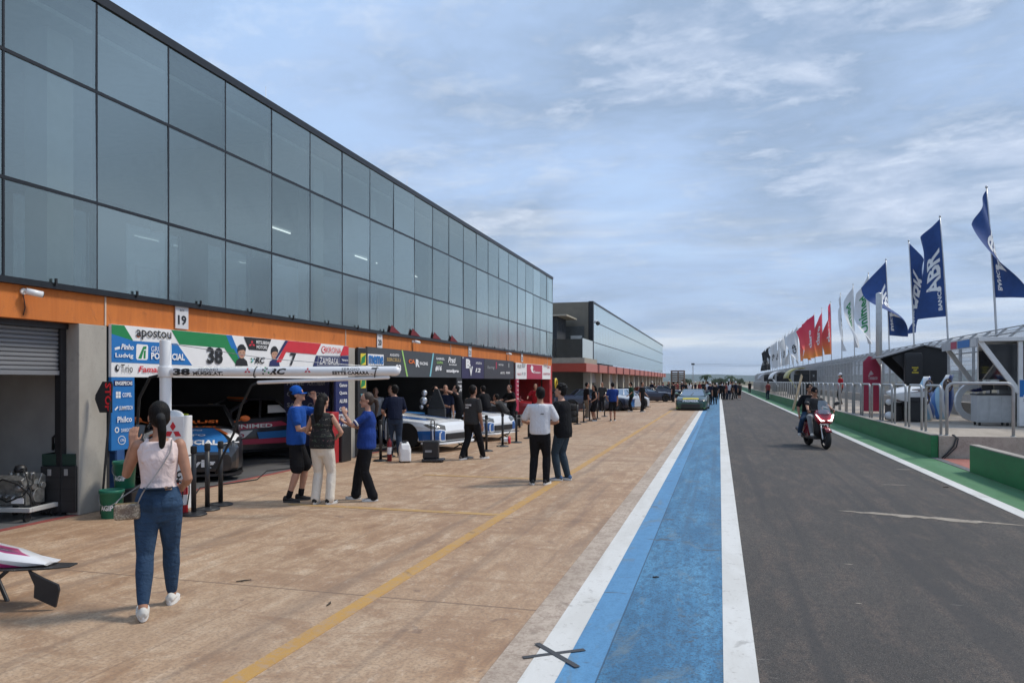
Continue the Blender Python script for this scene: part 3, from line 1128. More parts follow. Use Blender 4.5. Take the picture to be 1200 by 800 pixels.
# red canopy band with dark brackets, running over the link block too
REDB = paint_mat('band_red', (0.42, 0.055, 0.028), (0.36, 0.10, 0.07), 0.5, 0.6, (0.9, 0.9, 0.9), low=0.52)
REDP = paint_mat('band_red_faded', (0.46, 0.15, 0.12), (0.42, 0.2, 0.17), 0.5, 0.6, (0.9, 0.9, 0.9), low=0.52)
b = MB()
lb(b, (FX - 0.3, 46.0, 2.42), (FX + 0.42, Y2E, 2.95), 0, L2)
b.build('canopy_band', REDP, sb)
b = MB()
lb(b, (FX - 5.0, 45.90, 2.42), (FX + 0.41, 45.98, 2.95), 0, L2)
b.build('canopy_end', REDB, sb)
b = MB()
for k in range(15):
    y = 50.8 + 4.6 * k
    lb(b, (FX + 0.421, y - 0.28, 2.40), (FX + 0.46, y + 0.28, 2.97), 0, L2)
b.build('canopy_bracket', mat('bracket_dark', (0.16, 0.03, 0.025), 0.6), sb)
b = MB()
lb(b, (FX - 5.0, 46.0, 2.96), (FX + 0.30, 50.9, 3.30), 0, L2)
b.build('balcony_slab', mat('slab_beige', (0.34, 0.30, 0.24), 0.85), sb)
for k in range(16):
    y = 50.6 + 4.6 * k * 0.97
    b = MB()
    lb(b, (FX - 0.55, y - 0.35, 0), (FX - 0.05, y + 0.35, 2.41), 0, L2)
    b.build('pillar', mat('pillar_cream', (0.48, 0.45, 0.37), 0.85, var=0.08), sb)
for k in range(8):
    y = 52.2 + 9 * k
    b = MB()
    lb(b, (FX - 0.5, y, 1.2 if k % 2 else 1.7), (FX - 0.42, y + 3.0, 2.41), 0, L2)
    b.build('shutter', mat('shutter_grey2', (0.3, 0.31, 0.32), 0.6), sb)
lk = thing('link_block', 'small charcoal rooftop block with a pale roof edge between the two pit buildings', 'building', (FX - 3, 46, 3.3))
b = MB()
b.b2((-1.6, 1.3, 0), (1.25, 4.2, 2.75))
b.build('wall', mat('render_charcoal', (0.040, 0.043, 0.050), 0.8, var=0.12), lk)
b = MB()
b.b2((-1.8, 1.0, 2.755), (1.95, 4.6, 2.85))
b.build('roof', mat('roof_edge_pale', (0.42, 0.38, 0.30), 0.7), lk)
for y in (1.9, 3.2):
    b = MB()
    b.b2((1.255, y, 1.9), (1.27, y + 0.25, 2.3))
    b.build('window', P_BLACK, lk)
rl = thing('balcony_railing', 'balcony railing of dark posts and frosted panes in front of the charcoal block', 'railing', (FX - 1.0, 46.3, 3.3))
b = MB()
b.b2((1.1, 0.0, 0.02), (1.13, 3.9, 1.25))
b.build('frosted_pane', mat('frosted_glass', (0.50, 0.56, 0.56), 0.3, var=0.05), rl)
b = MB()
b.b2((-4, -0.12, 0.02), (1.1, -0.09, 1.2))
b.build('tinted_pane', GLASSD, rl)
b = MB()
for x in (-3.9, -2.2, -0.6, 1.11):
    b.b2((x - 0.025, -0.17, 0), (x + 0.025, -0.125, 1.28))
b.build('posts', DARKMET, rl)
cc2 = thing('security_camera', 'white dome security camera on the corner of the farther building', 'camera', (FX + 0.05, 51.1, 5.95))
b = MB()
b.cyl((0, 0, 0), (0.25, -0.1, 0), 0.09, 0.11, 12)
b.build('bracket', WHITE, cc2)
b = MB()
b.ell((0.3, -0.12, -0.12), (0.15, 0.15, 0.15), 14)
b.build('dome', BLACK, cc2)
# ------------------------------------------------------------------ printed team banners on the pit building
BX = FX + 0.005


class Board:
    """a flat printed board on the plane x = X; positions measured in the photograph"""
    def __init__(self, name, label, cat, X, px0, px1, z0, z1, base, group=None, th=0.05, basename='board'):
        self.X = X
        y0, y1 = onx(px0, X), onx(px1, X)
        self.t = thing(name, label, cat, (X, y0, z0), 0, group)
        self.o = Vector((X, y0, z0))
        b = MB()
        b.b2((-th, 0, 0), (0, y1 - y0, z1 - z0))
        b.build(basename, base, self.t)
        self.art, self.txt = MB(), MB()
        self.lay = 0.003
        self.z0, self.z1 = z0, z1

    def pt(self, px, py, off):
        y = onx(px, self.X)
        return Vector((self.X + off, y, zat(px, py, self.X))) - self.o

    def shape(self, pts, mi, clip=True):
        self.lay += 0.0002
        v = [self.pt(px, py, self.lay) for px, py in pts]
        if clip:
            for p in v:
                p.z = min(max(p.z, 0.004), self.z1 - self.z0 - 0.004)
        self.art.face(v, mi)

    def rect(self, px0, py0, px1, py1, mi):
        self.shape([(px0, py0), (px1, py0), (px1, py1), (px0, py1)], mi)

    def zrect(self, px0, px1, za, zb, mi):
        self.lay += 0.0002
        ya, yb = onx(px0, self.X) - self.o.y, onx(px1, self.X) - self.o.y
        self.art.face([(self.lay, ya, za), (self.lay, yb, za), (self.lay, yb, zb), (self.lay, ya, zb)], mi)

    def oval(self, px, py, rx, ry, mi, n=18, a0=0, a1=360):
        self.shape([(px + rx * math.cos(R(a0 + (a1 - a0) * i / n)), py + ry * math.sin(R(a0 + (a1 - a0) * i / n))) for i in range(n + (a1 - a0 < 360))], mi, False)

    def write(self, s, px, py, w, h, mi=0, bold=0.02, shear=0.0):
        ya, yb = onx(px - w / 2, self.X), onx(px + w / 2, self.X)
        d = FPX * self.X / CY / (px - VPX)
        c = Vector((self.X + 0.018, (ya + yb) / 2, zat(px, py, self.X))) - self.o
        self.txt.text(s, c, yb - ya, h * d / FPX, mi=mi, bold=bold, shear=shear)

    def diamonds(self, px, py, s, mi=rd):
        for a in (90, 210, 330):
            c, sn = math.cos(R(a)), -math.sin(R(a))
            pc, pn = math.cos(R(a + 90)), -math.sin(R(a + 90))
            self.shape([(px + s * 0.06 * c, py + s * 0.06 * sn), (px + s * (0.5 * c + 0.28 * pc), py + s * (0.5 * sn + 0.28 * pn)), (px + s * c, py + s * sn), (px + s * (0.5 * c - 0.28 * pc), py + s * (0.5 * sn - 0.28 * pn))], mi, False)

    def portrait(self, px, py, w, h, suit):
        self.shape([(px - w * .5, py + h * .5), (px - w * .42, py + h * .28), (px - w * .12, py + h * .16), (px + w * .14, py + h * .16), (px + w * .42, py + h * .30), (px + w * .5, py + h * .5)], suit, False)
        self.shape([(px + w * .34 * math.cos(R(a)) * (1.0 + .10 * math.sin(a * 3)), py - h * .17 + h * .235 * math.sin(R(a))) for a in range(0, 360, 20)], bk, False)
        self.oval(px + w * .02, py - h * .04, w * .28, h * .235, sk)
        self.shape([(px - w * .27, py - h * .10), (px - w * .22, py - h * .30), (px + w * .05, py - h * .34), (px + w * .30, py - h * .28), (px + w * .30, py - h * .10), (px + w * .16, py - h * .17), (px - w * .10, py - h * .15)], bk, False)
        for sx in (-.1, .14):
            self.oval(px + w * sx, py - h * .05, w * .05, h * .014, bk, 8)
        self.oval(px + w * .03, py + h * .095, w * .08, h * .014, cr, 8)

    def done(self):
        self.art.build('artwork', PRINTS, self.t, fix=False)
        self.txt.build('lettering', PRINTS, self.t, fix=False)
        return self.t


B = Board('team_banner', 'white, blue and green team banner with two driver portraits over the first occupied garage', 'banner', BX, 130.5, 408, 1.905, 2.668, P_WHITE)
B.shape([(130.5, 380), (145.5, 381), (156, 399), (130.5, 391.5)], gr)
B.shape([(130.5, 391), (156, 399.3), (207.5, 402.5), (225, 428), (130.5, 424.2)], bl)
B.shape([(200.5, 386), (264.5, 391), (274, 408.7), (210, 403.3)], gr)
B.shape([(264.5, 391), (271.5, 391), (286, 428.5), (279.5, 428.5)], bl)
B.shape([(262.6, 407.6), (274, 408.7), (284, 428.8), (277, 428.4)], gr)
B.write('apostou', 179.3, 392.6, 41, 13, bk, 0.01)
B.oval(162.2, 392.6, 2.3, 3.0, og)
B.oval(162.2, 392.6, 1.2, 1.6, wh)
B.write('Pinho', 148.2, 406.4, 15, 6.5, wh, 0.03, 0.25)
B.shape([(134, 407.5), (140, 405.5), (140.5, 408.5), (134.5, 410)], wh)
B.write('Ludvig', 144.6, 417, 21, 6.5, wh, 0.025)
B.shape([(160.5, 403), (172.5, 404), (173.3, 406), (173, 420), (171.5, 421.8), (160.5, 421.4), (159.2, 419.5), (159.6, 404.5)], wh)
B.shape([(161.5, 420), (167.5, 406), (171.5, 405.5), (171, 409), (168.5, 409.5), (165.5, 420.3)], gr)
B.shape([(168.2, 411), (170.6, 410.2), (170.2, 420), (167.8, 420.2)], gr)
B.write('GRUPO', 186, 409.2, 20, 6.5, wh, 0.0)
B.write('POTENCIAL', 195.8, 417.6, 39.5, 8, wh, 0.035)
B.write('38', 251, 416.6, 18.5, 19.5, bk, 0.04)
B.portrait(282.8, 414.5, 15, 28, bk)
B.shape([(285.4, 394.5), (317.7, 397.3), (312.5, 411), (291.5, 409.6)], bk)
B.diamonds(295, 403, 4.5)
B.write('MITSUBISHI', 307, 401.4, 15.5, 4, wh, 0.02)
B.write('MOTORS', 306, 406.8, 12.5, 4, wh, 0.02)
B.write('RC', 304, 422, 12, 7.5, bk, 0.04, 0.3)
for k in range(5):
    B.rect(293.6 + (k % 3) * 1.7, 419.4 + (k // 3) * 2.6 + (k % 2) * 1.0, 295.0 + (k % 3) * 1.7, 421.2 + (k // 3) * 2.6 + (k % 2) * 1.0, (gr, cn, bk)[k % 3])
B.portrait(321.2, 416, 12.5, 26, nv)
B.shape([(336.7, 397), (376, 400), (370, 415.2), (335, 412.2), (329, 424), (323.5, 424), (333, 406)], rd)
B.shape([(334, 397), (337.5, 397), (324.5, 420), (322, 420)], nv)
B.write('7', 342.7, 421, 7.5, 15, bk, 0.02, 0.1)
B.write('KRONA', 390.5, 410.4, 17.5, 7, rd, 0.0)
B.oval(379, 409.6, 2.6, 4.2, rd)
B.oval(379, 409.6, 1.9, 3.1, wh)
B.oval(379.6, 409.6, 1.0, 1.7, rd)
B.shape([(370, 416.5), (398, 417), (398, 430), (366, 430)], nv)
B.shape([(372.5, 417.0), (397, 417.6), (397, 428.4), (371, 428.4)], mg)
B.shape([(373.0, 417.8), (396.5, 418.3), (396.5, 427.6), (371.8, 427.6)], nv)
B.write('ZAMBASA', 384.5, 423, 22, 8, wh, 0.0, 0.1)
B.shape([(402.7, 402), (408, 402), (408, 416.2), (398, 416.7)], rd)
B.rect(398.6, 417, 408, 434, nv)
B.write('Vannpro', 403.5, 422, 7.5, 3, wh)
B.oval(136.8, 431.2, 2.4, 4.2, bk, 14)
B.oval(137.4, 430.4, 1.0, 2.4, wh, 10)
B.write('Trio', 147.6, 431.6, 14, 9.5, bk, 0.0)
B.write('Famastil', 178, 432.6, 33, 7.2, rd, 0.02, 0.2)
B.done()
S = Board('sponsor_strip', 'tall blue sponsor strip hanging at the left edge of the white team banner', 'banner', BX, 130.5, 157.5, 0.84, 1.903, P_BLUE)
S.rect(133, 445.4, 155, 452, nv)
S.write('ENGEPECAS', 144, 448.8, 20, 4.4, wh, 0.03)
for dx, dy in ((0, 0), (3, 0), (0, 4), (3, 4)):
    S.rect(135.6 + dx, 458.7 + dy, 138.2 + dx, 462.2 + dy, wh)
S.write('COPEL', 147.8, 462.4, 11, 5, wh, 0.02)
S.write('SUMMITECH', 146.5, 477.6, 16, 4.6, wh, 0.02, 0.2)
S.shape([(134, 479.5), (137.5, 475.5), (138.5, 477), (135, 481)], wh)
S.write('Philco', 145, 491, 17, 7, wh, 0.02)
S.oval(136.8, 503.6, 2.6, 3.4, wh)
S.oval(136.8, 503.6, 1.6, 2.2, bl)
S.write('DANKOOK', 147, 503.6, 12, 4.2, wh, 0.01)
S.oval(142.5, 515.5, 4.6, 5.2, wh)
S.oval(142.5, 515.5, 4.0, 4.5, bl)
S.write('CTA', 142.5, 515.6, 5, 3, wh)
S.done()
S = Board('sponsor_strip', 'narrow navy sponsor strip at the right edge of the white team banner', 'banner', BX, 393.5, 408, 0.75, 1.903, P_NAVY)
for k, s in enumerate(('Genco', 'Quata', 'ALURB', 'Cerne', 'SATA', 'Lub')):
    if k == 4:
        S.rect(396, 448 + 9.3 * k, 407, 454 + 9.3 * k, wh)
    S.write(s, 401.5, 451 + 9.3 * k, 9, 4.4, nv if k == 4 else wh, 0.02)
S.oval(401.5, 507, 3.6, 4.2, mg)
S.oval(401.5, 507, 2.6, 3.0, nv)
S.done()
G = Board('team_banner', 'charcoal team banner with slanted lime and cyan stripes over the second occupied garage', 'banner', BX, 430.5, 540.5, 1.955, 2.70, P_GREY)
G.shape([(430.9, 414.5), (449.5, 415.5), (449.5, 428), (430.9, 428)], wh)
G.write('meme', 440.2, 421.6, 17.0, 10, bl, 0.03)
G.lay += 0.001
G.write('AUGUSTO', 461.6, 416, 11, 3, wh)
G.write('SERCELLI', 460.6, 421.4, 16, 4, gd, 0.02)
G.write('83', 466.2, 431, 6.5, 8, wh, 0.05)
G.shape([(470.4, 407), (471.8, 407), (478, 441), (476.4, 441)], lm)
G.write('CA', 482, 423.4, 7.5, 5, og, 0.05)
G.write('R', 488.8, 425.4, 4.5, 9, wh, 0.06)
G.write('RACING', 496, 425.8, 9.5, 3.6, wh, 0.03)
G.shape([(507, 410), (508.4, 410), (504.8, 441), (503.2, 441)], cn)
G.write('GABRIEL', 515.4, 420.2, 10, 2.6, wh)
G.write('LUPA', 515, 424.6, 7, 3, lm)
G.write('#16', 513.2, 431.4, 7.5, 6.5, wh, 0.05, 0.2)
G.write('Prati', 529, 421.8, 9, 6.5, wh, 0.03, 0.3)
G.write('donaduzzi', 530, 427, 9, 2, wh)
G.write('scudpro', 529.8, 434.8, 14.5, 5, wh, 0.05)
G.done()
S = Board('sponsor_strip', 'tall black sponsor strip with lime logos left of the charcoal banner', 'banner', BX + 0.03, 419.5, 430, 0.7, 2.66, P_BLACK)
S.rect(420, 403.6, 429.7, 407.4, wh)
for y in (421, 448):
    S.rect(422.5, y - 7, 428.6, y + 6.5, yl)
    S.shape([(422.5, y + 6.5), (423.5, y - 2), (428.6, y - 6), (427.5, y + 3.5)], gr)
S.write('TEAM', 425.3, 462.6, 7, 2.6, cn, 0.03)
S.done()
S = Board('sponsor_strip', 'dark sponsor strip with white marks between the charcoal and purple banners', 'banner', BX + 0.03, 535.2, 541.4, 0.9, 1.95, P_BLACK)
S.write('PRATI', 538.3, 447.5, 4.6, 1.6, wh, 0.03)
S.write('GGR', 538.3, 452.5, 4.6, 3.2, wh, 0.05)
S.write('7V', 539, 457, 3.6, 4, wh, 0.05)
S.done()
N = Board('team_banner', 'dark purple banner section with tall white monogram over the third occupied garage', 'banner', BX, 541.2, 567.2, 1.93, 2.68, mat('print_purple', (0.030, 0.024, 0.080), 0.5, var=0.1, scale=3))
N.write('B', 548.2, 426, 5.6, 11, wh, 0.06)
N.write('V', 551.4, 434.5, 4.2, 11, wh, 0.06)
N.write('ATLETA', 560.5, 425.4, 7, 2.4, wh)
N.write('12', 559.6, 433.6, 6, 5, wh, 0.04, 0.2)
N.rect(541.6, 418, 543.6, 420, mg)
N.done()
N = Board('team_banner', 'dark grey banner section with small white logos right of the purple one', 'banner', BX, 567.5, 602, 1.93, 2.68, mat('print_slate', (0.045, 0.043, 0.052), 0.5, var=0.1))
N.write('Racing', 574.8, 430.8, 8.5, 4.5, mg, 0.02, 0.2)
N.write('VICTOR', 586.6, 427.4, 6, 1.8, wh)
N.rect(581, 424, 582.2, 432, cr)
N.write('AUTO', 588.5, 436.8, 5.2, 2.6, wh, 0.03)
N.write('MANN', 594.8, 436.6, 4.4, 2.6, wh, 0.03)
N.write('I', 595.8, 428, 1.2, 5, mg, 0.05)
N.done()
C = Board('team_banner', 'white and crimson banner with a leaping white mark over the red garage', 'banner', BX, 604.8, 645.2, 1.93, 2.63, P_WHITE)
C.zrect(617.2, 635.4, 0.0, 0.68, cr)
C.shape([(621.6, 431), (623, 427.5), (625, 430), (624.4, 434), (626.6, 437.6), (623.2, 436)], wh)
C.write('Texaco', 629, 436, 8, 3, wh, 0.02)
C.write('RUB', 608.4, 429, 4, 4.4, mg, 0.02)
C.write('ELF', 613.4, 428, 4, 5, mg, 0.02)
C.write('NILO', 608.4, 438.2, 4.4, 2.4, cr, 0.02)
C.write('12', 613.8, 437.6, 4, 3, mg, 0.02)
C.write('HAS', 639, 428, 4, 4, mg, 0.02)
C.write('DAC', 642.6, 430, 3, 3.4, cr, 0.02)
C.write('CASTOR', 640.2, 438, 8, 2.4, cr, 0.02)
C.done()
S = Board('sponsor_strip', 'red sponsor strip hanging at the left edge of the red garage', 'banner', BX + 0.03, 604.6, 608, 0.5, 1.925, P_CRIM)
for k in range(5):
    S.write('TEX', 606.3, 447 + 5 * k, 2.4, 1.8, wh, 0.02)
S.done()

# lettering on the back walls of the garages
t = thing('wall_sign', 'dark framed wall sign with grey capital letters at the back of the first garage', 'sign', (FX - 6.29, 11.6, 0), 0)
ya, yb = onx(178, FX - 6.29), onx(251, FX - 6.29)
zc = zat(225, 462, FX - 6.29)
b = MB()
b.b2((0, ya - 11.6, zc - 0.31), (0.03, yb - 11.6, zc + 0.27))
b.build('panel', mat('sign_black', (0.02, 0.02, 0.022), 0.5), t)
b = MB()
for (za, zb) in ((zc - 0.31, zc - 0.24), (zc + 0.25, zc + 0.27)):
    b.b2((0.031, ya - 11.6, za), (0.04, yb - 11.6, zb))
for y in (ya, yb - 0.03):
    b.b2((0.031, y - 11.6, zc - 0.238), (0.04, y + 0.03 - 11.6, zc + 0.248))
b.build('border', mat('sign_grey', (0.30, 0.31, 0.32), 0.5), t)
b = MB()
b.text('ZAMBASA', (0.034, (ya + yb) / 2 - 11.6, zc), (yb - ya) * 0.86, 0.30, bold=0.01, shear=0.1)
b.build('lettering', mat('sign_grey2', (0.48, 0.49, 0.50), 0.5), t)
t = thing('sponsor_wall', 'dark navy sponsor wall with white logos inside the first garage behind the trio', 'panel', (FX - 3.0, 15.70, 0))
b = MB()
b.b2((1.35, 0, 0.3), (2.55, 0.04, 2.6))
b.build('panel', mat('panel_navy', (0.030, 0.034, 0.10), 0.6, var=0.1), t)
b = MB()
rg = random.Random(5)
words = ['GENCO', 'Corfio', 'HESSE', 'PORTTHERM', 'CORSA', 'NEON', 'SATA', 'Cerne', 'MAHLE', 'Trio', 'Ludvig', 'Philco', 'GENCO', 'Corfio', 'ALURB', 'PORTTHERM']
k = 0
for r_ in range(6):
    for c_ in range(2):
        b.text(words[k % 16], (1.66 + c_ * 0.56, -0.004, 2.05 - 0.26 * r_), 0.46, 0.10, (1, 0, 0), (0, 0, 1), 0, 0.02, 0.2 * (k % 2))
        k += 1
b.build('lettering', mat('print_grey_white', (0.42, 0.43, 0.46), 0.5), t, fix=False)
t = thing('wall_sign', 'long dark wall sign with grey and red capitals at the back of the third garage', 'sign', (FX - 6.09, 24.2, 0))
b = MB()
b.b2((0, 0.2, 1.0), (0.03, 6.2, 2.4))
b.build('panel', P_BLACK, t)
b = MB()
X_ = FX - 6.09
ya, yb, yc = onx(548, X_) - 24.2, onx(575, X_) - 24.2, onx(594, X_) - 24.2
zc = zat(570, 457, X_)
b.text('ACTION', (0.035, (ya + yb) / 2, zc), yb - ya, 0.36, mi=mg, bold=0.04, shear=0.2)
b.text('FIX', (0.035, (yb + yc) / 2 + 0.05, zc), (yc - yb) * 0.9, 0.36, mi=rd, bold=0.04, shear=0.2)
b.build('lettering', PRINTS, t, fix=False)
t = thing('wall_sign', 'dark wall sign with slanted grey letters at the back of the second garage', 'sign', (FX - 6.09, 17.2, 0))
b = MB()
b.b2((0, 0.0, 1.0), (0.03, 6.0, 2.2))
b.build('panel', P_BLACK, t)
b = MB()
X_ = FX - 6.09
ya, yb = onx(474, X_) - 17.2, onx(520, X_) - 17.2
b.text('CAR RACING', (0.035, (ya + yb) / 2, zat(495, 469, X_)), yb - ya, 0.30, mi=mg, bold=0.04, shear=0.2)
b.build('lettering', PRINTS, t, fix=False)
# ------------------------------------------------------------------ people
SKINS = {'light': mat('skin_light', (0.50, 0.27, 0.185), 0.55, var=0.1, scale=20), 'tan': mat('skin_tan', (0.40, 0.20, 0.125), 0.55, var=0.1, scale=20), 'brown': mat('skin_brown', (0.27, 0.13, 0.08), 0.55, var=0.1, scale=20)}
HAIRS = {'dark': mat('hair_dark', (0.006, 0.0045, 0.004), 0.55, var=0.4, scale=40, bump=0.4, stretch=(1, 1, 0.2), spec=0.2), 'brown': mat('hair_brown', (0.035, 0.018, 0.010), 0.55, var=0.4, scale=40, bump=0.4, stretch=(1, 1, 0.2)), 'grey': mat('hair_grey', (0.16, 0.15, 0.14), 0.6, var=0.3, scale=40, bump=0.3)}
_CL = {}


def cloth(name, c, var=0.10, rough=0.85):
    """woven cloth with soft folds"""
    if name in _CL:
        return _CL[name]
    m = NT('cloth_' + name, rough)
    n = m.noise(5.0, 3, 0.5, (1, 1, 0.55), (2, 1, 0), 0.6)
    n2 = m.noise(60, 3, 0.6)
    n3 = m.noise(13.0, 2, 0.5, (1, 1, 0.8), (0, 3, 1), 0.8)
    k = m.ramp(m.math('ADD', m.math('MULTIPLY', n, 0.6), m.math('MULTIPLY', n2, 0.4)), [(0.3, tuple(x * (1 - var) for x in c)), (0.7, tuple(min(1, x * (1 + var)) for x in c))])
    m.color(k)
    m.b.inputs['Specular IOR Level'].default_value = 0.1
    m.bump(m.math('ADD', n, m.math('MULTIPLY', n3, 0.55)), 0.85, 0.035)
    _CL[name] = m.m
    return m.m


def jeans(name, c):
    if name in _CL:
        return _CL[name]
    m = NT('denim_' + name, 0.85)
    n = m.noise(3.2, 4, 0.55, (1, 1, 0.5), (1, 1, 0), 0.4)
    n2 = m.noise(120, 2, 0.6, (1, 1, 0.3))
    n3 = m.noise(11.0, 3, 0.5, (1, 1, 1.6), (0, 3, 1), 0.8)
    k = m.ramp(n, [(0.35, tuple(x * 0.75 for x in c)), (0.6, c), (0.75, tuple(min(1, x * 1.5) for x in c))])
    k = m.mix(m.math('MULTIPLY', n2, 0.35), k, (0.02, 0.03, 0.06))
    m.color(k)
    m.b.inputs['Specular IOR Level'].default_value = 0.2
    m.bump(m.math('ADD', n3, m.math('MULTIPLY', n, 0.6)), 0.8, 0.025)
    _CL[name] = m.m
    return m.m


def two_bone(a, t, l1, l2, pole):
    a, t, pole = Vector(a), Vector(t), Vector(pole)
    d = t - a
    L_ = min(max(d.length, abs(l1 - l2) + 1e-3), (l1 + l2) * 0.998)
    d = d.normalized()
    t = a + d * L_
    ca = (l1 * l1 + L_ * L_ - l2 * l2) / (2 * l1 * L_)
    p = pole - d * pole.dot(d)
    p = p.normalized() if p.length > 1e-4 else d.orthogonal().normalized()
    return a + d * (l1 * ca) + p * (l1 * math.sqrt(max(0, 1 - ca * ca))), t


def soft(o, vox, it=3, fac=0.5):
    r = o.modifiers.new('fuse', 'REMESH')
    r.mode = 'VOXEL'
    r.voxel_size = vox
    r.use_smooth_shade = True
    s = o.modifiers.new('soften', 'SMOOTH')
    s.iterations = it
    s.factor = fac
    return o


TORSO = {'m': [(-.055, .082, .060), (-.02, .090, .066), (.03, .087, .063), (.10, .082, .058), (.17, .094, .066), (.225, .104, .066), (.265, .106, .058), (.29, .088, .048), (.31, .045, .038)],
         'f': [(-.055, .090, .064), (-.02, .098, .071), (.03, .088, .064), (.09, .070, .053), (.15, .076, .060), (.205, .084, .068), (.245, .090, .056), (.275, .083, .045), (.30, .040, .034)]}


def person(label, x, y, z=0.0, face=0.0, H=1.75, sex='m', skin='light', hair='dark', style='short', top=None, sleeve=0.6, bottom=None, shorts=False, ankle=1.0, flare=0.0, shoe=None, sole=None,
           pose=None, vox=0.012, group=None, fit=1.0, cap=None, fingers=True, features=True, hem=0.0, low_hem=-0.03, thick=1.0, tight=False, name='person', cat='person', socks=None):
    pose = pose or {}
    t = thing(name, label, cat, (x, y, z), face, group)
    h = H
    hip = pose.get('hip', (0, 0, 0.525))
    P = Vector(hip) * h
    RL = Matrix.Rotation(R(-pose.get('lean', 0)), 3, 'X') @ Matrix.Rotation(R(pose.get('side', 0)), 3, 'Y')
    RT = RL @ Matrix.Rotation(R(pose.get('twist', 0)), 3, 'Z')

    def S(a, b_, c):
        k = min(1, max(0, c / 0.25))
        return P + (RL if k < 0.3 else RT) @ (Vector((a, b_, c)) * h)
    tor = TORSO[sex]
    shw = 0.104 if sex == 'm' else 0.090
    # joints
    sh = [S(-shw, 0, .268), S(shw, 0, .268)]
    hipj = [P + Vector((-.046, 0, -.005)) * h, P + Vector((.046, 0, -.005)) * h]
    feet = pose.get('feet', [(-.055, 0, 0, 8, 0), (.055, 0, 0, 8, 0)])
    ank, knee = [], []
    for i in (0, 1):
        fx, fy, fz, to, pi = feet[i]
        a = Vector((fx, fy, fz + .046)) * h
        kp = pose.get('knee_out', 0.1)
        k_, e_ = two_bone(hipj[i], a, .245 * h, .242 * h, (kp * (-1, 1)[i], 1, 0.15))
        knee.append(k_)
        ank.append(e_)
    hands = pose.get('hands', [(-.135, .03, .40), (.135, .03, .40)])
    poles = pose.get('elbow', [(-.5, -1, -.2), (.5, -1, -.2)])
    elb, wri = [], []
    for i in (0, 1):
        hv = hands[i]
        e_, w_ = two_bone(sh[i], Vector(hv) * h, .172 * h, .150 * h, poles[i])
        elb.append(e_)
        wri.append(w_)
    tk = thick * h

    def arm_r(i, k0, k1):
        pass
    # ---- body
    b = MB()
    rings = []
    for (c, rw, rd_) in tor:
        rings.append([S(rw * .90 * math.cos(2 * math.pi * q / 16), rd_ * .90 * math.sin(2 * math.pi * q / 16), c) for q in range(16)])
    b.loft(rings)
    neck0, neck1 = S(0, -.002, .285), S(0, .008, .345)
    nr = .031 if sex == 'm' else .026
    b.limb([neck0, neck1], [nr * 1.15 * h, nr * h])
    hy, hp = pose.get('head', (0, 0))
    RH = Matrix.Rotation(R(hy), 3, 'Z') @ Matrix.Rotation(R(-hp), 3, 'X')
    HB = neck1

    def Hd(a, b_, c):
        return HB + RH @ (Vector((a, b_, c)) * h)
    b.ell(Hd(0, .004, .072), (.0440 * h, .0555 * h, .0570 * h), 18, 0, RH)
    b.ell(Hd(0, .021, .030), (.0335 * h, .0385 * h, .0370 * h), 16, 0, RH)
    b.limb([neck1, Hd(0, .0, .04)], [nr * h, nr * .95 * h])
    # nose, chin, brow, ears
    b.limb([Hd(0, .054, .062), Hd(0, .066, .040)], [.0055 * h, .0085 * h], 8)
    b.ell(Hd(0, .050, .002), (.013 * h, .012 * h, .010 * h), 10, 0, RH)
    for s in (-1, 1):
        b.ell(Hd(s * .0445, -.002, .050), (.006 * h, .013 * h, .018 * h), 10, 0, RH)
    ar = 1.0 if sex == 'm' else 0.86
    for i in (0, 1):
        m1 = sh[i].lerp(elb[i], .45)
        m2 = elb[i].lerp(wri[i], .35)
        b.limb([sh[i], m1, elb[i], m2, wri[i]], [.031 * ar * tk, .029 * ar * tk, .0235 * ar * tk, .0245 * ar * tk, .0160 * ar * tk], 12)
        # hand
        d = (wri[i] - elb[i]).normalized()
        hd = pose.get('hand_dir', [None, None])[i]
        if hd is not None:
            d = Vector(hd).normalized()
        pn = pose.get('palm', [None, None])[i]
        pn = Vector(pn) if pn is not None else Vector(((1, -1)[i], 0, 0))
        pn = (pn - d * pn.dot(d))
        pn = pn.normalized() if pn.length > 1e-3 else d.orthogonal().normalized()
        w_ = d.cross(pn) * (-1, 1)[i]        # towards the thumb side
        curl = pose.get('curl', [0.35, 0.35])[i]
        hs = h * (0.96 if sex == 'm' else 0.90)
        p0 = wri[i]
        for q in (-1, 0, 1):
            b.limb([p0 + d * .006 * hs + w_ * q * .009 * hs, p0 + d * .050 * hs + w_ * q * .0155 * hs], [.0100 * hs, .0092 * hs], 8)
        if fingers:
            for q, ln in ((-1.5, .036), (-.5, .046), (.5, .050), (1.5, .046)):
                base = p0 + d * .052 * hs + w_ * q * .0122 * hs
                a1, a2 = curl * 0.7, curl * 1.7
                f1 = base + (d * math.cos(a1) + pn * math.sin(a1) + w_ * q * .07) * ln * .52 * hs
                f2 = f1 + (d * math.cos(a2) + pn * math.sin(a2)) * ln * .50 * hs
                b.limb([base - d * .012 * hs, f1, f2], [.0054 * hs, .0050 * hs, .0043 * hs], 8)
            tb = p0 + d * .018 * hs + w_ * .017 * hs
            t1 = tb + (d * .70 + w_ * .70 + pn * .25).normalized() * .026 * hs
            t2 = t1 + (d * .93 + w_ * .15 + pn * .35 * (1 + curl)).normalized() * .024 * hs
            b.limb([tb, t1, t2], [.0072 * hs, .0060 * hs, .0050 * hs], 8)
        else:
            b.limb([p0 + d * .045 * hs, p0 + (d + pn * curl * .5).normalized() * .095 * hs], [.0150 * hs, .010 * hs], 8)
    lr = 1.0 if sex == 'm' else 1.04
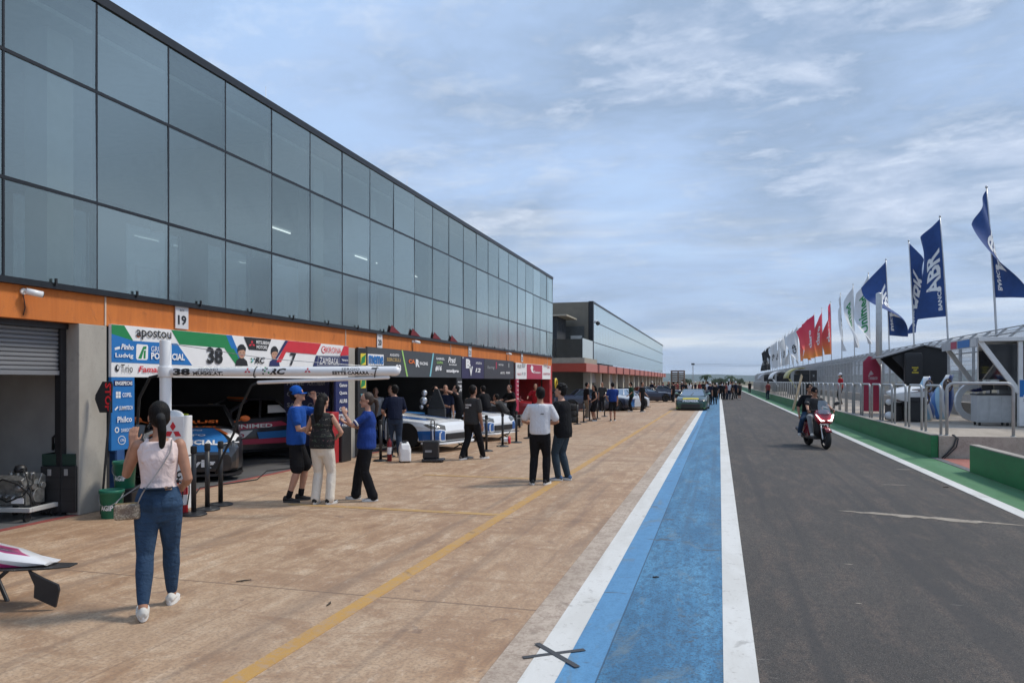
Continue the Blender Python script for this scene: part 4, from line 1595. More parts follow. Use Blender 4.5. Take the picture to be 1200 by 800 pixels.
    for i in (0, 1):
        m1 = hipj[i].lerp(knee[i], .4)
        m2 = knee[i].lerp(ank[i], .30)
        b.limb([hipj[i], m1, knee[i], m2, ank[i]], [.047 * lr * tk, .046 * lr * tk, .031 * lr * tk, .0330 * lr * tk, .0195 * tk], 12)
    body = soft(b.build('body', SKINS[skin], t), vox if fingers else vox * 1.2, 2)
    # ---- top
    if top is not None:
        b = MB()
        off = (.006 if tight else .011) * fit
        rings = []
        lo = low_hem - hem
        ts = [q for q in tor if q[0] >= -.02]
        first = tor[1]
        rings.append([S((first[1] + off) * math.cos(2 * math.pi * q / 20), (first[2] + off) * math.sin(2 * math.pi * q / 20), lo) for q in range(20)])
        for (c, rw, rd_) in ts[:-1]:
            if c <= lo + .01:
                continue
            e = off * (1.5 if (c < .12 and not tight) else 1.0)
            if not tight and c < .14:
                rw = max(rw, first[1] * .94)
                rd_ = max(rd_, first[2] * .93)
            rings.append([S((rw + e) * math.cos(2 * math.pi * q / 20), (rd_ + e) * math.sin(2 * math.pi * q / 20), c) for q in range(20)])
        rings.append([S(.052 * math.cos(2 * math.pi * q / 20), .002 + .042 * math.sin(2 * math.pi * q / 20), .303 if not tight else .285) for q in range(20)])
        b.loft(rings)
        if sleeve > 0:
            for i in (0, 1):
                s_in = sh[i].lerp(S(0, 0, .25), .35)
                tot = [s_in, sh[i]]
                rr = [.040 * tk, (.0385 if not tight else .033) * tk * (1 if sex == 'm' else .92)]
                if sleeve <= 1:
                    tot += [sh[i].lerp(elb[i], sleeve * .5), sh[i].lerp(elb[i], sleeve)]
                    rr += [.040 * tk * ar, .0400 * tk * ar]
                else:
                    tot += [elb[i], elb[i].lerp(wri[i], (sleeve - 1))]
                    rr += [.032 * tk, .0265 * tk]
                b.limb(tot, rr, 14)
        elif not tight:
            for i in (0, 1):
                b.limb([S(0, 0, .25).lerp(sh[i], .5), sh[i] + Vector((0, 0, -.004 * h))], [.04 * tk, .0335 * tk * ar], 12)
        else:
            for s in (-1, 1):     # straps of a tank top
                b.limb([S(s * .055, .036, .20), S(s * .052, .030, .265), S(s * .050, -.004, .292), S(s * .052, -.040, .262), S(s * .058, -.044, .20)], [.017 * h, .013 * h, .012 * h, .015 * h, .018 * h], 8)
        topo = soft(b.build('shirt' if sleeve > 0 else ('tank_top' if tight else 'vest'), top, t), vox, 3)
    # ---- bottom
    if bottom is not None:
        b = MB()
        rings = []
        for (c, rw, rd_) in [(-.095, tor[0][1] * .62, tor[0][2] * .55), (-.07, tor[0][1] * .84, tor[0][2] * .74), (-.045, tor[0][1] * .95, tor[0][2] * .88), tor[1], tor[2]] + ([(.07, tor[3][1] * 1.04, tor[3][2] * 1.03)] if tight else []):
            rings.append([P + RL @ (Vector(((rw + (.011 if tight else .006)) * math.cos(2 * math.pi * q / 20), (rd_ + (.011 if tight else .006)) * math.sin(2 * math.pi * q / 20), c)) * h) for q in range(20)])
        b.loft(rings)
        for i in (0, 1):
            m1 = hipj[i].lerp(knee[i], .35)
            if shorts:
                e_ = hipj[i].lerp(knee[i], .90)
                b.limb([hipj[i], m1, e_], [.056 * tk, .055 * tk, .050 * tk * fit], 14)
            else:
                m2 = knee[i].lerp(ank[i], .35)
                m3 = knee[i].lerp(ank[i], .75)
                e_ = knee[i].lerp(ank[i], ankle)
                s_ = 1.0 if tight else 1.13
                b.limb([hipj[i], m1, knee[i], m2, m3, e_], [.0545 * lr * s_ * tk, .0515 * lr * s_ * tk, .0365 * s_ * tk * (1 + flare * .1), .0375 * s_ * tk * (1 + flare * .2), (.0285 if tight else .036) * tk * (1 + flare * .5), (.0245 if tight else .034) * tk * (1 + flare)], 14)
        soft(b.build('shorts' if shorts else 'trousers', bottom, t), vox, 7)
    if socks is not None:
        b = MB()
        for i in (0, 1):
            b.limb([ank[i], ank[i].lerp(knee[i], .22)], [.0245 * tk, .0255 * tk], 12)
        b.build('socks', socks, t)
    # ---- shoes
    for i in (0, 1):
        fx, fy, fz, to, pi = feet[i]
        a = R(to) * (1, -1)[i]
        F = Matrix.Rotation(a, 3, 'Z') @ Matrix.Rotation(R(pi), 3, 'X')
        A = ank[i]
        ln, wd = .150 * h * (1 if sex == 'm' else .95), .027 * h

        def fp(u, v, w):
            return A + F @ Vector((u, v, w - .046 * h))
        b = MB()
        secs = []
        for (v, rw, top_) in ((-.048, .55, .045), (-.036, .88, .060), (-.012, .92, .058), (.02, .96, .043), (.05, 1.04, .033), (.078, .98, .026), (.095, .66, .020)):
            v_ = v * h
            wv = wd * rw
            zt = top_ * h
            zb = .012 * h
            secs.append([fp(wv * math.cos(2 * math.pi * q / 12) * (1 if math.sin(2 * math.pi * q / 12) < .2 else .78), v_, max(zb, zb + (zt - zb) * (0.5 + .5 * math.sin(2 * math.pi * q / 12)))) for q in range(12)])
        b.loft(secs)
        so = soft(b.build('shoe', shoe or BLACKM, t), max(vox * .7, .006), 2)
        b = MB()
        out = []
        for q in range(20):
            an = 2 * math.pi * q / 20
            vv = math.sin(an)
            out.append(fp(wd * (1.10 if vv > 0 else .95) * math.cos(an), (.026 + .076 * vv) * h, 0.0))
        b.prism(out, F @ Vector((0, 0, (.024 if sole is SOLE_W else .0165) * h)))
        b.build('sole', sole or BLACKM, so, 0.004)
    # ---- hair
    hm = HAIRS[hair]
    if style != 'bald':
        b = MB()
        b.ell(Hd(0, -.008, .077), (.0490 * h, .0560 * h, .0590 * h), 18, 0, RH)
        if style in ('short', 'ponytail', 'long', 'bushy'):
            b.ell(Hd(0, -.022, .055), (.0475 * h, .040 * h, .050 * h), 14, 0, RH)
        if style == 'bushy':
            rg_ = random.Random(len(label))
            for q in range(40):
                an, el_ = rg_.uniform(0, 6.28), rg_.uniform(.1, 1.45)
                b.ell(Hd(.046 * math.cos(an) * math.cos(el_), -.006 + .052 * math.sin(an) * math.cos(el_), .080 + .054 * math.sin(el_)), (.015 * h,) * 3, 8)
        if style in ('ponytail',):
            b.limb([Hd(0, -.055, .065), Hd(0, -.080, .050), Hd(.004, -.088, .0), Hd(.006, -.075, -.06), Hd(.002, -.066, -.115)], [.017 * h, .021 * h, .020 * h, .016 * h, .004 * h], 12)
        if style == 'long':
            b.limb([Hd(0, -.04, .06), Hd(0, -.052, .0), Hd(0, -.058, -.07), Hd(0, -.062, -.15)], [.042 * h, .047 * h, .045 * h, .02 * h], 14)
        soft(b.build('hair', hm, t), max(.010, vox), 2)
    if cap is not None:
        b = MB()
        prof = [(.0525, .060), (.0535, .075), (.050, .100), (.040, .122), (.022, .136), (.004, .140)]
        rings = []
        for rr, zz_ in prof:
            rings.append([Hd(rr * .94 * math.cos(2 * math.pi * q / 22), -.002 + rr * 1.12 * math.sin(2 * math.pi * q / 22), zz_) for q in range(22)])
        b.loft(rings)
        co = b.build('cap', cap, t, fix=True)
        b = MB()
        rows = []
        for k in range(5):
            v = k / 4
            rows.append([b.bm.verts.new(Hd((.046 - .012 * v * v) * math.sin(u), .040 + .052 * v + .016 * (math.cos(u) - 1) * 1.6, .066 - .012 * v - .010 * (1 - math.cos(u)))) for u in [-1.2 + 2.4 * q / 10 for q in range(11)]])
        for r0, r1 in zip(rows, rows[1:]):
            for q in range(10):
                b.bm.faces.new((r0[q], r0[q + 1], r1[q + 1], r1[q])).smooth = True
        br = b.build('brim', cap, co)
        sd_ = br.modifiers.new('thick', 'SOLIDIFY')
        sd_.thickness = .006
    if features:
        b = MB()
        for s in (-1, 1):
            b.ell(Hd(s * .0165, .0505, .057), (.0062 * h, .0040 * h, .0036 * h), 10, 0, RH)
        b.build('eyes', mat('eye_dark', (0.05, 0.035, 0.03), 0.2), t)
        b = MB()
        for s in (-1, 1):
            b.limb([Hd(s * .008, .0580, .068), Hd(s * .026, .0520, .069)], [.0020 * h, .0016 * h], 6)
        b.build('eyebrows', hm, t)
        b = MB()
        b.limb([Hd(-.012, .0560, .018), Hd(0, .0595, .019), Hd(.012, .0560, .018)], [.0018 * h, .0034 * h, .0018 * h], 6)
        b.build('mouth', mat('lips', (0.33, 0.11, 0.09), 0.5), t)
    t['j'] = 0
    del t['j']
    return t, dict(P=P, S=S, Hd=Hd, wri=wri, elb=elb, sh=sh, knee=knee, ank=ank, RH=RH, h=h)


def faceto(x, y, tx, ty):
    """heading that turns +Y towards tx, ty"""
    return math.atan2(-(tx - x), ty - y)


def patch(parent, J, name, s, c, w, hgt, m, side=-1, bold=0.03):
    """printed lettering lying on the front or back of a top"""
    b = MB()
    S = J['S']
    cx, cz = c
    p = S(cx, side * .078, cz)
    b.text(s, p, w, hgt, (-side, 0, 0) if side > 0 else (1, 0, 0), (0, 0, 1), 0, bold)
    o = b.build(name, m, parent, fix=False)
    tgt = [ch for ch in parent.children if ch.name.split('.')[0] in ('shirt', 'vest', 'tank_top')][0]
    sw = o.modifiers.new('drape', 'SHRINKWRAP')
    sw.target = tgt
    sw.wrap_method = 'PROJECT'
    sw.use_project_y = True
    sw.use_negative_direction = True
    sw.use_positive_direction = True
    sw.offset = 0.004
    sw.wrap_mode = 'ABOVE_SURFACE'
    return o


C_BLACK = cloth('black', (0.014, 0.014, 0.016))
C_NAVY = cloth('navy', (0.012, 0.016, 0.035))
C_GREY = cloth('dark_grey', (0.048, 0.047, 0.047))
C_WHITE = cloth('white', (0.66, 0.66, 0.68), 0.04)
C_CREAM = cloth('cream', (0.72, 0.66, 0.57), 0.04)
C_PINK = cloth('pale_pink', (0.74, 0.60, 0.57), 0.04)
C_BLUE = cloth('royal_blue', (0.02, 0.085, 0.36))
C_BLUE2 = cloth('deep_blue', (0.020, 0.050, 0.22))
C_TEAL = cloth('slate_blue', (0.05, 0.075, 0.10))
C_KHAKI = cloth('khaki', (0.25, 0.22, 0.17))
C_RED = cloth('red', (0.40, 0.02, 0.03))
C_GREEN = cloth('dark_green', (0.015, 0.05, 0.03))
J_BLUE = jeans('blue', (0.034, 0.072, 0.135))
J_DARK = jeans('dark', (0.030, 0.045, 0.075))
S_WHITE = mat('shoe_white', (0.62, 0.60, 0.55), 0.6, var=0.06)
S_BLUE = mat('shoe_blue', (0.05, 0.11, 0.22), 0.7)
S_BROWN = mat('shoe_brown', (0.12, 0.09, 0.07), 0.7)
SOLE_W = mat('sole_white', (0.70, 0.70, 0.68), 0.6, var=0.04)
SOLE_T = mat('sole_tan', (0.33, 0.23, 0.16), 0.8)

# ---- woman with ponytail walking away, phone raised in her left hand
px_, py_ = -4.34, 4.96
wf = R(37)
wt, J = person('woman with dark ponytail in a pale tank top and blue jeans holding up a phone', px_, py_, 0, wf, 1.69, 'f', 'tan', 'dark', 'ponytail', C_PINK, 0, J_BLUE, ankle=.90, shoe=S_WHITE, sole=SOLE_W, tight=True, vox=0.0075, thick=1.06,
               pose={'lean': 3, 'hip': (0, 0, .522), 'feet': [(-.055, -.13, .012, 6, 12), (.050, .12, 0, 8, 0)], 'hands': [(-.125, .13, .785), (.105, .13, .575)], 'elbow': [(-.22, -.1, -1), (.30, -1, -.3)],
                     'hand_dir': [(.06, .15, 1), None], 'palm': [(.2, 1, 0), (-1, .2, 0)], 'curl': [.25, .8], 'head': (10, -4)})
ph = MB()
wp = wt.matrix_world if False else None
hp = J['wri'][0] + Vector((.045, .035, .085))
ph.box(hp, (.074, .009, .152), 0, 0, Matrix.Rotation(R(10), 3, 'Y') @ Matrix.Rotation(R(-8), 3, 'X'))


def place(o, root):
    """hands a mesh built in a figure's own frame over to the world as a thing of its own"""
    c_, s_ = math.cos(root.rotation_euler.z), math.sin(root.rotation_euler.z)
    o.location = root.location
    o.rotation_euler = (0, 0, root.rotation_euler.z)
    return o


pt = thing('phone', 'dark phone held up in the raised hand of the woman in pink', 'phone')
ph.build('phone_body', mat('phone_dark', (0.02, 0.022, 0.026), 0.2), pt, .006)
sc_ = MB()
sc_.box(hp + Vector((0, -.0062, 0)), (.066, .002, .14), 0, 0, Matrix.Rotation(R(10), 3, 'Y') @ Matrix.Rotation(R(-8), 3, 'X'))
sc_.build('screen', mat('screen_dim', (0.05, 0.06, 0.07), 0.1), pt)
place(pt, wt)
hb = thing('handbag', 'small snakeskin handbag hanging at the hip of the woman in jeans', 'handbag')
SNAKE = NT('snakeskin', 0.55)
vo = SNAKE.node('ShaderNodeTexVoronoi')
vo.inputs['Scale'].default_value = 70
SNAKE.nt.links.new(SNAKE.t, vo.inputs['Vector'])
k_ = SNAKE.ramp(vo.outputs['Distance'], [(0.25, (0.46, 0.39, 0.29)), (0.6, (0.22, 0.17, 0.12))])
SNAKE.color(SNAKE.mix(SNAKE.ramp(SNAKE.noise(9, 3), [(0.45, 0.0), (0.6, 0.75)]), k_, (0.10, 0.055, 0.04)))
hbp = J['S'](-.128, -.050, -.035)
b = MB()
b.box(hbp, (.185, .07, .125), R(10))
b.build('bag_body', SNAKE.m, hb, .022, seg=3)
b = MB()
b.box(hbp + Vector((0, -.002, .066)), (.17, .016, .006), R(10))
b.build('zip', mat('brass', (0.45, 0.33, 0.15), 0.35, 0.9), hb)
b = MB()
S = J['S']
pts = [hbp + Vector((.075, -.02, .06)), S(-.055, -.092, .06), S(.0, -.084, .14), S(.052, -.071, .235), S(.058, -.03, .287), S(.055, .025, .282), S(.02, .078, .20), S(-.07, .080, .09), hbp + Vector((-.05, .06, .10)), hbp + Vector((-.08, .0, .06))]
sm = []
for i in range(len(pts) - 1):
    p0, p1, p2, p3 = pts[max(0, i - 1)], pts[i], pts[i + 1], pts[min(len(pts) - 1, i + 2)]
    for k in range(6):
        u = k / 6
        sm.append(0.5 * ((2 * p1) + (p2 - p0) * u + (2 * p0 - 5 * p1 + 4 * p2 - p3) * u * u + (3 * p1 - p0 - 3 * p2 + p3) * u ** 3))
sm.append(pts[-1])
b.tube(sm, .0052, 6)
b.build('strap', mat('strap_grey', (0.30, 0.28, 0.27), 0.5), hb)
place(hb, wt)
bt = MB()
bt.limb([J['Hd'](0, -.058, .064), J['Hd'](0, -.070, .057)], [.020 * 1.69, .020 * 1.69], 12)
bt.build('hair_band', BLACKM, wt)

# back pockets, waistband patch
tr_ = [c for c in wt.children if c.name.split('.')[0] == 'trousers'][0]
S = J['S']


def pressed(name, quad, m, n=8, off=.004):
    q = [Vector(p) for p in quad]
    b = MB()
    g = [[b.bm.verts.new(q[0].lerp(q[1], j / n).lerp(q[3].lerp(q[2], j / n), i / n)) for j in range(n + 1)] for i in range(n + 1)]
    for r0, r1 in zip(g, g[1:]):
        for j in range(n):
            b.bm.faces.new((r0[j], r0[j + 1], r1[j + 1], r1[j])).smooth = True
    o = b.build(name, m, tr_, fix=False)
    sw = o.modifiers.new('press', 'SHRINKWRAP')
    sw.target = tr_
    sw.wrap_method = 'PROJECT'
    sw.use_project_y = True
    sw.use_negative_direction = sw.use_positive_direction = True
    sw.wrap_mode = 'ABOVE_SURFACE'
    sw.offset = off
    return o


J_POCK = jeans('pocket', (0.026, 0.056, 0.105))
for s_ in (-1, 1):
    pressed('pocket', [S(s_ * .018, -.12, .015), S(s_ * .066, -.12, .020), S(s_ * .062, -.12, -.040), S(s_ * .022, -.12, -.046)], J_POCK)
pressed('waistband', [S(-.062, -.12, .070), S(.062, -.12, .070), S(.064, -.12, .048), S(-.064, -.12, .048)], J_POCK, off=.005)
pressed('leather_patch', [S(.030, -.12, .068), S(.058, -.12, .068), S(.058, -.12, .052), S(.030, -.12, .052)], mat('patch_tan', (.25, .15, .09), .6), off=.008)

# ---- trio by the first garage
VEST = NT('cloth_patterned', 0.85)
vz = VEST.xyz()
gx = VEST.noise(16, 2, 0.4, (1, 1, 2.0), (3, 1, 0), 1.2)
ln = VEST.ramp(gx, [(0.555, 0.0), (0.575, 1.0), (0.60, 1.0), (0.62, 0.0)])
rows_ = VEST.math('GREATER_THAN', VEST.math('SINE', VEST.math('MULTIPLY', vz[2], 80)), 0.1)
VEST.color(VEST.mix(VEST.math('MULTIPLY', VEST.math('MULTIPLY', ln, rows_), 0.7), (0.012, 0.012, 0.013), VEST.ramp(VEST.noise(6, 1), [(0.4, (0.35, 0.32, 0.26)), (0.55, (0.10, 0.22, 0.12)), (0.62, (0.34, 0.14, 0.16))])))
VEST.bump(VEST.noise(6, 3), 0.8, 0.03)
px_, py_ = -6.27, 10.06
mt, JM = person('man in a royal blue shirt and cap with black shorts looking at his phone', px_, py_, 0, faceto(px_, py_, -4.6, 10.7), 1.77, 'm', 'light', 'dark', 'short', C_BLUE, .62, C_BLACK, shorts=True, shoe=BLACKM, sole=mat('sole_dark', (0.05, 0.05, 0.05), 0.8), cap=cloth('cap_blue', (0.015, 0.10, 0.42)), vox=.010, fit=1.25,
               pose={'lean': 2, 'hip': (0, 0, .525), 'feet': [(-.055, .03, 0, 14, 0), (.06, -.05, 0, 10, 0)], 'hands': [(-.03, .155, .885), (.055, .175, .635)], 'elbow': [(-.7, -.1, -1), (.6, -.6, -.8)],
                     'hand_dir': [(.1, -.25, 1), (-.35, 1, .15)], 'palm': [(1, .1, 0), (-.2, .1, 1)], 'curl': [.9, .9], 'head': (0, -14)}, socks=C_BLACK)
b = MB()
b.box(JM['wri'][1] + Vector((-.035, .10, .035)), (.072, .14, .009), R(20), 0, Matrix.Rotation(R(18), 3, 'Z') @ Matrix.Rotation(R(30), 3, 'X'))
pp = thing('phone', 'black phone in the hand of the man in the blue cap', 'phone')
b.build('phone_body', mat('phone_dark', (0.02, 0.022, 0.026), 0.2), pp, .005)
place(pp, mt)
b = MB()
b.tube([JM['wri'][1] + Vector((.026 * math.cos(a), 0, .026 * math.sin(a))) for a in [k * .5236 for k in range(13)]], .008, 6)
b.build('watch', BLACK, mt)
px_, py_ = -5.74, 9.92
vt, JV = person('woman with long dark hair in a black lettered vest and cream trousers', px_, py_, 0, R(4), 1.66, 'f', 'light', 'dark', 'long', VEST.m, 0, C_CREAM, flare=.30, shoe=BLACKM, sole=SOLE_W, vox=.010, fit=1.5, low_hem=-.02,
               pose={'lean': 1, 'feet': [(-.065, .0, 0, 10, 0), (.065, .02, 0, 16, 0)], 'hands': [(-.085, .15, .60), (.085, .14, .60)], 'elbow': [(-1, -.6, -.4), (1, -.6, -.4)], 'head': (-12, 4)})
px_, py_ = -5.27, 10.44
bt_, JB = person('woman with glasses and ponytail in a blue team shirt and flared black trousers', px_, py_, 0, faceto(px_, py_, -6.25, 10.0), 1.67, 'f', 'light', 'brown', 'ponytail', C_BLUE2, .7, C_BLACK, flare=.45, shoe=mat('shoe_grey', (0.16, 0.15, 0.14), 0.7), sole=SOLE_W, vox=.010, fit=1.25, low_hem=-.045,
               pose={'lean': -3, 'feet': [(-.06, -.06, 0, 10, 0), (.07, .10, 0, 14, 0)], 'hands': [(-.03, .19, .79), (.05, .20, .72)], 'elbow': [(-.9, -.4, -.9), (.9, -.4, -.9)], 'hand_dir': [(.1, .3, 1), (-.3, .8, .6)], 'palm': [(1, .3, 0), (-.5, 0, 1)], 'curl': [.4, .9], 'head': (8, 4)})
b = MB()
for s in (-1, 1):
    b.tube([JB['Hd'](s * .018 + .014 * math.cos(a), .0585 - .004 * abs(math.cos(a)), .056 + .010 * math.sin(a)) for a in [k * .5236 for k in range(13)]], .0022, 5)
    b.tube([JB['Hd'](s * .033, .052, .058), JB['Hd'](s * .045, .0, .058)], .002, 5)
b.build('glasses', P_BLACK, bt_)
b = MB()
for s in (-1, 1):
    e_ = JB['sh'][0 if s < 0 else 1].lerp(JB['elb'][0 if s < 0 else 1], .74)
    d_ = (JB['elb'][0 if s < 0 else 1] - JB['sh'][0 if s < 0 else 1]).normalized()
    b.cyl(e_ - d_ * .012, e_ + d_ * .012, .0345 * 1.67, n=16)
b.build('white_cuffs', C_WHITE, bt_)
patch(bt_, JB, 'shirt_print', 'TEAM', (.0, .20), .12, .03, P_WHITE, 1)

# ---- two men talking beside the blue lane
px_, py_ = -3.08, 12.83
pt_, JW = person('man in a white polo shirt and black trousers seen from behind', px_, py_, 0, faceto(px_, py_, -2.6, 16.0) + R(12), 1.74, 'm', 'tan', 'dark', 'short', C_WHITE, .72, C_BLACK, shoe=BLACKM, sole=SOLE_W, vox=.011, thick=1.05, fit=1.35, low_hem=-.01,
               pose={'lean': 2, 'feet': [(-.075, -.01, 0, 16, 0), (.06, .03, 0, 16, 0)], 'hands': [(-.07, .14, .62), (.06, .15, .62)], 'elbow': [(-1, -.6, -.3), (1, -.6, -.3)], 'head': (20, -3)})
patch(pt_, JW, 'shirt_print', '-AR', (.035, .20), .07, .022, P_BLACK, -1, .05)
px_, py_ = -2.80, 13.50
person('man with bushy dark hair in a loose black shirt and slate jeans', px_, py_, 0, R(75), 1.79, 'm', 'light', 'dark', 'bushy', C_BLACK, .85, jeans('slate', (0.040, 0.062, 0.080)), shoe=S_BLUE, sole=SOLE_W, vox=.011, fit=1.7, hem=.05,
       pose={'lean': 3, 'feet': [(-.05, .03, 0, 10, 0), (.05, -.03, 0, 12, 0)], 'hands': [(-.06, .16, .66), (.06, .17, .66)], 'elbow': [(-1, -.6, -.3), (1, -.6, -.3)], 'head': (8, -5)})
# ---- man walking past the white front clips
px_, py_ = -5.62, 16.53
wk, JK = person('man in a dark grey team shirt and black trousers walking past the garages', px_, py_, 0, R(-28), 1.78, 'm', 'brown', 'dark', 'short', C_GREY, .75, C_BLACK, shoe=S_BROWN, sole=SOLE_W, vox=.012, thick=1.08, fit=1.6, hem=.02,
               pose={'lean': 4, 'hip': (0, 0, .51), 'feet': [(-.05, -.13, .0, 6, 0), (.05, .16, 0, 10, 0)], 'hands': [(-.15, .02, .45), (.145, .05, .44)], 'head': (5, -6)})
patch(wk, JK, 'shirt_print', 'SALINAS\nmotor', (.0, .19), .20, .10, P_WHITE, -1, .05)
# ---- crews among the cars
px_, py_ = -7.62, 16.62
person('slim mechanic in black leaning over the white car beside the fire extinguisher', px_, py_, 0, R(35), 1.78, 'm', 'light', 'dark', 'short', C_NAVY, .7, J_DARK, shoe=BLACKM, sole=SOLE_W, vox=.012, features=False,
       pose={'lean': 14, 'feet': [(-.06, .0, 0, 8, 0), (.05, -.06, 0, 8, 0)], 'hands': [(-.12, .20, .58), (.10, .22, .58)], 'head': (20, -14)})
crew = [
    (441, 492, 21.2, 'mechanic in a white shirt bending over the car next to the mechanic in black', C_WHITE, 25, 'light', 200),
    (505, 488, 22.2, 'mechanic in black beside the dark cart reaching over the car nose', C_BLACK, 20, 'tan', 250),
    (522, 492, 22.6, 'heavily built crew member in a navy shirt standing behind the front clips', C_NAVY, 4, 'tan', 200),
    (538, 488, 22.9, 'crew member with white sleeve print stretching an arm over the cars', C_BLACK, 12, 'light', 110),
    (570, 488, 25.8, 'crew member in a black shirt with a white print bending between garages', C_BLACK, 22, 'light', 60),
    (592, 482, 26.8, 'crew member in dark clothes crouching by the open engine bay', C_GREY, 40, 'tan', 90),
    (458, 470, 21.0, 'person in dark clothes inside the second garage behind the white car', C_NAVY, 3, 'light', 160),
    (600, 478, 28.8, 'mechanic in black at the red car near the sponsor strip', C_BLACK, 18, 'light', 150),
    (628, 478, 33.0, 'mechanic in red at the tail of the red car', C_RED, 10, 'tan', 180)]
for (px, py, d_, lab, top_, lean_, skn, fdeg) in crew:
    X_ = (px - VPX) * d_ * CY / FPX
    Y_ = (d_ + X_ * SY) / CY
    arms = [(-.16, .25, .62), (.16, .25, .62)] if lean_ > 8 else [(-.145, .06, .42), (.145, .06, .42)]
    if 'stretching' in lab:
        arms = [(-.16, .28, .90), (.16, .22, .70)]
    person(lab, X_, Y_, 0, R(fdeg), 1.74, 'm', skn, 'dark', 'short', top_, .7, C_BLACK, shoe=BLACKM, vox=.016, fingers=False, features=False, fit=1.3,
           pose={'lean': lean_, 'hip': (0, -.02, .52 if lean_ < 35 else .40), 'feet': [(-.075, .02, 0, 8, 0), (.07, -.03, 0, 8, 0)], 'hands': arms, 'head': (0, -10)})

# ---- people farther up the apron
far = [
    (718, 493, 'man in a blue shirt and black shorts walking away along the apron', C_BLUE2, True, C_BLACK, 10, 'short'),
    (687, 490, 'man in black with khaki trousers beside the stanchions holding a tablet', C_BLACK, False, C_KHAKI, -60, 'short'),
    (697, 493, 'woman in a black vest and shorts standing by the stanchions', C_BLACK, True, C_BLACK, 120, 'long'),
    (706, 482, 'person in dark clothes behind the man in the blue shirt', C_GREY, False, C_BLACK, 170, 'short'),
    (740, 482, 'man in dark green beside the blue and white car', C_GREEN, False, C_BLACK, 100, 'short'),
    (752, 482.5, 'man in all black with bare forearms beside the rear of the blue and white car', C_BLACK, False, C_BLACK, -120, 'short')]
for (px, py, lab, top_, sh_, bot_, fdeg, st_) in far:
    X_, Y_ = gp(px, py)
    walking = 'walking' in lab
    person(lab, X_, Y_, 0, R(fdeg), 1.78 if st_ == 'short' else 1.66, 'm' if st_ == 'short' else 'f', 'tan', 'dark', st_, top_, .65 if st_ == 'short' else 0, bot_, shorts=sh_, shoe=BLACKM, sole=SOLE_W, vox=.018, fingers=False, features=False, fit=1.3,
           pose={'lean': 3, 'feet': [(-.055, -.10 if walking else 0, 0, 8, 0), (.055, .10 if walking else .02, 0, 8, 0)], 'hands': [(-.13, .12, .55), (.13, .03, .42)]})
# ---- the crowd at the end of the lane
proto = []
for (lab, top_, bot_, sh_, st_, cap_) in [
        ('spectator in dark clothes in the crowd at the far end of the lane', C_BLACK, C_BLACK, False, 'short', None),
        ('spectator in a white top in the crowd at the far end of the lane', C_WHITE, J_DARK, False, 'long', None),
        ('spectator in navy with a cap in the crowd at the far end of the lane', C_NAVY, C_BLACK, False, 'short', C_WHITE),
        ('spectator in grey and shorts in the crowd at the far end of the lane', C_GREY, C_BLACK, True, 'short', None),
        ('spectator in a red top in the crowd at the far end of the lane', cloth('crowd_red', (0.22, 0.05, 0.05)), J_DARK, False, 'short', None)]:
    p_, _ = person(lab, 0, -500, 0, 0, 1.74, 'm', 'tan', 'dark', st_, top_, .7, bot_, shorts=sh_, shoe=S_WHITE if sh_ else BLACKM, vox=.028, fingers=False, features=False, fit=1.4, cap=cap_, group='crowd at the far end of the pit lane')
    proto.append(p_)
spots = [(789, 471, 0), (783, 464, 3), (794, 465, 4), (799, 465, 2), (804, 464, 0), (808, 465, 1), (772, 466, 0), (777, 463, 4), (767, 467, 3), (764, 465, 2),
         (832, 474, 2), (838, 473.5, 0), (840, 468, 2), (844, 467.5, 0), (829, 466, 1), (824, 465, 0), (820, 464, 4), (815, 464, 2), (811, 463, 3),
         (848, 468.3, 0), (851, 468, 4), (854, 468, 1), (858, 468, 0), (862, 467, 2), (867, 468.2, 3), (835, 464, 3), (846, 464, 1), (852, 463, 2), (827, 462, 0), (800, 461.5, 0), (790, 461.5, 4), (784, 461, 2), (856, 462, 4)]
rg = random.Random(21)
used = [False] * 5
for (px, py, k) in spots:
    X_, Y_ = gp(px, py)
    rz_ = R(rg.uniform(0, 360))
    sc_ = rg.uniform(.93, 1.06)
    if not used[k]:
        proto[k].location = (X_, Y_, 0)
        proto[k].rotation_euler = (0, 0, rz_)
        proto[k].scale = (sc_,) * 3
        used[k] = True
    else:
        dup(proto[k], (X_, Y_, 0), rz_, scale=(sc_,) * 3)
X_, Y_ = gp(900, 468)
dup(proto[4], (X_, Y_, 0), R(30), 'lone walker in black and red at the foot of the green wall')
dup(proto[0], (4.45, 118, 0), R(10), 'distant dark figure where the green wall meets the lane')
proto[0]
X_ = 6.6
Y_ = onx(985, X_)
person('marshal in a red shirt and white cap behind the steel hoop railing', X_, Y_, .53, R(100), 1.76, 'm', 'tan', 'dark', 'short', C_RED, .7, C_BLACK, shoe=BLACKM, vox=.018, fingers=False, features=False, cap=C_WHITE)
# ------------------------------------------------------------------ stock cars
TYRE = RUBBER
RIM = mat('rim_dark', (0.05, 0.05, 0.055), 0.35, 0.7)
SCREEN = glass_mat('windscreen', (0.07, 0.08, 0.09), 0.045, 0.03, (0.48, 0.52, 0.55))
CARW, CARL = 1.92, 4.75


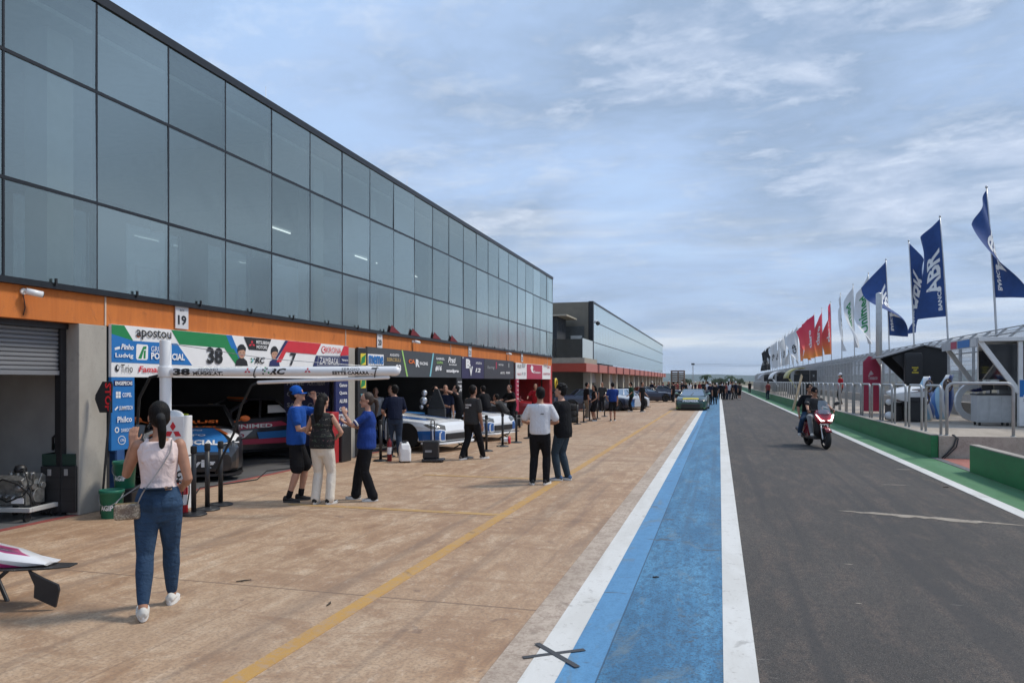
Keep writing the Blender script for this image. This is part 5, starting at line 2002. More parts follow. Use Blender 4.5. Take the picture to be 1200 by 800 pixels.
def car_sections(y0=-2.38, y1=2.38):
    """cross-sections of a low race saloon; +y is the nose"""
    st = [  # y, half width, sill z, belt z, deck z (centre)
        (-2.38, .78, .34, .78, .82), (-2.30, .90, .28, .84, .90), (-2.05, .945, .24, .88, .95), (-1.5, .96, .14, .90, .97), (-.9, .955, .12, .89, .95), (0.0, .95, .12, .87, .93),
        (.7, .955, .12, .84, .90), (1.2, .965, .12, .80, .86), (1.6, .965, .12, .77, .83), (1.95, .950, .13, .73, .79), (2.20, .89, .14, .68, .73), (2.30, .84, .15, .60, .64), (2.38, .76, .16, .46, .47)]
    out = []
    for (y, w, zl, zb, zd) in st:
        if y < y0 - 1e-6 or y > y1 + 1e-6:
            continue
        half = [(0, zl), (w * .90, zl), (w * .985, zl + .05), (w, zl + (zb - zl) * .45), (w * .985, zl + (zb - zl) * .80), (w * .93, zb), (w * .80, zb + (zd - zb) * .55), (w * .45, zd), (0, zd + .008)]
        pts = [(x, z) for x, z in half] + [(-x, z) for x, z in reversed(half[1:-1])]
        out.append([Vector((x, y, z)) for x, z in pts])
    return out


def deck(x, y):
    """height of the bonnet / boot surface of the race car at x, y"""
    S_ = car_sections()
    for a, b_ in zip(S_, S_[1:]):
        if a[0].y <= y <= b_[0].y:
            k = (y - a[0].y) / (b_[0].y - a[0].y)
            pa = [a[i].lerp(b_[i], k) for i in (8, 7, 6, 5, 4)]
            x_ = abs(x)
            for p, q in zip(pa, pa[1:]):
                if p.x <= x_ <= q.x:
                    u = (x_ - p.x) / (q.x - p.x)
                    return p.z + (q.z - p.z) * u
            return pa[-1].z
    return S_[-1][8].z


def deck_patch(b, quad, mi, n=12, off=.010):
    """printed film following the bonnet; quad = four (x, y)"""
    q = [Vector((x, y)) for x, y in quad]
    g = []
    for i in range(n + 1):
        row = []
        for j in range(n + 1):
            p = q[0].lerp(q[1], j / n).lerp(q[3].lerp(q[2], j / n), i / n)
            row.append(b.bm.verts.new((p.x, p.y, deck(p.x, p.y) + off)))
        g.append(row)
    for r0, r1 in zip(g, g[1:]):
        for j in range(n):
            b.bm.faces.new((r0[j], r0[j + 1], r1[j + 1], r1[j])).material_index = mi


def deck_text(b, s_, cx, cy, w, h, mi, bold=.03, off=.016):
    """lettering lying on the bonnet, read from in front of the car"""
    n0 = len(b.bm.verts)
    b.text(s_, (cx, cy, 0), w, h, (-1, 0, 0), (0, -1, 0), mi, bold)
    b.bm.verts.ensure_lookup_table()
    for v in list(b.bm.verts)[n0:]:
        v.co.z = deck(v.co.x, v.co.y) + off


def arch_cut(o, spots, r=.375):
    """opens the wheel arches in a body mesh"""
    b = MB()
    for (x, y, z) in spots:
        b.cyl((x * .62, y, z), (x * 1.25, y, z), r, r, 26)
    c = b.build('arch_cutter', RIM, o.parent)
    md = o.modifiers.new('arches', 'BOOLEAN')
    md.object = c
    md.operation = 'DIFFERENCE'
    md.solver = 'EXACT'
    bpy.context.view_layer.update()
    dg = bpy.context.evaluated_depsgraph_get()
    me = bpy.data.meshes.new_from_object(o.evaluated_get(dg))
    o.modifiers.clear()
    o.data = me
    bpy.data.objects.remove(c)
    return o


def wheel(parent, x, y, z=.325, r=.325, w=.26, rim=None):
    s = 1 if x > 0 else -1
    M = Matrix.Rotation(R(90) * s, 3, 'Y')
    b = MB()
    b.lathe([(r * .66, -w / 2), (r * .93, -w / 2), (r, -w * .36), (r, w * .36), (r * .93, w / 2), (r * .66, w / 2), (r * .62, w * .3), (r * .62, -w * .3)], (0, 0, 0), 28, 0, M, cap=False)
    o = b.build('wheel', TYRE, parent)
    o.location = (x - s * w / 2, y, z)
    b = MB()
    b.lathe([(.03, w * .42), (.06, w * .44), (r * .18, w * .40), (r * .20, w * .30), (r * .62, w * .36), (r * .66, w * .46), (r * .66, -w * .4), (.02, -w * .4)], (0, 0, 0), 24, 0, M)
    for k in range(10):
        a = k * math.pi / 5
        b.box(M @ Vector((r * .42 * math.cos(a), r * .42 * math.sin(a), w * .36)), (.035, r * .46, .03), 0, 0, M @ Matrix.Rotation(a + R(90), 3, 'Z'))
    b.build('rim', rim or RIM, o)
    return o


def film(parent, body, name, quad, m, n=10, off=.008):
    """thin part following the body: a quad pressed onto the surface"""
    q = [Vector(p) for p in quad]
    b = MB()
    g = [[b.bm.verts.new(q[0].lerp(q[1], j / n).lerp(q[3].lerp(q[2], j / n), i / n)) for j in range(n + 1)] for i in range(n + 1)]
    for r0, r1 in zip(g, g[1:]):
        for j in range(n):
            b.bm.faces.new((r0[j], r0[j + 1], r1[j + 1], r1[j]))
    o = b.build(name, m, parent, fix=False)
    sw = o.modifiers.new('press', 'SHRINKWRAP')
    sw.target = body
    sw.wrap_method = 'NEAREST_SURFACEPOINT'
    sw.wrap_mode = 'ABOVE_SURFACE'
    sw.offset = off
    return o


def stock_car(name, label, paint, deco, group=None, wing=True, rim=None, glass=None):
    t = thing(name, label, 'race car', (0, 0, 0), 0, group)
    b = MB()
    b.loft(car_sections(), 0)
    o = b.build('body', paint, t)
    W = [(.96, 1.42, .33), (-.96, 1.42, .33), (.96, -1.36, .33), (-.96, -1.36, .33)]
    arch_cut(o, W)
    for p in o.data.polygons:
        p.use_smooth = False
    bv = o.modifiers.new('bevel', 'BEVEL')
    bv.width, bv.segments, bv.limit_method, bv.angle_limit = .02, 2, 'ANGLE', R(40)
    for (x, y, z) in W:
        wheel(t, x, y, rim=rim)
    # cabin: pillars, roof and glass
    zb = .90
    b0 = [(-.80, .72, zb - .02), (.80, .72, zb - .02), (.80, -1.15, zb + .03), (-.80, -1.15, zb + .03)]
    b1 = [(-.60, -.02, 1.29), (.60, -.02, 1.29), (.58, -.78, 1.27), (-.58, -.78, 1.27)]
    b = MB()
    r1 = [(-.60, -.02, 1.285), (.60, -.02, 1.285), (.58, -.78, 1.27), (-.58, -.78, 1.27)]
    r2 = [(-.52, -.08, 1.325), (.52, -.08, 1.325), (.50, -.72, 1.31), (-.50, -.72, 1.31)]
    b.loft([[Vector(p) for p in r1], [Vector(p) for p in r2]], 0, False)
    b.build('roof', paint, t, .015)
    b = MB()
    for i in range(4):
        b.limb([b0[i], b1[i]], [.045, .035], 8)
    for s in (-1, 1):
        b.limb([(s * .80, -.25, zb), (s * .60, -.36, 1.28)], [.03, .028], 8)
    b.build('cabin_frame', paint, t)
    b = MB()
    b.face([Vector(b0[0]) + Vector((.04, 0, .02)), Vector(b0[1]) + Vector((-.04, 0, .02)), Vector(b1[1]) + Vector((-.02, 0, 0)), Vector(b1[0]) + Vector((.02, 0, 0))])
    b.build('windscreen', glass or SCREEN, t, fix=False)
    b = MB()
    b.face([Vector(b0[2]) + Vector((-.04, 0, .02)), Vector(b0[3]) + Vector((.04, 0, .02)), Vector(b1[3]), Vector(b1[2])])
    b.build('rear_window', glass or SCREEN, t, fix=False)
    for s in (-1, 1):
        b = MB()
        i, j = (1, 2) if s > 0 else (0, 3)
        b.face([Vector(b0[i]) + Vector((0, -.04, .01)), Vector(b0[j]) + Vector((0, .04, 0)), Vector(b1[j]), Vector(b1[i])])
        b.build('side_window', glass or SCREEN, t, fix=False)
        b = MB()
        b.limb([(s * .80, .55, .97), (s * .97, .57, 1.02)], [.014, .014], 6)
        b.ell((s * 1.02, .57, 1.04), (.10, .05, .065), 12)
        b.build('mirror', deco.get('mirror', paint), t)
        film(t, o, 'headlight', [(s * .92, 2.08, .68), (s * .50, 2.32, .66), (s * .54, 2.38, .55), (s * .90, 2.20, .575)], mat('headlight_dark', (0.03, 0.032, 0.036), 0.1, coat=1.0))
        b = MB()
        b.tube([(s * .89, 2.17, .675), (s * .55, 2.305, .655)], .012, 6)
        b.build('light_strip', mat('light_strip', (0.8, 0.82, 0.85), 0.3), t)
        b = MB()
        b.b2((s * .62 - .12, -2.40, .62), (s * .62 + .12, -2.37, .72))
        b.build('tail_light', mat('tail_light', (0.35, 0.01, 0.01), 0.3), t)
    b = MB()
    b.loft([[Vector((-.60, 2.33, .20)), Vector((.60, 2.33, .20)), Vector((.55, 2.37, .40)), Vector((-.55, 2.37, .40))], [Vector((-.60, 2.40, .20)), Vector((.60, 2.40, .20)), Vector((.55, 2.40, .39)), Vector((-.55, 2.40, .39))]], 0, False)
    b.build('grille', BLACK, t)
    b = MB()
    b.loft([[Vector((-.97, 1.9, .085)), Vector((.97, 1.9, .085)), Vector((.97, 1.9, .115)), Vector((-.97, 1.9, .115))], [Vector((-.93, 2.30, .085)), Vector((.93, 2.30, .085)), Vector((.93, 2.30, .115)), Vector((-.93, 2.30, .115))], [Vector((-.66, 2.50, .085)), Vector((.66, 2.50, .085)), Vector((.66, 2.50, .11)), Vector((-.66, 2.50, .11))]], 0, False)
    b.build('splitter', deco.get('splitter', BLACK), t)
    b = MB()
    b.b2((-.86, -2.2, .10), (.86, 1.9, .16))
    b.build('floor_tray', BLACKM, t)
    if wing:
        b = MB()
        b.loft([[Vector((s * .92, -2.22 + dy, 1.16 + dz)) for dy, dz in ((-.16, .03), (.0, -.01), (.16, -.02), (.16, .0), (0, .02), (-.16, .055))] for s in (-1, 1)], 0, False)
        wg = b.build('rear_wing', deco.get('wing', BLACK), t)
        b = MB()
        for s in (-1, 1):
            b.b2((s * .93 - .012, -2.44, 1.02), (s * .93 + .012, -2.02, 1.26))
        b.build('endplates', deco.get('wing', BLACK), wg)
        b = MB()
        for s in (-.45, .45):
            b.prism([(s - .01, -2.12, .90), (s - .01, -1.98, .93), (s - .01, -2.16, 1.16), (s - .01, -2.24, 1.16)], (.02, 0, 0))
        b.build('wing_stays', BLACK, wg)
    if deco.get('fn'):
        deco['fn'](t)
    return t


def paint2(name, low, high, zsplit, third=None, ysplit=None, soft_=0.02):
    """car paint in bands: below / above a slanted line, nose band"""
    m = NT(name, 0.28)
    m.b.inputs['Coat Weight'].default_value = .6
    m.b.inputs['Coat Roughness'].default_value = .08
    o = m.xyz()
    k = m.math('ADD', o[2], m.math('MULTIPLY', m.math('SINE', m.math('MULTIPLY', o[1], 1.7)), .10))
    c = m.mix(m.math('GREATER_THAN', k, zsplit), low, high)
    if third:
        w = m.math('ADD', m.math('ABSOLUTE', o[0]), m.math('MULTIPLY', o[1], .35))
        c = m.mix(m.math('GREATER_THAN', w, ysplit), c, third)
    n = m.noise(2.5, 4)
    c = m.mix(m.math('MULTIPLY', n, .15), c, (0.1, 0.1, 0.1))
    m.color(c)
    return m.m


# green car facing down the lane
PG = paint2('paint_green', (0.005, 0.060, 0.042), (0.012, 0.058, 0.056), .60)


def deco_green(t):
    b = MB()
    deck_patch(b, [(.50, 2.24), (-.50, 2.24), (-.46, 2.06), (.46, 2.06)], 0)
    deck_text(b, 'PREMIER', 0, 2.325, .96, .07, 1, .04, .02)
    b.build('bonnet_sticker', [P_YEL, P_WHITE], t, fix=False)
    b = MB()
    for s in (-1, 1):
        b.face([(s * .60, 2.33, .135), (s * .88, 2.26, .135), (s * .88, 2.262, .185), (s * .60, 2.335, .185)], 0)
    b.build('bumper_corner', P_LIME, t, fix=False)
    b = MB()
    b.text('HELLO', (0, .10, 1.235), .95, .075, (-1, 0, 0), (0, -.74, .40), 0, .04)
    b.build('sunstrip_lettering', P_MIDG, t, fix=False)
    b = MB()
    b.limb([(.1, .70, .94), (-.06, .40, 1.09)], [.012, .008], 6)
    b.build('wiper', BLACK, t)


gc = stock_car('stock_car', 'dark green and teal race car with lime bumper corners facing down the lane', PG, {'mirror': mat('mirror_mint', (0.30, 0.46, 0.40), 0.3), 'splitter': BLACK, 'fn': deco_green}, rim=RIM)
gc.location = (-1.64, 49.6, 0)
gc.rotation_euler = (0, 0, R(180 - 2))

# the pair in the first garage
PK = paint2('paint_black_orange', (0.012, 0.012, 0.015), (0.018, 0.018, 0.022), .5)


def deco_38(t):
    b = MB()
    deck_patch(b, [(.66, 1.06), (-.66, 1.06), (-.60, .74), (.60, .74)], 0)
    deck_text(b, 'FORUSI', 0, .90, .90, .24, 1)
    deck_patch(b, [(.72, 2.36), (-.72, 2.36), (-.42, 1.08), (.42, 1.08)], 2, 24)
    for s in (-1, 1):
        deck_patch(b, [(s * .80, 2.28), (s * .90, 1.70), (s * .70, 1.08), (s * .44, 1.09)], 4, 12, .007)
        deck_patch(b, [(s * .66, 1.85), (s * .70, 1.75), (s * .52, 1.1), (s * .42, 1.1)], 1, 10, .013)
    deck_text(b, 'GRUPO', 0, 1.42, .45, .16, 3)
    deck_text(b, 'POTENCIAL', 0, 2.265, 1.05, .085, 3, .04, .022)
    deck_text(b, 'GRUPO', 0, 1.95, .6, .14, 3)
    b.text('Ludvig', (0, 2.435, .30), .95, .19, (-1, 0, 0), (0, 0, 1), 3, .03)
    b.build('bonnet_sticker', [mat('sticker_dark', (.03, .03, .035), .4), P_ORANGE, P_BLUE, P_WHITE, P_WHITE], t, fix=False)
    b = MB()
    b.text('38', (.22, .34, 1.115), .30, .16, (-1, 0, 0), (0, -.74, .40), 0, .04)
    b.text('FORUSI', (-.02, .58, .99), .95, .12, (-1, 0, 0), (0, -.74, .40), 1, .03)
    b.build('screen_number', [mat('number_yellow', (.6, .75, .05), .4), P_ORANGE], t, fix=False)


c38 = stock_car('stock_car', 'black race car with a blue bonnet panel and orange screen strip in the first garage', PK, {'fn': deco_38, 'wing': BLACK, 'mirror': P_ORANGE})
X_, Y_ = gp(247, 549)
c38.location = (-10.75, 13.3, 0.02)
c38.rotation_euler = (0, 0, faceto(-10.75, 13.3, -4.2, 4.4))
PN = paint2('paint_black_crimson', (0.012, 0.012, 0.016), (0.016, 0.016, 0.022), .5)


def deco_7(t):
    b = MB()
    for s in (1, -1):
        x = s * .975
        xd = (0, s, 0) if s > 0 else (0, -1, 0)
        b.face([(x, -.9, .70), (x, .55, .62), (x, .70, .74), (x, -.7, .80)], 0)
        b.text('UNIMED', (x + .012 * s, .0, .71), .95, .09, xd, (0, 0, 1), 1, .03)
        b.face([(x, .2, .45), (x, 1.05, .40), (x, 1.0, .58), (x, .0, .61)], 1)
        b.text('Corfio', (x + .012 * s, .52, .52), .62, .12, xd, (0, 0, 1), 0, .03)
        b.face([(x, -.95, .42), (x, -.15, .40), (x, -.1, .56), (x, -.9, .58)], 3)
        b.face([(x, -2.2, .50), (x, -1.72, .48), (x, -1.72, .62), (x, -2.2, .66)], 1)
        b.face([(x, .95, .30), (x, 1.02, .42), (x, -.85, .40), (x, -.85, .28)], 0)
        b.face([(s * .79, -.95, 1.0), (s * .80, -.45, .99), (s * .69, -.5, 1.17), (s * .67, -.8, 1.17)], 1)
    b.build('side_sticker', [P_CRIM, P_WHITE, P_YEL, P_BLUE], t, fix=False)
    b = MB()
    b.text('7', (.815, .18, 1.06), .16, .17, (0, 1, 0), (-.45, 0, 1), 0, .03)
    b.tube([(.83, .02, .95), (.83, .36, .95), (.71, .34, 1.18), (.71, .04, 1.18), (.83, .02, .95)], .010, 6, 1)
    b.build('window_number', [P_YEL, P_GOLD], t, fix=False)
    b = MB()
    b.limb([(-.5, -.05, 1.335), (.5, -.05, 1.335)], [.025, .025], 8, 0)
    b.build('roof_strip', P_ORANGE, t)


c7 = stock_car('stock_car', 'black race car with crimson and white side stickers at the back of the first garage', PN, {'fn': deco_7, 'wing': mat('wing_white', (.5, .5, .5), .4)}, rim=mat('rim_bronze', (.16, .13, .07), .4, .6))
c7.location = (-9.85, 15.05, 0.14) if False else (-11.3, 14.0, 0.14)
c7.rotation_euler = (0, 0, R(150))
c7.location = (-11.2, 15.3, 0.10)

# white car, blue and white car, red car, navy car
PWB = paint2('paint_white_blue', (0.02, 0.08, 0.28), (0.72, 0.73, 0.74), .46)


def deco_wb(t):
    b = MB()
    deck_patch(b, [(.4, 1.95), (-.4, 1.95), (-.3, 1.0), (.3, 1.0)], 0)
    b.build('bonnet_stripe', P_BLUE, t, fix=False)


cw = stock_car('stock_car', 'white race car with a blue bonnet stripe in the second garage', PWB, {'fn': deco_wb, 'wing': P_WHITE})
cw.location = (-10.2, 20.6, 0.02)
cw.rotation_euler = (0, 0, R(-78))


def deco_bw(t):
    b = MB()
    for s in (1, -1):
        x = s * .985
        b.text('PT', (x + .01 * s, -.2, .56), .5, .22, (0, s, 0), (0, 0, 1), 0, .04)
    b.build('side_lettering', [P_NAVY], t, fix=False)


PBW = paint2('paint_blue_white', (0.03, 0.16, 0.44), (0.55, 0.60, 0.66), .62, (0.60, 0.63, 0.68), .95)
cb = stock_car('stock_car', 'blue and white race car parked on the apron by the farther building', PBW, {'fn': deco_bw})
cb.location = (-6.1, 48.0, 0.02)
cb.rotation_euler = (0, 0, R(-22))
PRD = paint2('paint_red', (0.36, 0.012, 0.02), (0.42, 0.018, 0.025), .5)
crd = stock_car('stock_car', 'bright red race car in the red garage', PRD, {'wing': P_WHITE})
crd.location = (-9.6, 33.2, 0.02)
crd.rotation_euler = (0, 0, R(-80))
PNV = paint2('paint_navy', (0.008, 0.010, 0.028), (0.012, 0.018, 0.05), .5)
cnv = stock_car('stock_car', 'dark navy race car standing behind the man in the blue shirt', PNV, {})
cnv.location = (-7.7, 45.6, 0.02)
cnv.rotation_euler = (0, 0, R(-70))
for k, (x, y, a, lab) in enumerate([(-6.2, 66, -60, 'distant navy race car outside the farther garages'), (-5.6, 80, -75, 'most distant navy race car outside the farther garages')]):
    dup(cnv, (x, y, 0.02), R(a), lab)


# ------------------------------------------------------------------ front clips on trestles
BLUEP = mat('panel_blue', (0.012, 0.10, 0.33), 0.3, var=.06, coat=.4)


def front_clip(label, x, y, rz, z=.40, base=None, lower=None, group=None, trestle=True):
    lower = lower or BLUEP
    t = thing('front_clip', label, 'car panel', (x, y, z), rz, group)
    b = MB()
    secs = car_sections(.70, 2.4)
    secs = [[p - Vector((0, 1.5, .14)) for p in s] for s in secs]
    b.loft(secs, 0)
    o = b.build('shell', base, t)
    arch_cut(o, [(.96, -.08, .19), (-.96, -.08, .19)], .40)
    for p in o.data.polygons:
        p.use_smooth = False
    for s in (-1, 1):
        film(t, o, 'headlight', [(s * .94, .45, .55), (s * .45, .83, .53), (s * .50, .90, .38), (s * .92, .70, .42)], mat('headlight_amber', (0.10, 0.085, 0.06), 0.12, coat=1.0))
        b = MB()
        b.cyl((s * .60, -.08, .19), (s * .90, -.08, .19), .392, .392, 24)
        b.build('arch_liner', BLACKM, t)
        film(t, o, 'blue_side', [(s * .97, .30, .34), (s * .90, .72, .36), (s * .90, .72, .08), (s * .97, .34, .04)], lower, off=.006)
        film(t, o, 'blue_nose', [(s * .88, .74, .36), (s * .56, .88, .34), (s * .56, .90, .06), (s * .88, .76, .06)], lower, off=.006)
        film(t, o, 'bonnet_stripe', [(s * .75, -.75, .75), (s * .30, -.75, .78), (s * .34, .30, .70), (s * .62, .30, .66)], lower, off=.006)
    b = MB()
    for s in (-1, 1):
        for k in range(5):
            b.face([(s * (.22 + .06 * k), .02 + .05 * k, deck(.3, 1.55) - .14 + .012), (s * (.25 + .06 * k), .02 + .05 * k, deck(.3, 1.55) - .14 + .012), (s * (.25 + .06 * k), .40, deck(.4, 1.9) - .14 + .016), (s * (.22 + .06 * k), .40, deck(.4, 1.9) - .14 + .016)])
    b.build('bonnet_vent', BLACK, t, fix=False)
    b = MB()
    b.b2((-.52, .86, .05), (.52, .92, .26))
    b.build('grille', BLACK, t, .02)
    b = MB()
    b.loft([[Vector((-.97, .42, -.07)), Vector((.97, .42, -.07)), Vector((.97, .42, -.02)), Vector((-.97, .42, -.02))], [Vector((-.9, .82, -.07)), Vector((.9, .82, -.07)), Vector((.9, .82, -.02)), Vector((-.9, .82, -.02))], [Vector((-.6, .98, -.07)), Vector((.6, .98, -.07)), Vector((.6, .98, -.03)), Vector((-.6, .98, -.03))]], 0, False)
    b.build('lip', P_WHITE, t)
    t.scale = (1, 1, .82)
    if trestle:
        q = thing('trestle', f'folding black trestle under the {label[20:]}', 'trestle', (x, y, 0), rz, 'trestles under front clips')
        for yy_ in (-.45, .55):
            for u in (-.62, .62):
                for k in (-.2, .2):
                    b = MB()
                    b.limb([(u + k * .03, yy_ - k, 0), (u + k * .03, yy_ + k, z - .07)], [.018, .018], 8)
                    b.build('leg', BLACK, q)
        b = MB()
        for yy_ in (-.65, -.25, .35, .75):
            b.limb([(-.66, yy_, z - .07), (.66, yy_, z - .075)], [.012, .012], 8)
        b.build('rails', BLACK, q)
    return t


PCL = mat('panel_white_gloss', (0.74, 0.75, 0.76), 0.25, var=0.03, coat=.5)
front_clip('white and blue car front clip nearest the black rolling case', -7.55, 18.75, R(-105), .27, PCL, group='front clips on trestles')
front_clip('white and blue car front clip behind the row of black stanchions', -7.35, 22.4, R(-105), .27, PCL, group='front clips on trestles')
# ------------------------------------------------------------------ red scooter with two riders
def scooter(x, y, rz):
    t = thing('scooter', 'dark red maxi scooter with lit headlights carrying two riders up the pit lane', 'scooter', (x, y, 0), rz)
    RED = mat('scooter_red', (0.24, 0.010, 0.022), 0.25, var=.08, coat=.7)
    for (yy, nm) in ((.72, 'front'), (-.62, 'rear')):
        M = Matrix.Rotation(R(90), 3, 'Y')
        b = MB()
        r, w = .275, (.115 if nm == 'front' else .135)
        b.lathe([(r * .70, -w / 2), (r * .90, -w / 2), (r, -w * .18), (r, w * .18), (r * .90, w / 2), (r * .70, w / 2)], (0, 0, 0), 28, 0, M, cap=False)
        wl = b.build('wheel', TYRE, t)
        wl.location = (0, yy, r)
        b = MB()
        b.lathe([(.03, -.05), (.03, .05)], (0, 0, 0), 12, 0, M)
        b.lathe([(r * .66, -w * .4), (r * .72, -w * .4), (r * .72, w * .4), (r * .66, w * .4)], (0, 0, 0), 24, 0, M, cap=False)
        for k in range(5):
            a = k * 1.2566
            b.box(M @ Vector((r * .36 * math.cos(a), r * .36 * math.sin(a), 0)), (.03, r * .64, .03), 0, 0, M @ Matrix.Rotation(a + R(90), 3, 'Z'))
        b.build('rim', DARKMET, wl)
    b = MB()
    for s in (-1, 1):
        b.limb([(s * .085, .72, .275), (s * .085, .58, .66)], [.024, .022], 10)
    b.limb([(-.10, .58, .66), (.10, .58, .66)], [.03, .03], 8)
    b.limb([(0, .58, .64), (0, .47, .98)], [.03, .03], 10)
    b.build('fork', ALU, t)
    b = MB()
    secs = []
    for k in range(7):
        a = R(40 + k * 18)
        c = Vector((0, .72 + .305 * math.cos(a), .275 + .305 * math.sin(a)))
        n = Vector((0, math.cos(a), math.sin(a)))
        secs.append([c + Vector((.082, 0, 0)), c + Vector((.05, 0, 0)) + n * .025, c + Vector((-.05, 0, 0)) + n * .025, c + Vector((-.082, 0, 0)), c + Vector((-.07, 0, 0)) - n * .02, c + Vector((.07, 0, 0)) - n * .02])
    b.loft(secs)
    b.build('front_fender', RED, t)
    b = MB()
    # front cowl
    pr = [(.62, .66, .14, .04), (.70, .70, .20, .07), (.70, .80, .26, .10), (.62, .92, .25, .11), (.50, 1.03, .19, .10)]
    secs = []
    for (yy, zz_, hw, dp) in pr:
        secs.append([Vector((hw * math.cos(a), yy - dp + dp * math.sin(a) * 1.2, zz_ + .03 * math.sin(a))) for a in [R(q) for q in range(0, 360, 24)]])
    b.loft(secs)
    b.build('front_cowl', RED, t)
    b = MB()
    secs = []
    for (yy, zz_, hw, dp) in [(.50, .30, .17, .06), (.46, .52, .21, .07), (.50, .72, .22, .08), (.46, .92, .20, .06)]:
        secs.append([Vector((hw * math.cos(a), yy - dp + dp * math.sin(a), zz_)) for a in [R(q) for q in range(0, 360, 30)]])
    b.loft(secs)
    b.build('leg_shield', mat('scooter_black', (.02, .02, .022), .4), t)
    LAMP = mat('headlamp_lit', (1.0, .97, .92), .3, emit=6.0, var=0)
    for s in (-1, 1):
        b = MB()
        b.loft([[Vector((s * .05, .795, .765)), Vector((s * .15, .77, .80)), Vector((s * .235, .66, .93)), Vector((s * .20, .70, .86)), Vector((s * .13, .785, .755))],
                [Vector((s * .05, .70, .765)), Vector((s * .15, .68, .80)), Vector((s * .225, .58, .93)), Vector((s * .19, .60, .86)), Vector((s * .13, .69, .755))]], 0, False)
        b.build('headlight', LAMP, t)
    b = MB()
    rows = []
    for k in range(6):
        v = k / 5
        hw = .17 + .03 * v - .09 * v * v
        rows.append([b.bm.verts.new((hw * math.sin(u), .60 - .20 * v + .07 * math.cos(u), .95 + .36 * v)) for u in [-1.2 + 2.4 * q / 8 for q in range(9)]])
    for r0, r1 in zip(rows, rows[1:]):
        for q in range(8):
            b.bm.faces.new((r0[q], r0[q + 1], r1[q + 1], r1[q])).smooth = True
    b.build('windscreen', glass_mat('scooter_screen', (.55, .58, .62), .18, .05), t)
    b = MB()
    b.tube([(-.36, .34, 1.03), (-.20, .44, 1.03), (0, .47, 1.0), (.20, .44, 1.03), (.36, .34, 1.03)], .016, 8)
    b.build('handlebar', BLACK, t)
    for s in (-1, 1):
        b = MB()
        b.limb([(s * .36, .34, 1.03), (s * .24, .41, 1.03)], [.022, .022], 8)
        b.build('grip', RUBBER, t)
        b = MB()
        b.limb([(s * .25, .42, 1.03), (s * .36, .44, 1.20)], [.008, .008], 6)
        b.ell((s * .40, .43, 1.23), (.085, .025, .05), 12, 0, Matrix.Rotation(R(-20 * s), 3, 'Y'))
        b.build('mirror', BLACK, t)
        b = MB()
        b.loft([[Vector((s * .16, -.05, .24)), Vector((s * .22, -.05, .36)), Vector((s * .20, -.05, .62)), Vector((s * .10, -.05, .66))], [Vector((s * .17, -.5, .28)), Vector((s * .21, -.5, .42)), Vector((s * .19, -.5, .72)), Vector((s * .08, -.5, .76))], [Vector((s * .08, -1.0, .56)), Vector((s * .12, -1.0, .62)), Vector((s * .11, -1.0, .80)), Vector((s * .05, -1.0, .82))]], 0, False)
        b.build('side_panel', RED, t, .01)
    b = MB()
    b.b2((-.22, -.06, .24), (.22, .46, .32))
    b.build('footboard', BLACK, t, .02)
    b = MB()
    b.loft([[Vector((hw * c_, yy, zz_ + .05 * s_)) for c_, s_ in [(math.cos(R(q)), math.sin(R(q))) for q in range(0, 360, 30)]] for (yy, zz_, hw) in [(.02, .70, .10), (-.12, .745, .15), (-.40, .75, .16), (-.50, .81, .15), (-.85, .84, .14), (-.98, .83, .08)]])
    b.build('seat', mat('seat_black', (.018, .018, .018), .6), t)
    b = MB()
    b.limb([(.17, -.45, .32), (.19, -1.0, .46)], [.055, .06], 12)
    b.build('exhaust', DARKMET, t)
    b = MB()
    b.limb([(-.10, -1.0, .80), (-.12, -1.12, .86), (.12, -1.12, .86), (.10, -1.0, .80)], [.014] * 4, 8)
    b.build('grab_rail', BLACK, t)
    b = MB()
    b.b2((-.11, -.95, .20), (.11, -.35, .42))
    b.build('engine', DARKMET, t, .03)
    return t


sx, sy = 2.62, 22.3
srz = R(180 + 13)
scooter(sx, sy, srz)


def seated(label, fwd, hip, feet, hands, **kw):
    c_, s_ = math.cos(srz), math.sin(srz)
    return person(label, sx - s_ * fwd, sy + c_ * fwd, 0, srz, 1.76, 'm', 'tan', 'dark', shoe=S_WHITE, sole=SOLE_W, vox=.013, features=True,
                  pose=dict({'hip': (0, 0, hip), 'feet': feet, 'hands': hands, 'elbow': [(-1, -.4, -.5), (1, -.4, -.5)], 'knee_out': .45}, **kw.pop('pose', {})), **kw)


seated('scooter driver in a dark grey shirt with cap and pale trousers gripping the handlebar', -.22, .475, [(-.105, .22, .185, 10, 0), (.105, .22, .185, 10, 0)], [(-.20, .325, .575), (.20, .325, .575)],
       style='short', top=C_GREY, sleeve=.75, bottom=cloth('light_grey', (.30, .31, .32)), cap=C_BLACK, fit=1.4, pose={'lean': 6, 'curl': [1.1, 1.1], 'head': (6, 0)})
seated('pillion rider in black with bushy hair behind the scooter driver', -.60, .520, [(-.165, .05, .165, 14, 0), (.165, .05, .165, 14, 0)], [(-.19, .10, .50), (.19, .10, .50)],
       style='bushy', top=C_BLACK, sleeve=.9, bottom=J_BLUE, fit=1.3, pose={'lean': 4, 'head': (10, 2)})
# ------------------------------------------------------------------ hoop railings on the pit wall
RAIL = mat('rail_grey', (0.40, 0.41, 0.415), 0.45, 0.25, var=.10, scale=8)


def hoop_pts(w, h, r=.16, n=5):
    pts = [(-w / 2, 0)]
    for k in range(n + 1):
        a = math.pi - k * math.pi / 2 / n
        pts.append((-w / 2 + r + r * math.cos(a), h - r + r * math.sin(a)))
    for k in range(n + 1):
        a = math.pi / 2 - k * math.pi / 2 / n
        pts.append((w / 2 - r + r * math.cos(a), h - r + r * math.sin(a)))
    pts.append((w / 2, 0))
    return pts


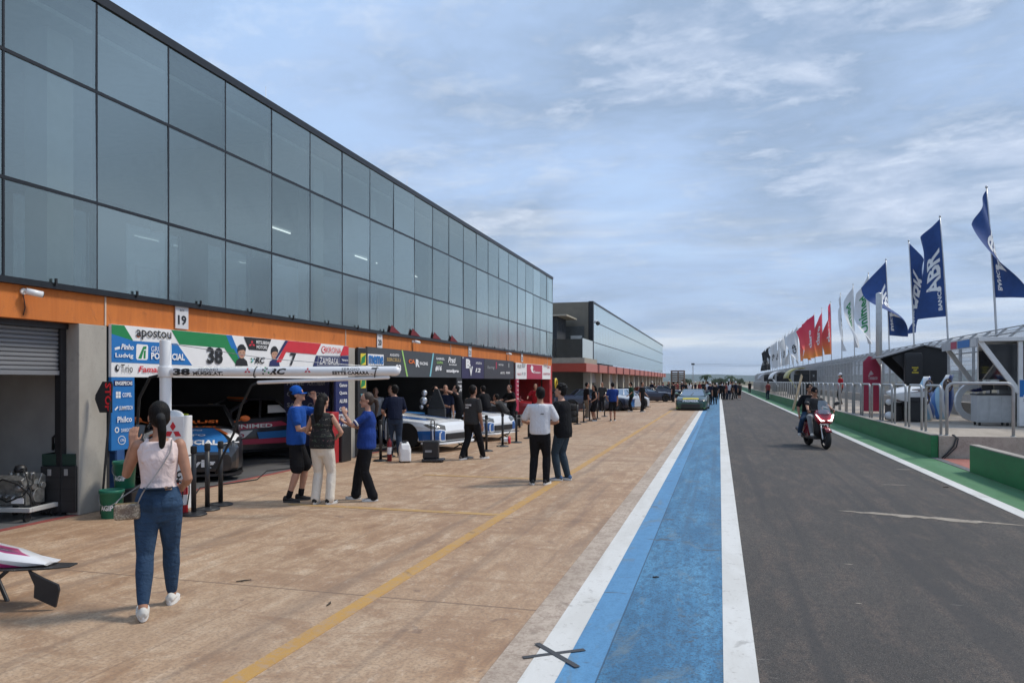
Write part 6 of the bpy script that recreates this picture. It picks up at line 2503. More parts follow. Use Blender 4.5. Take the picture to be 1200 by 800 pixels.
def hoop(label, x, y, z, rz, w=1.36, h=1.20, r=.032, group=None):
    t = thing('hoop_railing', label, 'railing', (x, y, z), rz, group)
    b = MB()
    b.tube([(0, u, v) for u, v in hoop_pts(w, h)], r, 10)
    b.build('hoop', RAIL, t)
    b = MB()
    for s in (-1, 1):
        b.lathe([(.065, 0), (.065, .012), (.035, .016)], (0, s * w / 2, 0), 14)
    b.build('base_plates', RAIL, t)
    return t


HL = 'grey steel hoop railing standing in the long row on the green wall'
h0 = hoop(HL, 5.17, 20.75, .53, 0, group='hoop railings along the pit wall')
h0['label'] = 'nearest grey steel hoop railing of the long row on the green wall'
for k in range(1, 58):
    dup(h0, (5.17, 20.75 + 1.76 * k, .53), 0, HL)
hoop('wide grey hoop railing facing the lane end of the platform gap', 5.98, 20.0, .53, R(90), 1.40, 1.26, .036)
hoop('grey hoop railing at the right edge beside the printed sponsor counter', 7.88, 20.0, .53, R(90), 1.70, 1.27, .036)
hs = MB()
hs.tube([(5.36, 19.86, .56), (5.42, 19.76, .50), (5.36, 19.765, .30), (5.22, 19.77, .12), (5.10, 19.70, .02)], .018, 7)
hs.tube([(5.40, 19.90, .56), (5.46, 19.76, .48), (5.42, 19.762, .28), (5.28, 19.766, .12), (5.14, 19.66, .02)], .014, 7)
tag(hs.build('cable', BLACK), 'pair of black cables hanging down the platform step', 'cable')

# ------------------------------------------------------------------ debris fence
fx = 9.3
t = thing('debris_fence', 'tall grey steel debris fence with slanted top arms along the track side', 'fence', (fx, 19, .5))
POSTM = mat('fence_post', (0.42, 0.425, 0.43), 0.5, .3, var=.12)
y = 19.0
k = 0
pts_y = []
while y < 215:
    pts_y.append(y)
    y += 1.6
for y in pts_y[:98]:
    b = MB()
    b.b2((-.05, y - 19 - .04, .52), (.05, y - 19 + .04, 2.72))
    b.prism([(-.05, y - 19 - .04, 2.721), (.05, y - 19 - .04, 2.721), (.62, y - 19 - .04, 3.22), (.52, y - 19 - .04, 3.24)], (0, .08, 0))
    b.build('post', POSTM, t)
b = MB()
b.b2((-.16, 0, 0), (.16, 196, .515))
b.build('barrier_base', WTOP, t, .02)
b = MB()
for z in (1.05, 1.75, 2.45, 2.70):
    b.cyl((.07, 0, z), (.07, 196, z), .022, n=6)
for u in (.25, .55):
    b.cyl((u, 0, 2.72 + u * .80 + .06), (u, 196, 2.72 + u * .80 + .06), .022, n=6)
b.build('rails', POSTM, t)
b = MB()
WIRE = mat('fence_wire', (0.34, 0.345, 0.35), 0.5, .3, var=.1)
ww = 0.0
while ww < 196:
    st = .12 if ww < 40 else (.2 if ww < 90 else .4)
    wd = .013 if ww < 40 else (.030 if ww < 90 else .08)
    b.b2((.095, ww, .515), (.095 + wd, ww + wd, 2.72))
    b.prism([(.095, ww, 2.72), (.095 + wd, ww, 2.72), (.62 + wd, ww, 3.18), (.62, ww, 3.18)], (0, wd, 0))
    ww += st
for q in range(14):
    z = .62 + .15 * q
    b.b2((.110, 0, z), (.118, 196, z + .009))
tag(b.build('wire_mesh', WIRE, t), kind='stuff')
# track beyond the fence, grass
slab('racetrack', 12.5, 25, -12, FAR, -0.0 + .41, asphalt_mat('track_asphalt'), .05)

# ------------------------------------------------------------------ flags
POLE = mat('flag_pole', (0.52, 0.53, 0.54), 0.4, .6, var=.08)
F_BLUE = mat('flag_blue', (0.018, 0.062, 0.22), 0.75, var=.10, bump=.3, scale=5)
F_WHITE = mat('flag_white', (0.66, 0.67, 0.68), 0.8, var=.06, bump=.3, scale=5)
F_BLACK = mat('flag_black', (0.02, 0.02, 0.022), 0.8, var=.1, bump=.3, scale=5)
fr = NT('flag_red_orange', .75)
fr.color(fr.ramp(fr.math('MULTIPLY', fr.math('ADD', fr.xyz()[2], -4.2), 0.22), [(0.0, (0.78, 0.24, 0.05)), (0.30, (0.74, 0.085, 0.09)), (1.0, (0.70, 0.035, 0.11))]))
F_RED = fr.m


def flag(label, cat_group, x, y, m, fold, spread, tilt, pieces, ztop=9.0, L_=3.8, seed=0, W_=1.5, twist=0.0, droop=1.25):
    """limp vertical flag on a bent pole; cloth local frame: u along the fly, v down the hoist"""
    r_ = random.Random(seed)
    t = thing('flag', label, 'flag', (x, y, 0.4), 0, cat_group)
    hz = ztop - .4
    # pole leaning a little at the top
    def pole(z):
        k = z / hz
        return Vector((-tilt * k ** 1.6 * .95, tilt * k ** 1.6 * .2, z))
    b = MB()
    b.tube([pole(hz * k / 8) for k in range(9)], [.055 - .028 * k / 8 for k in range(9)], 10)
    b.build('pole', POLE, t)
    b = MB()
    b.ell(pole(hz) + Vector((0, 0, .03)), (.05, .05, .06), 10)
    b.build('finial', POLE, t)
    nu, nv = 22, 40

    def cl(u, v):
        """u 0..1 from the hoist, v 0..1 from the top"""
        sw = W_ * spread(v)
        p = pole(hz - .08 - v * L_)
        a = fold + twist * (v * v * (3 - 2 * v)) + .5 * u * math.sin(2.6 * v + seed)
        ph = 4.2 * u + 3.0 * v + seed * 1.7
        amp = .26 * u * (1.2 - spread(v) * .4)
        off_ = amp * math.sin(ph * 1.25) + .07 * u * math.sin(9 * u + 7 * v + seed)
        dx, dy = math.cos(a), math.sin(a)
        run = sw * u
        sag = -u * droop * (1 - v) ** 1.1 - .28 * u * u * math.sin(3.14 * v) - .12 * u
        return p + Vector((-(run * dx) - off_ * dy, -(run * dy) + off_ * dx, sag))
    b = MB()
    g = [[b.bm.verts.new(cl(i / nu, j / nv)) for i in range(nu + 1)] for j in range(nv + 1)]
    for r0, r1 in zip(g, g[1:]):
        for i in range(nu):
            b.bm.faces.new((r0[i], r0[i + 1], r1[i + 1], r1[i])).smooth = True
    cloth_ = b.build('cloth', m, t, fix=False)
    # lettering laid on both sides of the cloth
    if pieces:
        for side in (-1, 1):
            b = MB()
            for (s_, u0, v0, hu, lv, mi) in pieces:
                vs, fs = glyphs(s_, .03, 0)
                x0, x1 = min(q[0] for q in vs), max(q[0] for q in vs)
                y0, y1 = min(q[1] for q in vs), max(q[1] for q in vs)
                bm2 = bmesh.new()
                vv = [bm2.verts.new((q[0], q[1], 0)) for q in vs]
                for f in fs:
                    try:
                        bm2.faces.new([vv[i] for i in f])
                    except ValueError:
                        pass
                bmesh.ops.subdivide_edges(bm2, edges=[e for e in bm2.edges if e.calc_length() > .10], cuts=2, use_grid_fill=False)
                bmesh.ops.triangulate(bm2, faces=bm2.faces)
                mp_ = {}
                for q in bm2.verts:
                    tx = (q.co.x - x0) / (x1 - x0)
                    ty = (q.co.y - y0) / (y1 - y0)
                    v_ = v0 + lv * (.5 - tx)            # reads upwards along the flag
                    u_ = u0 + hu * (ty - .5)
                    u_, v_ = min(max(u_, .01), .99), min(max(v_, .01), .99)
                    p = cl(u_, v_)
                    e = .02
                    n = (cl(min(1, u_ + e), v_) - cl(max(0, u_ - e), v_)).cross(cl(u_, min(1, v_ + e)) - cl(u_, max(0, v_ - e))).normalized()
                    mp_[q] = b.bm.verts.new(p + n * .012 * side)
                for f in bm2.faces:
                    b.bm.faces.new([mp_[q] for q in f.verts]).material_index = mi
                bm2.free()
            b.build('lettering', [P_WHITE, P_GREEN, P_BLACK, P_GOLD], cloth_, fix=False)
    return t


FXX = 10.4
base_px = [1162, 1107.7, 1067.5, 1039.6, 1017, 999.5, 984, 972, 961, 952]
fy = [32.6 + 6.3 * k for k in range(27)]
BLP = [('ABR', .45, .50, .62, .46, 0), ('BANCO', .22, .80, .16, .26, 0)]
specs = []
wide = lambda a, b_: (lambda v: a + (b_ - a) * v)
for k in range(27):
    y = fy[k]
    if k == 0:
        flag('nearest blue flag with white letters, twisted and leaning toward the lane', 'blue flags', FXX, y, F_BLUE, .55, lambda v: .55 + .30 * abs(v - .38), .42, BLP, 9.35, 4.2, 1, 1.6, 1.9, 1.35)
    elif k == 1:
        flag('blue flag with white letters spread wide, second from the booth end', 'blue flags', FXX, y, F_BLUE, .15, lambda v: .80 - .08 * math.sin(4 * v), .42, BLP, 9.55, 4.6, 2, 1.5, .25, 1.0)
    elif k == 2:
        flag('narrow furled blue flag just beyond the widest blue flag', 'blue flags', FXX, y, F_BLUE, 2.6, lambda v: .72 - .30 * v, .35, BLP, 9.55, 4.9, 4, 1.5, 1.9, 1.2)
    elif k == 3:
        flag('blue flag next to the white flags with its lower half curled', 'blue flags', FXX, y, F_BLUE, .35, lambda v: .95 - .25 * v, .25, BLP, 9.5, 4.7, 5, 1.5, 2.2, 1.5)
    elif k in (4, 5, 6):
        flag(['white flag with green letters nearest the blue flags', 'white flag with green letters in the middle of three', 'white flag with dark letters nearest the red flags'][k - 4], 'white lettered flags', FXX, y, F_WHITE, .45 + .3 * (k - 4), lambda v, k=k: .50 + .45 * v - (.2 if k == 6 else 0), .15, [(['Unimed', 'Unimed', 'VIVO'][k - 4], .5, .5, .42, .62, 1 if k < 6 else 2)], 9.5, 4.9, 6 + k, 1.5, .9 - .3 * (k - 4), 1.2)
    elif k < 12:
        flag(['red and orange flag nearest the white lettered flags', 'red and orange flag second nearest the white lettered flags', 'red and orange flag in the middle of the red group', 'red and orange flag second from the far white flags', 'red and orange flag nearest the far white flags'][k - 7], 'red and orange flags', FXX, y, F_RED, .5 + .35 * (k % 3), lambda v, k=k: .78 + .14 * math.sin(4 * v + k), .12, [('claro', .5, .5, .3, .45, 0)], 9.4, 4.9, 20 + k, 1.7, .4 * math.sin(k * 2.1), 1.1)
    elif k < 21:
        flag('plain white flag in the far run between the red and black flags', 'far white flags', FXX, y, F_WHITE, .5 + .3 * (k % 3), lambda v, k=k: .62 + .14 * math.sin(k + 4 * v), .10, [('GP', .5, .55, .35, .3, 2)], 9.4, 5.0, 30 + k, 1.7, .7 * math.sin(k * 1.7), 1.2)
    elif k < 25:
        flag('black flag at the far end of the row of flags', 'far black flags', FXX, y, F_BLACK, .4 + .3 * (k % 3), lambda v, k=k: .60, .10, [('GP', .5, .55, .35, .3, 0)], 9.3, 5.0, 40 + k, 1.7, .6 * math.sin(k * 1.3), 1.1)
b = MB()
b.lathe([(.17, 0), (.16, 6.2), (.13, 6.25), (.0, 6.3)], (0, 0, 0), 18)
o = b.build('steel_post', mat('post_steel', (0.50, 0.51, 0.51), .4, .5, var=.1), None)
Y_ = onx(1030, 8.6)
o.location = (8.6, Y_, .5)
tag(o, 'thick plain steel post rising among the flags above the black stand', 'post')
# ------------------------------------------------------------------ pit gear on the apron
def cam_at(px, d):
    """ground point at camera depth d below photograph column px"""
    x = (px - VPX) * d * CY / FPX
    return x, (d + x * SY) / CY


RV = Vector((CY, SY, 0))           # to the right in the photograph, and away
FV = Vector((-SY, CY, 0))

# gantry: pole, long white boom with lettering, lower tube, hose
D = 10.42
gx_, gy_ = cam_at(194, D)
ga = thing('hose_gantry', 'white hose gantry with a long lettered boom swung out over the apron', 'gantry', (gx_, gy_, 0))
b = MB()
b.cyl((0, 0, .25), (0, 0, 2.42), .078, n=24)
b.lathe([(.10, 2.05), (.10, 1.90)], (0, 0, 0), 24)
b.build('post', WHITEG, ga, .01)
zb_ = 1.975
LB = 268 * D / FPX
p0, p1 = RV * .10 + Vector((0, 0, zb_)), RV * (LB + .02) + Vector((0, 0, zb_ + .012))
b = MB()
b.limb([p0, p1], [.068, .068], 24)
b.build('boom', WHITEG, ga)
b = MB()


def boom_text(s_, px, w, h, dz=0.0, mi=0, bold=.03, shear=0.0):
    vs, fs = glyphs(s_, bold, shear)
    x0, x1 = min(v[0] for v in vs), max(v[0] for v in vs)
    y0, y1 = min(v[1] for v in vs), max(v[1] for v in vs)
    k = D / FPX
    c = p0.lerp(p1, ((px - 194) * k - .10) / (LB - .08))
    bv = []
    for v in vs:
        u = ((v[0] - x0) / (x1 - x0) - .5) * w * k
        t_ = ((v[1] - y0) / (y1 - y0) - .5) * h * k + dz
        th_ = t_ / .071
        bv.append(b.bm.verts.new(c + RV * u - FV * (.071 * math.cos(th_)) + Vector((0, 0, .071 * math.sin(th_)))))
    for f in fs:
        try:
            b.bm.faces.new([bv[i] for i in f]).material_index = mi
        except ValueError:
            pass


def boom_diamonds(px, s, dz):
    k = D / FPX
    c = p0.lerp(p1, ((px - 194) * k - .10) / (LB - .08))
    for a in (90, 210, 330):
        q = [(0.06, 0), (.5, .28), (1, 0), (.5, -.28)]
        pts = []
        for r_, w_ in q:
            u = s * (r_ * math.cos(R(a)) - w_ * math.sin(R(a)))
            t_ = s * (r_ * math.sin(R(a)) + w_ * math.cos(R(a))) + dz
            pts.append(c + RV * u - FV * (.0715 * math.cos(t_ / .0715)) + Vector((0, 0, .0715 * math.sin(t_ / .0715))))
        b.face(pts, 1)


boom_text('38', 215, 20, 9, 0, 0, .05)
boom_text('ZEZINHO', 245.5, 24, 3.6, .030, 0, .0)
boom_text('MUGGIATI', 245.5, 35, 4.6, -.026, 0, .05)
boom_diamonds(292, .050, .010)
boom_text('RC', 327, 20, 8, 0, 0, .05, .3)
for k in range(6):
    boom_text('I', 310 + 2.2 * (k % 4), 1.8, 2.2, (-.035, 0, .03)[k % 3] + .006 * k, 2 if k % 2 else 0, .05)
boom_diamonds(362, .050, .010)
boom_text('SERGIO', 412, 21, 3.6, .030, 0, .0)
boom_text('SETTE CAMARA', 412, 43, 4.4, -.026, 0, .05)
boom_text('7', 440, 10, 9, 0, 0, .04, .2)
b.build('lettering', [P_BLACK, P_RED, P_GREEN], ga, fix=False)
b = MB()
k = D / FPX
q0 = RV * (109 * k) + Vector((0, 0, 1.826))
q1 = RV * (261 * k) + Vector((0, 0, 1.898))
b.limb([q0, q1], [.026, .026], 14)
b.build('lower_tube', WHITEG, ga)
b = MB()
for px in (300, 441):
    c = RV * ((px - 194) * k)
    b.tube([c + Vector((0, 0, 1.975)) + FV * (.075 * math.cos(a)) + Vector((0, 0, .075 * math.sin(a))) + RV * .02 * math.sin(a) for a in [i * .6283 for i in range(11)]], .008, 6)
c = RV * (262 * k)
b.tube([c + Vector((0, 0, 1.90)), c + RV * .05 + Vector((0, 0, 1.93)), c + RV * .03 + Vector((0, 0, 2.0))], .008, 6)
b.build('straps', BLACK, ga)
b = MB()
b.tube([Vector((0, 0, 2.38)), RV * (120 * k) + Vector((0, 0, 2.16)), RV * (252 * k) + Vector((0, 0, 2.04))], .005, 5)
b.build('stay_cable', STEEL, ga)
b = MB()
pts = [q0, q0 - RV * .10 + Vector((0, 0, -.04)), q0 - RV * .28 + FV * .1 + Vector((0, 0, -.33)), q0 - RV * .42 + FV * .2 + Vector((0, 0, -.72)), q0 - RV * .60 + FV * .25 + Vector((0, 0, -1.05)), q0 - RV * .72 + FV * .3 + Vector((0, 0, -1.32))]
b.tube(pts, .018, 8)
pts = [Vector((0, 0, 1.93)) - RV * .07, Vector((0, 0, 1.90)) - RV * .22, Vector((0, 0, 1.6)) - RV * .42 + FV * .1, Vector((0, 0, 1.2)) - RV * .50 + FV * .2, Vector((0, 0, .9)) - RV * .42 + FV * .25]
b.tube(pts, .020, 8)
b.build('hose', RUBBER, ga)
# white pit box at the foot of the post
bx_, by_ = cam_at(201, 10.28)
pbx = thing('pit_box', 'white pit control box with a red diamond emblem at the foot of the gantry', 'cabinet', (bx_, by_, 0), YAW)
b = MB()
b.b2((-.18, 0, .05), (.18, .26, .78))
b.build('lower_cabinet', WHITE, pbx, .012)
b = MB()
b.b2((-.18, -.02, .80), (.18, .26, 1.36))
b.build('sign_panel', WHITEG, pbx, .012)
b = MB()
b.ell((-.02, .12, 1.35), (.13, .13, .09), 16)
b.ell((-.10, .12, 1.33), (.07, .12, .09), 14)
b.build('fabric_cover', cloth('cover_white', (.66, .66, .66), .04), pbx)
b = MB()
for a in (90, 210, 330):
    q = [(0.04, 0), (.5, .30), (1, 0), (.5, -.30)]
    b.face([(.135 * (r_ * math.cos(R(a)) - w_ * math.sin(R(a))) + .03, -.026, 1.15 + .135 * (r_ * math.sin(R(a)) + w_ * math.cos(R(a)))) for r_, w_ in q], 0)
b.text('MITSUBISHI', (.0, -.025, .97), .33, .055, (1, 0, 0), (0, 0, 1), 1, .03)
b.text('RC', (.07, -.006, .55), .16, .11, (1, 0, 0), (0, 0, 1), 1, .05, .3)
for i in range(5):
    b.box((-.07 + .022 * (i % 3), -.004, .60 - .035 * (i // 3) - .01 * (i % 2)), (.014, .003, .02), 0, 2)
b.build('lettering', [P_RED, P_BLACK, P_GREEN], pbx, fix=False)
b = MB()
for s_ in (-.12, .12):
    for y_ in (.05, .21):
        b.cyl((s_ - .012, y_, .03), (s_ + .012, y_, .03), .03, n=12)
b.build('castors', RUBBER, pbx)


# fire extinguishers
def extinguisher(label, x, y, hgt=.52, r=.048, m=None):
    t = thing('fire_extinguisher', label, 'extinguisher', (x, y, 0), YAW, 'fire extinguishers')
    b = MB()
    k = hgt / .52
    b.lathe([(r * .9, 0), (r, .015), (r, .36 * k), (r * .8, .40 * k), (r * .35, .43 * k), (r * .3, .46 * k)], (0, 0, 0), 20)
    b.build('cylinder', m or mat('ext_red', (.42, .012, .02), .3, var=.05, coat=.4), t)
    b = MB()
    b.b2((-.015, -.02, .455 * k), (.015, .02, .49 * k))
    b.limb([(0, -.03, .49 * k), (0, .05, .515 * k)], [.008, .008], 6)
    b.limb([(0, -.03, .475 * k), (0, .06, .47 * k)], [.007, .007], 6)
    b.build('valve', BLACK, t)
    b = MB()
    b.tube([(.02, 0, .47 * k), (.07, -.01, .44 * k), (.075, -.02, .3 * k), (.055, -.03, .14 * k)], .009, 6)
    b.build('hose', RUBBER, t)
    b = MB()
    b.lathe([(r + .002, .14 * k), (r + .002, .28 * k)], (0, 0, 0), 20, cap=False)
    b.build('label_band', P_WHITE, t)
    return t


for i, (px, py) in enumerate([(208.5, 604), (216, 602.5)]):
    x, y = gp(px, py)
    extinguisher(['red fire extinguisher nearest the woman in jeans, beside the white pit box', 'red fire extinguisher between the white pit box and the black posts'][i], x, y)
x, y = gp(456.5, 540)
extinguisher('dark red fire extinguisher standing left of the white heater', x, y, .60, .055, mat('ext_dark', (.20, .01, .015), .35))


# stanchions
def stanchion(label, x, y, hgt=.95, r=.034):
    t = thing('stanchion', label, 'stanchion', (x, y, 0), 0, 'black stanchions along the garages')
    b = MB()
    b.lathe([(.175, 0), (.175, .015), (.15, .03), (.05, .045)], (0, 0, 0), 24)
    b.build('base', BLACK, t)
    b = MB()
    b.cyl((0, 0, .04), (0, 0, hgt - .05), r, n=16)
    b.build('post', BLACK, t)
    b = MB()
    b.lathe([(r + .005, hgt - .10), (r + .008, hgt - .09), (r + .008, hgt - .01), (r, hgt), (.005, hgt + .004)], (0, 0, 0), 16)
    b.build('belt_head', BLACKM, t)
    return t


st0 = None
for i, (px, py, lab) in enumerate([(227, 603, 'black stanchion closest to the white pit box'), (243, 597, 'middle black stanchion of three beside the pit box'), (258.5, 591.5, 'black stanchion farthest from the pit box of the three'),
                                   (446, 540, 'black stanchion behind the woman in the blue shirt'), (455, 535, 'black stanchion left of the dark red extinguisher'), (546.6, 536.5, 'black stanchion hidden by the man walking past'), (570, 528.5, 'black stanchion just right of the man walking past'),
                                   (589, 523, 'black stanchion in front of the second white front clip'), (605, 518.5, 'black stanchion in front of the red sponsor strip'), (619.5, 513.5, 'black stanchion left of the man in the white polo'),
                                   (676.5, 497, 'black stanchion beside the tyre stack past the red garage'), (684, 495, 'black stanchion second from the tyre stack'), (691, 493, 'black stanchion in front of the man with khaki trousers'), (700, 490.5, 'black stanchion by the woman in vest and shorts'), (708.5, 488, 'black stanchion nearest the man in the blue shirt')]):
    x, y = gp(px, py)
    if st0 is None:
        st0 = stanchion(lab, x, y)
    else:
        dup(st0, (x, y, 0), 0, lab)


# buckets
def bucket(label, x, y, z, text):
    t = thing('bucket', label, 'bucket', (x, y, z), YAW)
    G_ = mat('bucket_green', (.012, .15, .085), .4, var=.08)
    b = MB()
    b.lathe([(.125, 0), (.128, .004), (.148, .33), (.158, .335), (.158, .375), (.150, .38), (.143, .37), (.122, .02)], (0, 0, 0), 28, cap=True)
    b.build('pail', G_, t)
    b = MB()
    b.tube([(.158 * math.cos(R(a)), -.158 * math.sin(R(a)) * .98, .33 - .16 * math.sin(R(a))) for a in range(0, 181, 15)], .004, 6)
    b.build('handle', STEEL, t)
    b = MB()
    vs, fs = glyphs(text, .04, 0)
    x0, x1 = min(v[0] for v in vs), max(v[0] for v in vs)
    y0, y1 = min(v[1] for v in vs), max(v[1] for v in vs)
    bv = []
    for v in vs:
        a = ((v[0] - x0) / (x1 - x0) - .5) * 1.25
        zz_ = .11 + (v[1] - y0) / (y1 - y0) * .075
        rr = .1285 + zz_ * .06 + .003
        bv.append(b.bm.verts.new((rr * math.sin(a), -rr * math.cos(a), zz_)))
    for f in fs:
        b.bm.faces.new([bv[i] for i in f])
    b.build('lettering', P_WHITE, t, fix=False)
    return t


x, y = gp(131, 606)
bucket('green plastic bucket with white letters and a wire handle beside the concrete pillar', x, y, 0, 'AGIP')
x2, y2 = cam_at(146, 10.5)
bx2 = thing('box', 'low black box under the rear green bucket', 'box', (x2, y2, 0), YAW)
b = MB()
b.b2((-.18, -.16, 0), (.18, .16, .30))
b.build('crate_body', BLACK, bx2, .015)
b = MB()
b.b2((-.185, -.165, .30), (.185, .165, .335))
b.build('lid', BLACKM, bx2, .008)
bucket('second green bucket standing on the black box behind the raised bag', x2, y2, .336, 'AGIP')

# STOP paddle leaning by the pillar
x, y = cam_at(121.5, 10.35)
t = thing('stop_paddle', 'black hexagonal paddle with red STOP letters leaning on the pillar', 'sign', (x, y, 1.62), YAW)
b = MB()
hexa = [(.115, .22), (-.02, .22), (-.12, .03), (-.125, -.03), (-.06, -.215), (.115, -.215)]
b.prism([(u, 0, v) for u, v in hexa], (0, .02, 0))
b.build('board', P_BLACK, t, .006)
b = MB()
b.text('STOP', (.062, -.003, 0), .40, .085, (0, 0, -1), (1, 0, 0), 0, .03)
b.build('lettering', mat('stop_red', (.75, .02, .03), .4), t, fix=False)
b = MB()
b.limb([(.10, .03, .18), (.03, -.12, -1.60)], [.016, .016], 10)
b.build('pole', BLACK, t)

# tool chest with tray and holdall in the shuttered bay
x, y = gp(70, 604)
tc_ = thing('tool_chest', 'black tool chest with two latches inside the shuttered bay', 'tool chest', (x, y, 0), YAW + R(3))
b = MB()
b.b2((-.26, 0, .04), (.22, .5, .68))
b.build('chest_body', BLACK, tc_, .012)
b = MB()
for u in (-.16, .06):
    b.b2((u, -.012, .55), (u + .05, -.001, .64))
b.build('latches', STEEL, tc_, .004)
b = MB()
for z in (.20, .36, .52):
    b.b2((-.25, -.006, z), (.21, -.002, z + .008))
b.build('drawer_gaps', BLACKM, tc_)
tr_ = thing('parts_tray', 'dark green parts tray on top of the black tool chest', 'tray', (x, y, .685), YAW + R(3))
b = MB()
b.b2((-.25, .02, 0), (.20, .48, .012))
for lo, hi in (((-.25, .02, .012), (.20, .04, .16)), ((-.25, .46, .012), (.20, .48, .16)), ((-.25, .04, .012), (-.23, .46, .16)), ((.18, .04, .012), (.20, .46, .16))):
    b.b2(lo, hi)
b.build('tray_body', mat('tray_green', (.008, .035, .025), .5), tr_, .004)
hd_ = thing('holdall', 'dark green holdall with a black grab handle on the tray in the shuttered bay', 'bag', (x, y, .86), YAW + R(3))
b = MB()
b.limb([(-.12, .25, .08), (.0, .25, .12), (.10, .25, .16)], [.09, .12, .10], 14)
soft(b.build('bag_body', cloth('holdall', (.012, .035, .032)), hd_), .015, 3)
b = MB()
b.tube([(-.20, .2, .02), (-.20, .2, .20), (-.16, .2, .235), (-.06, .2, .22), (-.04, .2, .12)], .018, 8)
b.build('grab_handle', BLACK, hd_)

# engine on a dolly
x, y = gp(14, 612)
en = thing('engine_dolly', 'grey machined engine strapped to a low white dolly under the roller shutter', 'engine', (x, y, 0), YAW - R(6))
b = MB()
for lo, hi in (((-.5, 0, .13), (.25, .05, .19)), ((-.5, .55, .13), (.25, .6, .19)), ((.19, .05, .13), (.25, .55, .19)), ((-.5, .05, .13), (-.44, .55, .19))):
    b.b2(lo, hi)
b.build('dolly_frame', mat('dolly_white', (.5, .5, .48), .5, var=.1), en, .008)
b = MB()
for u in (-.4, .16):
    for v in (.06, .54):
        b.cyl((u - .02, v, .055), (u + .02, v, .055), .055, n=14)
        b.b2((u - .03, v - .02, .08), (u + .03, v + .02, .129))
b.build('castors', RUBBER, en)
b = MB()
IRON = mat('engine_alloy', (.33, .33, .32), .42, .75, var=.35, scale=14, bump=.3)
b.b2((-.30, .12, .20), (.10, .46, .42))
b.b2((-.26, .16, .42), (.06, .42, .52))
for s_ in (-1, 1):
    b.box((-.10, .29 + s_ * .15, .50), (.38, .12, .16), 0, 0, Matrix.Rotation(R(-28 * s_), 3, 'X'))
for i in range(4):
    b.cyl((-.25 + .1 * i, .12, .34), (-.25 + .1 * i, .06, .30), .028, n=10)
    b.cyl((-.25 + .1 * i, .29, .52), (-.25 + .1 * i, .29, .62), .032, .038, n=12)
b.cyl((.10, .29, .32), (.15, .29, .32), .10, n=20)
b.cyl((.10, .20, .45), (.16, .20, .45), .05, n=16)
b.cyl((.10, .38, .44), (.15, .38, .44), .045, n=16)
b.ell((.02, .10, .44), (.07, .06, .06), 12)
b.build('engine_block', IRON, en, .008)
b = MB()
b.tube([(-.3, .1, .5), (-.15, .02, .56), (.05, .04, .5), (.16, .1, .36), (.17, .16, .22)], .012, 7)
b.tube([(-.28, .08, .32), (-.1, .03, .26), (.1, .06, .34), (.2, .12, .5), (.1, .25, .6)], .012, 7)
b.tube([(-.2, .29, .64), (.0, .2, .68), (.1, .12, .6), (.2, .08, .4), (.22, .06, .2)], .009, 7)
b.build('cables', RUBBER, en)
b = MB()
b.lathe([(.07, .62), (.08, .66), (.06, .71), (.02, .72)], (-.12, .29, 0), 16)
b.build('air_cap', BLACK, en)
b = MB()
b.b2((-.05, .045, .24), (.12, .058, .31))
b.build('paper_tag', P_WHITE, en)

# nose section of a car lying at the left edge of the picture
D2 = 5.92
ox_, oy_ = cam_at(30, D2)
ns = thing('car_nose', 'white and magenta car nose section with a black splitter and end plate on a stand', 'car panel', (ox_, oy_, 0), YAW)
b = MB()
secs = []
for (u, zt, dp) in ((-1.5, .60, .0), (-.9, .585, .02), (-.45, .53, .04), (-.22, .475, .06), (-.06, .415, .10), (.07, .352, .16)):
    secs.append([Vector((u, dp, .338)), Vector((u, dp - .02, .338 + (zt - .338) * .5)), Vector((u, dp + .04, zt)), Vector((u, .30, zt - .03)), Vector((u, .36, .338))])
b.loft(secs)
NOSE = NT('nose_paint', .3)
nx = NOSE.xyz()
kk = NOSE.math('ADD', NOSE.math('MULTIPLY', nx[0], .55), NOSE.math('MULTIPLY', nx[2], 2.2))
NOSE.color(NOSE.ramp(kk, [(0.0, (.45, .03, .16)), (0.70, (.45, .03, .16)), (0.705, (.72, .72, .73)), (0.875, (.72, .72, .73)), (.88, (.45, .03, .16)), (.92, (.05, .03, .06)), (.93, (.72, .72, .73))]))
NOSE.b.inputs['Coat Weight'].default_value = .5
b.build('nose_skin', NOSE.m, ns, .01)
b = MB()
b.prism([(-1.5, -.06, .325), (-.1, .0, .325), (.13, .10, .315), (.22, .22, .30), (.22, .34, .30), (-1.5, .38, .325)], (0, 0, .014))
b.build('splitter', BLACK, ns, .004)
b = MB()
b.loft([[Vector((-.02, .05, .325)), Vector((.10, .05, .26)), Vector((.225, .05, .205)), Vector((.235, .05, .16)), Vector((.205, .05, -.0 + .02)), Vector((.03, .05, .10)), Vector((.035, .05, .20))],
        [Vector((-.02, .075, .325)), Vector((.10, .075, .26)), Vector((.225, .075, .205)), Vector((.235, .075, .16)), Vector((.205, .075, .02)), Vector((.03, .075, .10)), Vector((.035, .075, .20))]], 0, False)
b.build('end_plate', BLACK, ns, .004)
b = MB()
for u in (-1.2, -.5):
    b.limb([(u - .15, .3, 0), (u + .15, .5, .32)], [.018, .018], 8)
    b.limb([(u + .15, .3, 0), (u - .15, .5, .32)], [.018, .018], 8)
b.build('stand_legs', BLACK, ns)

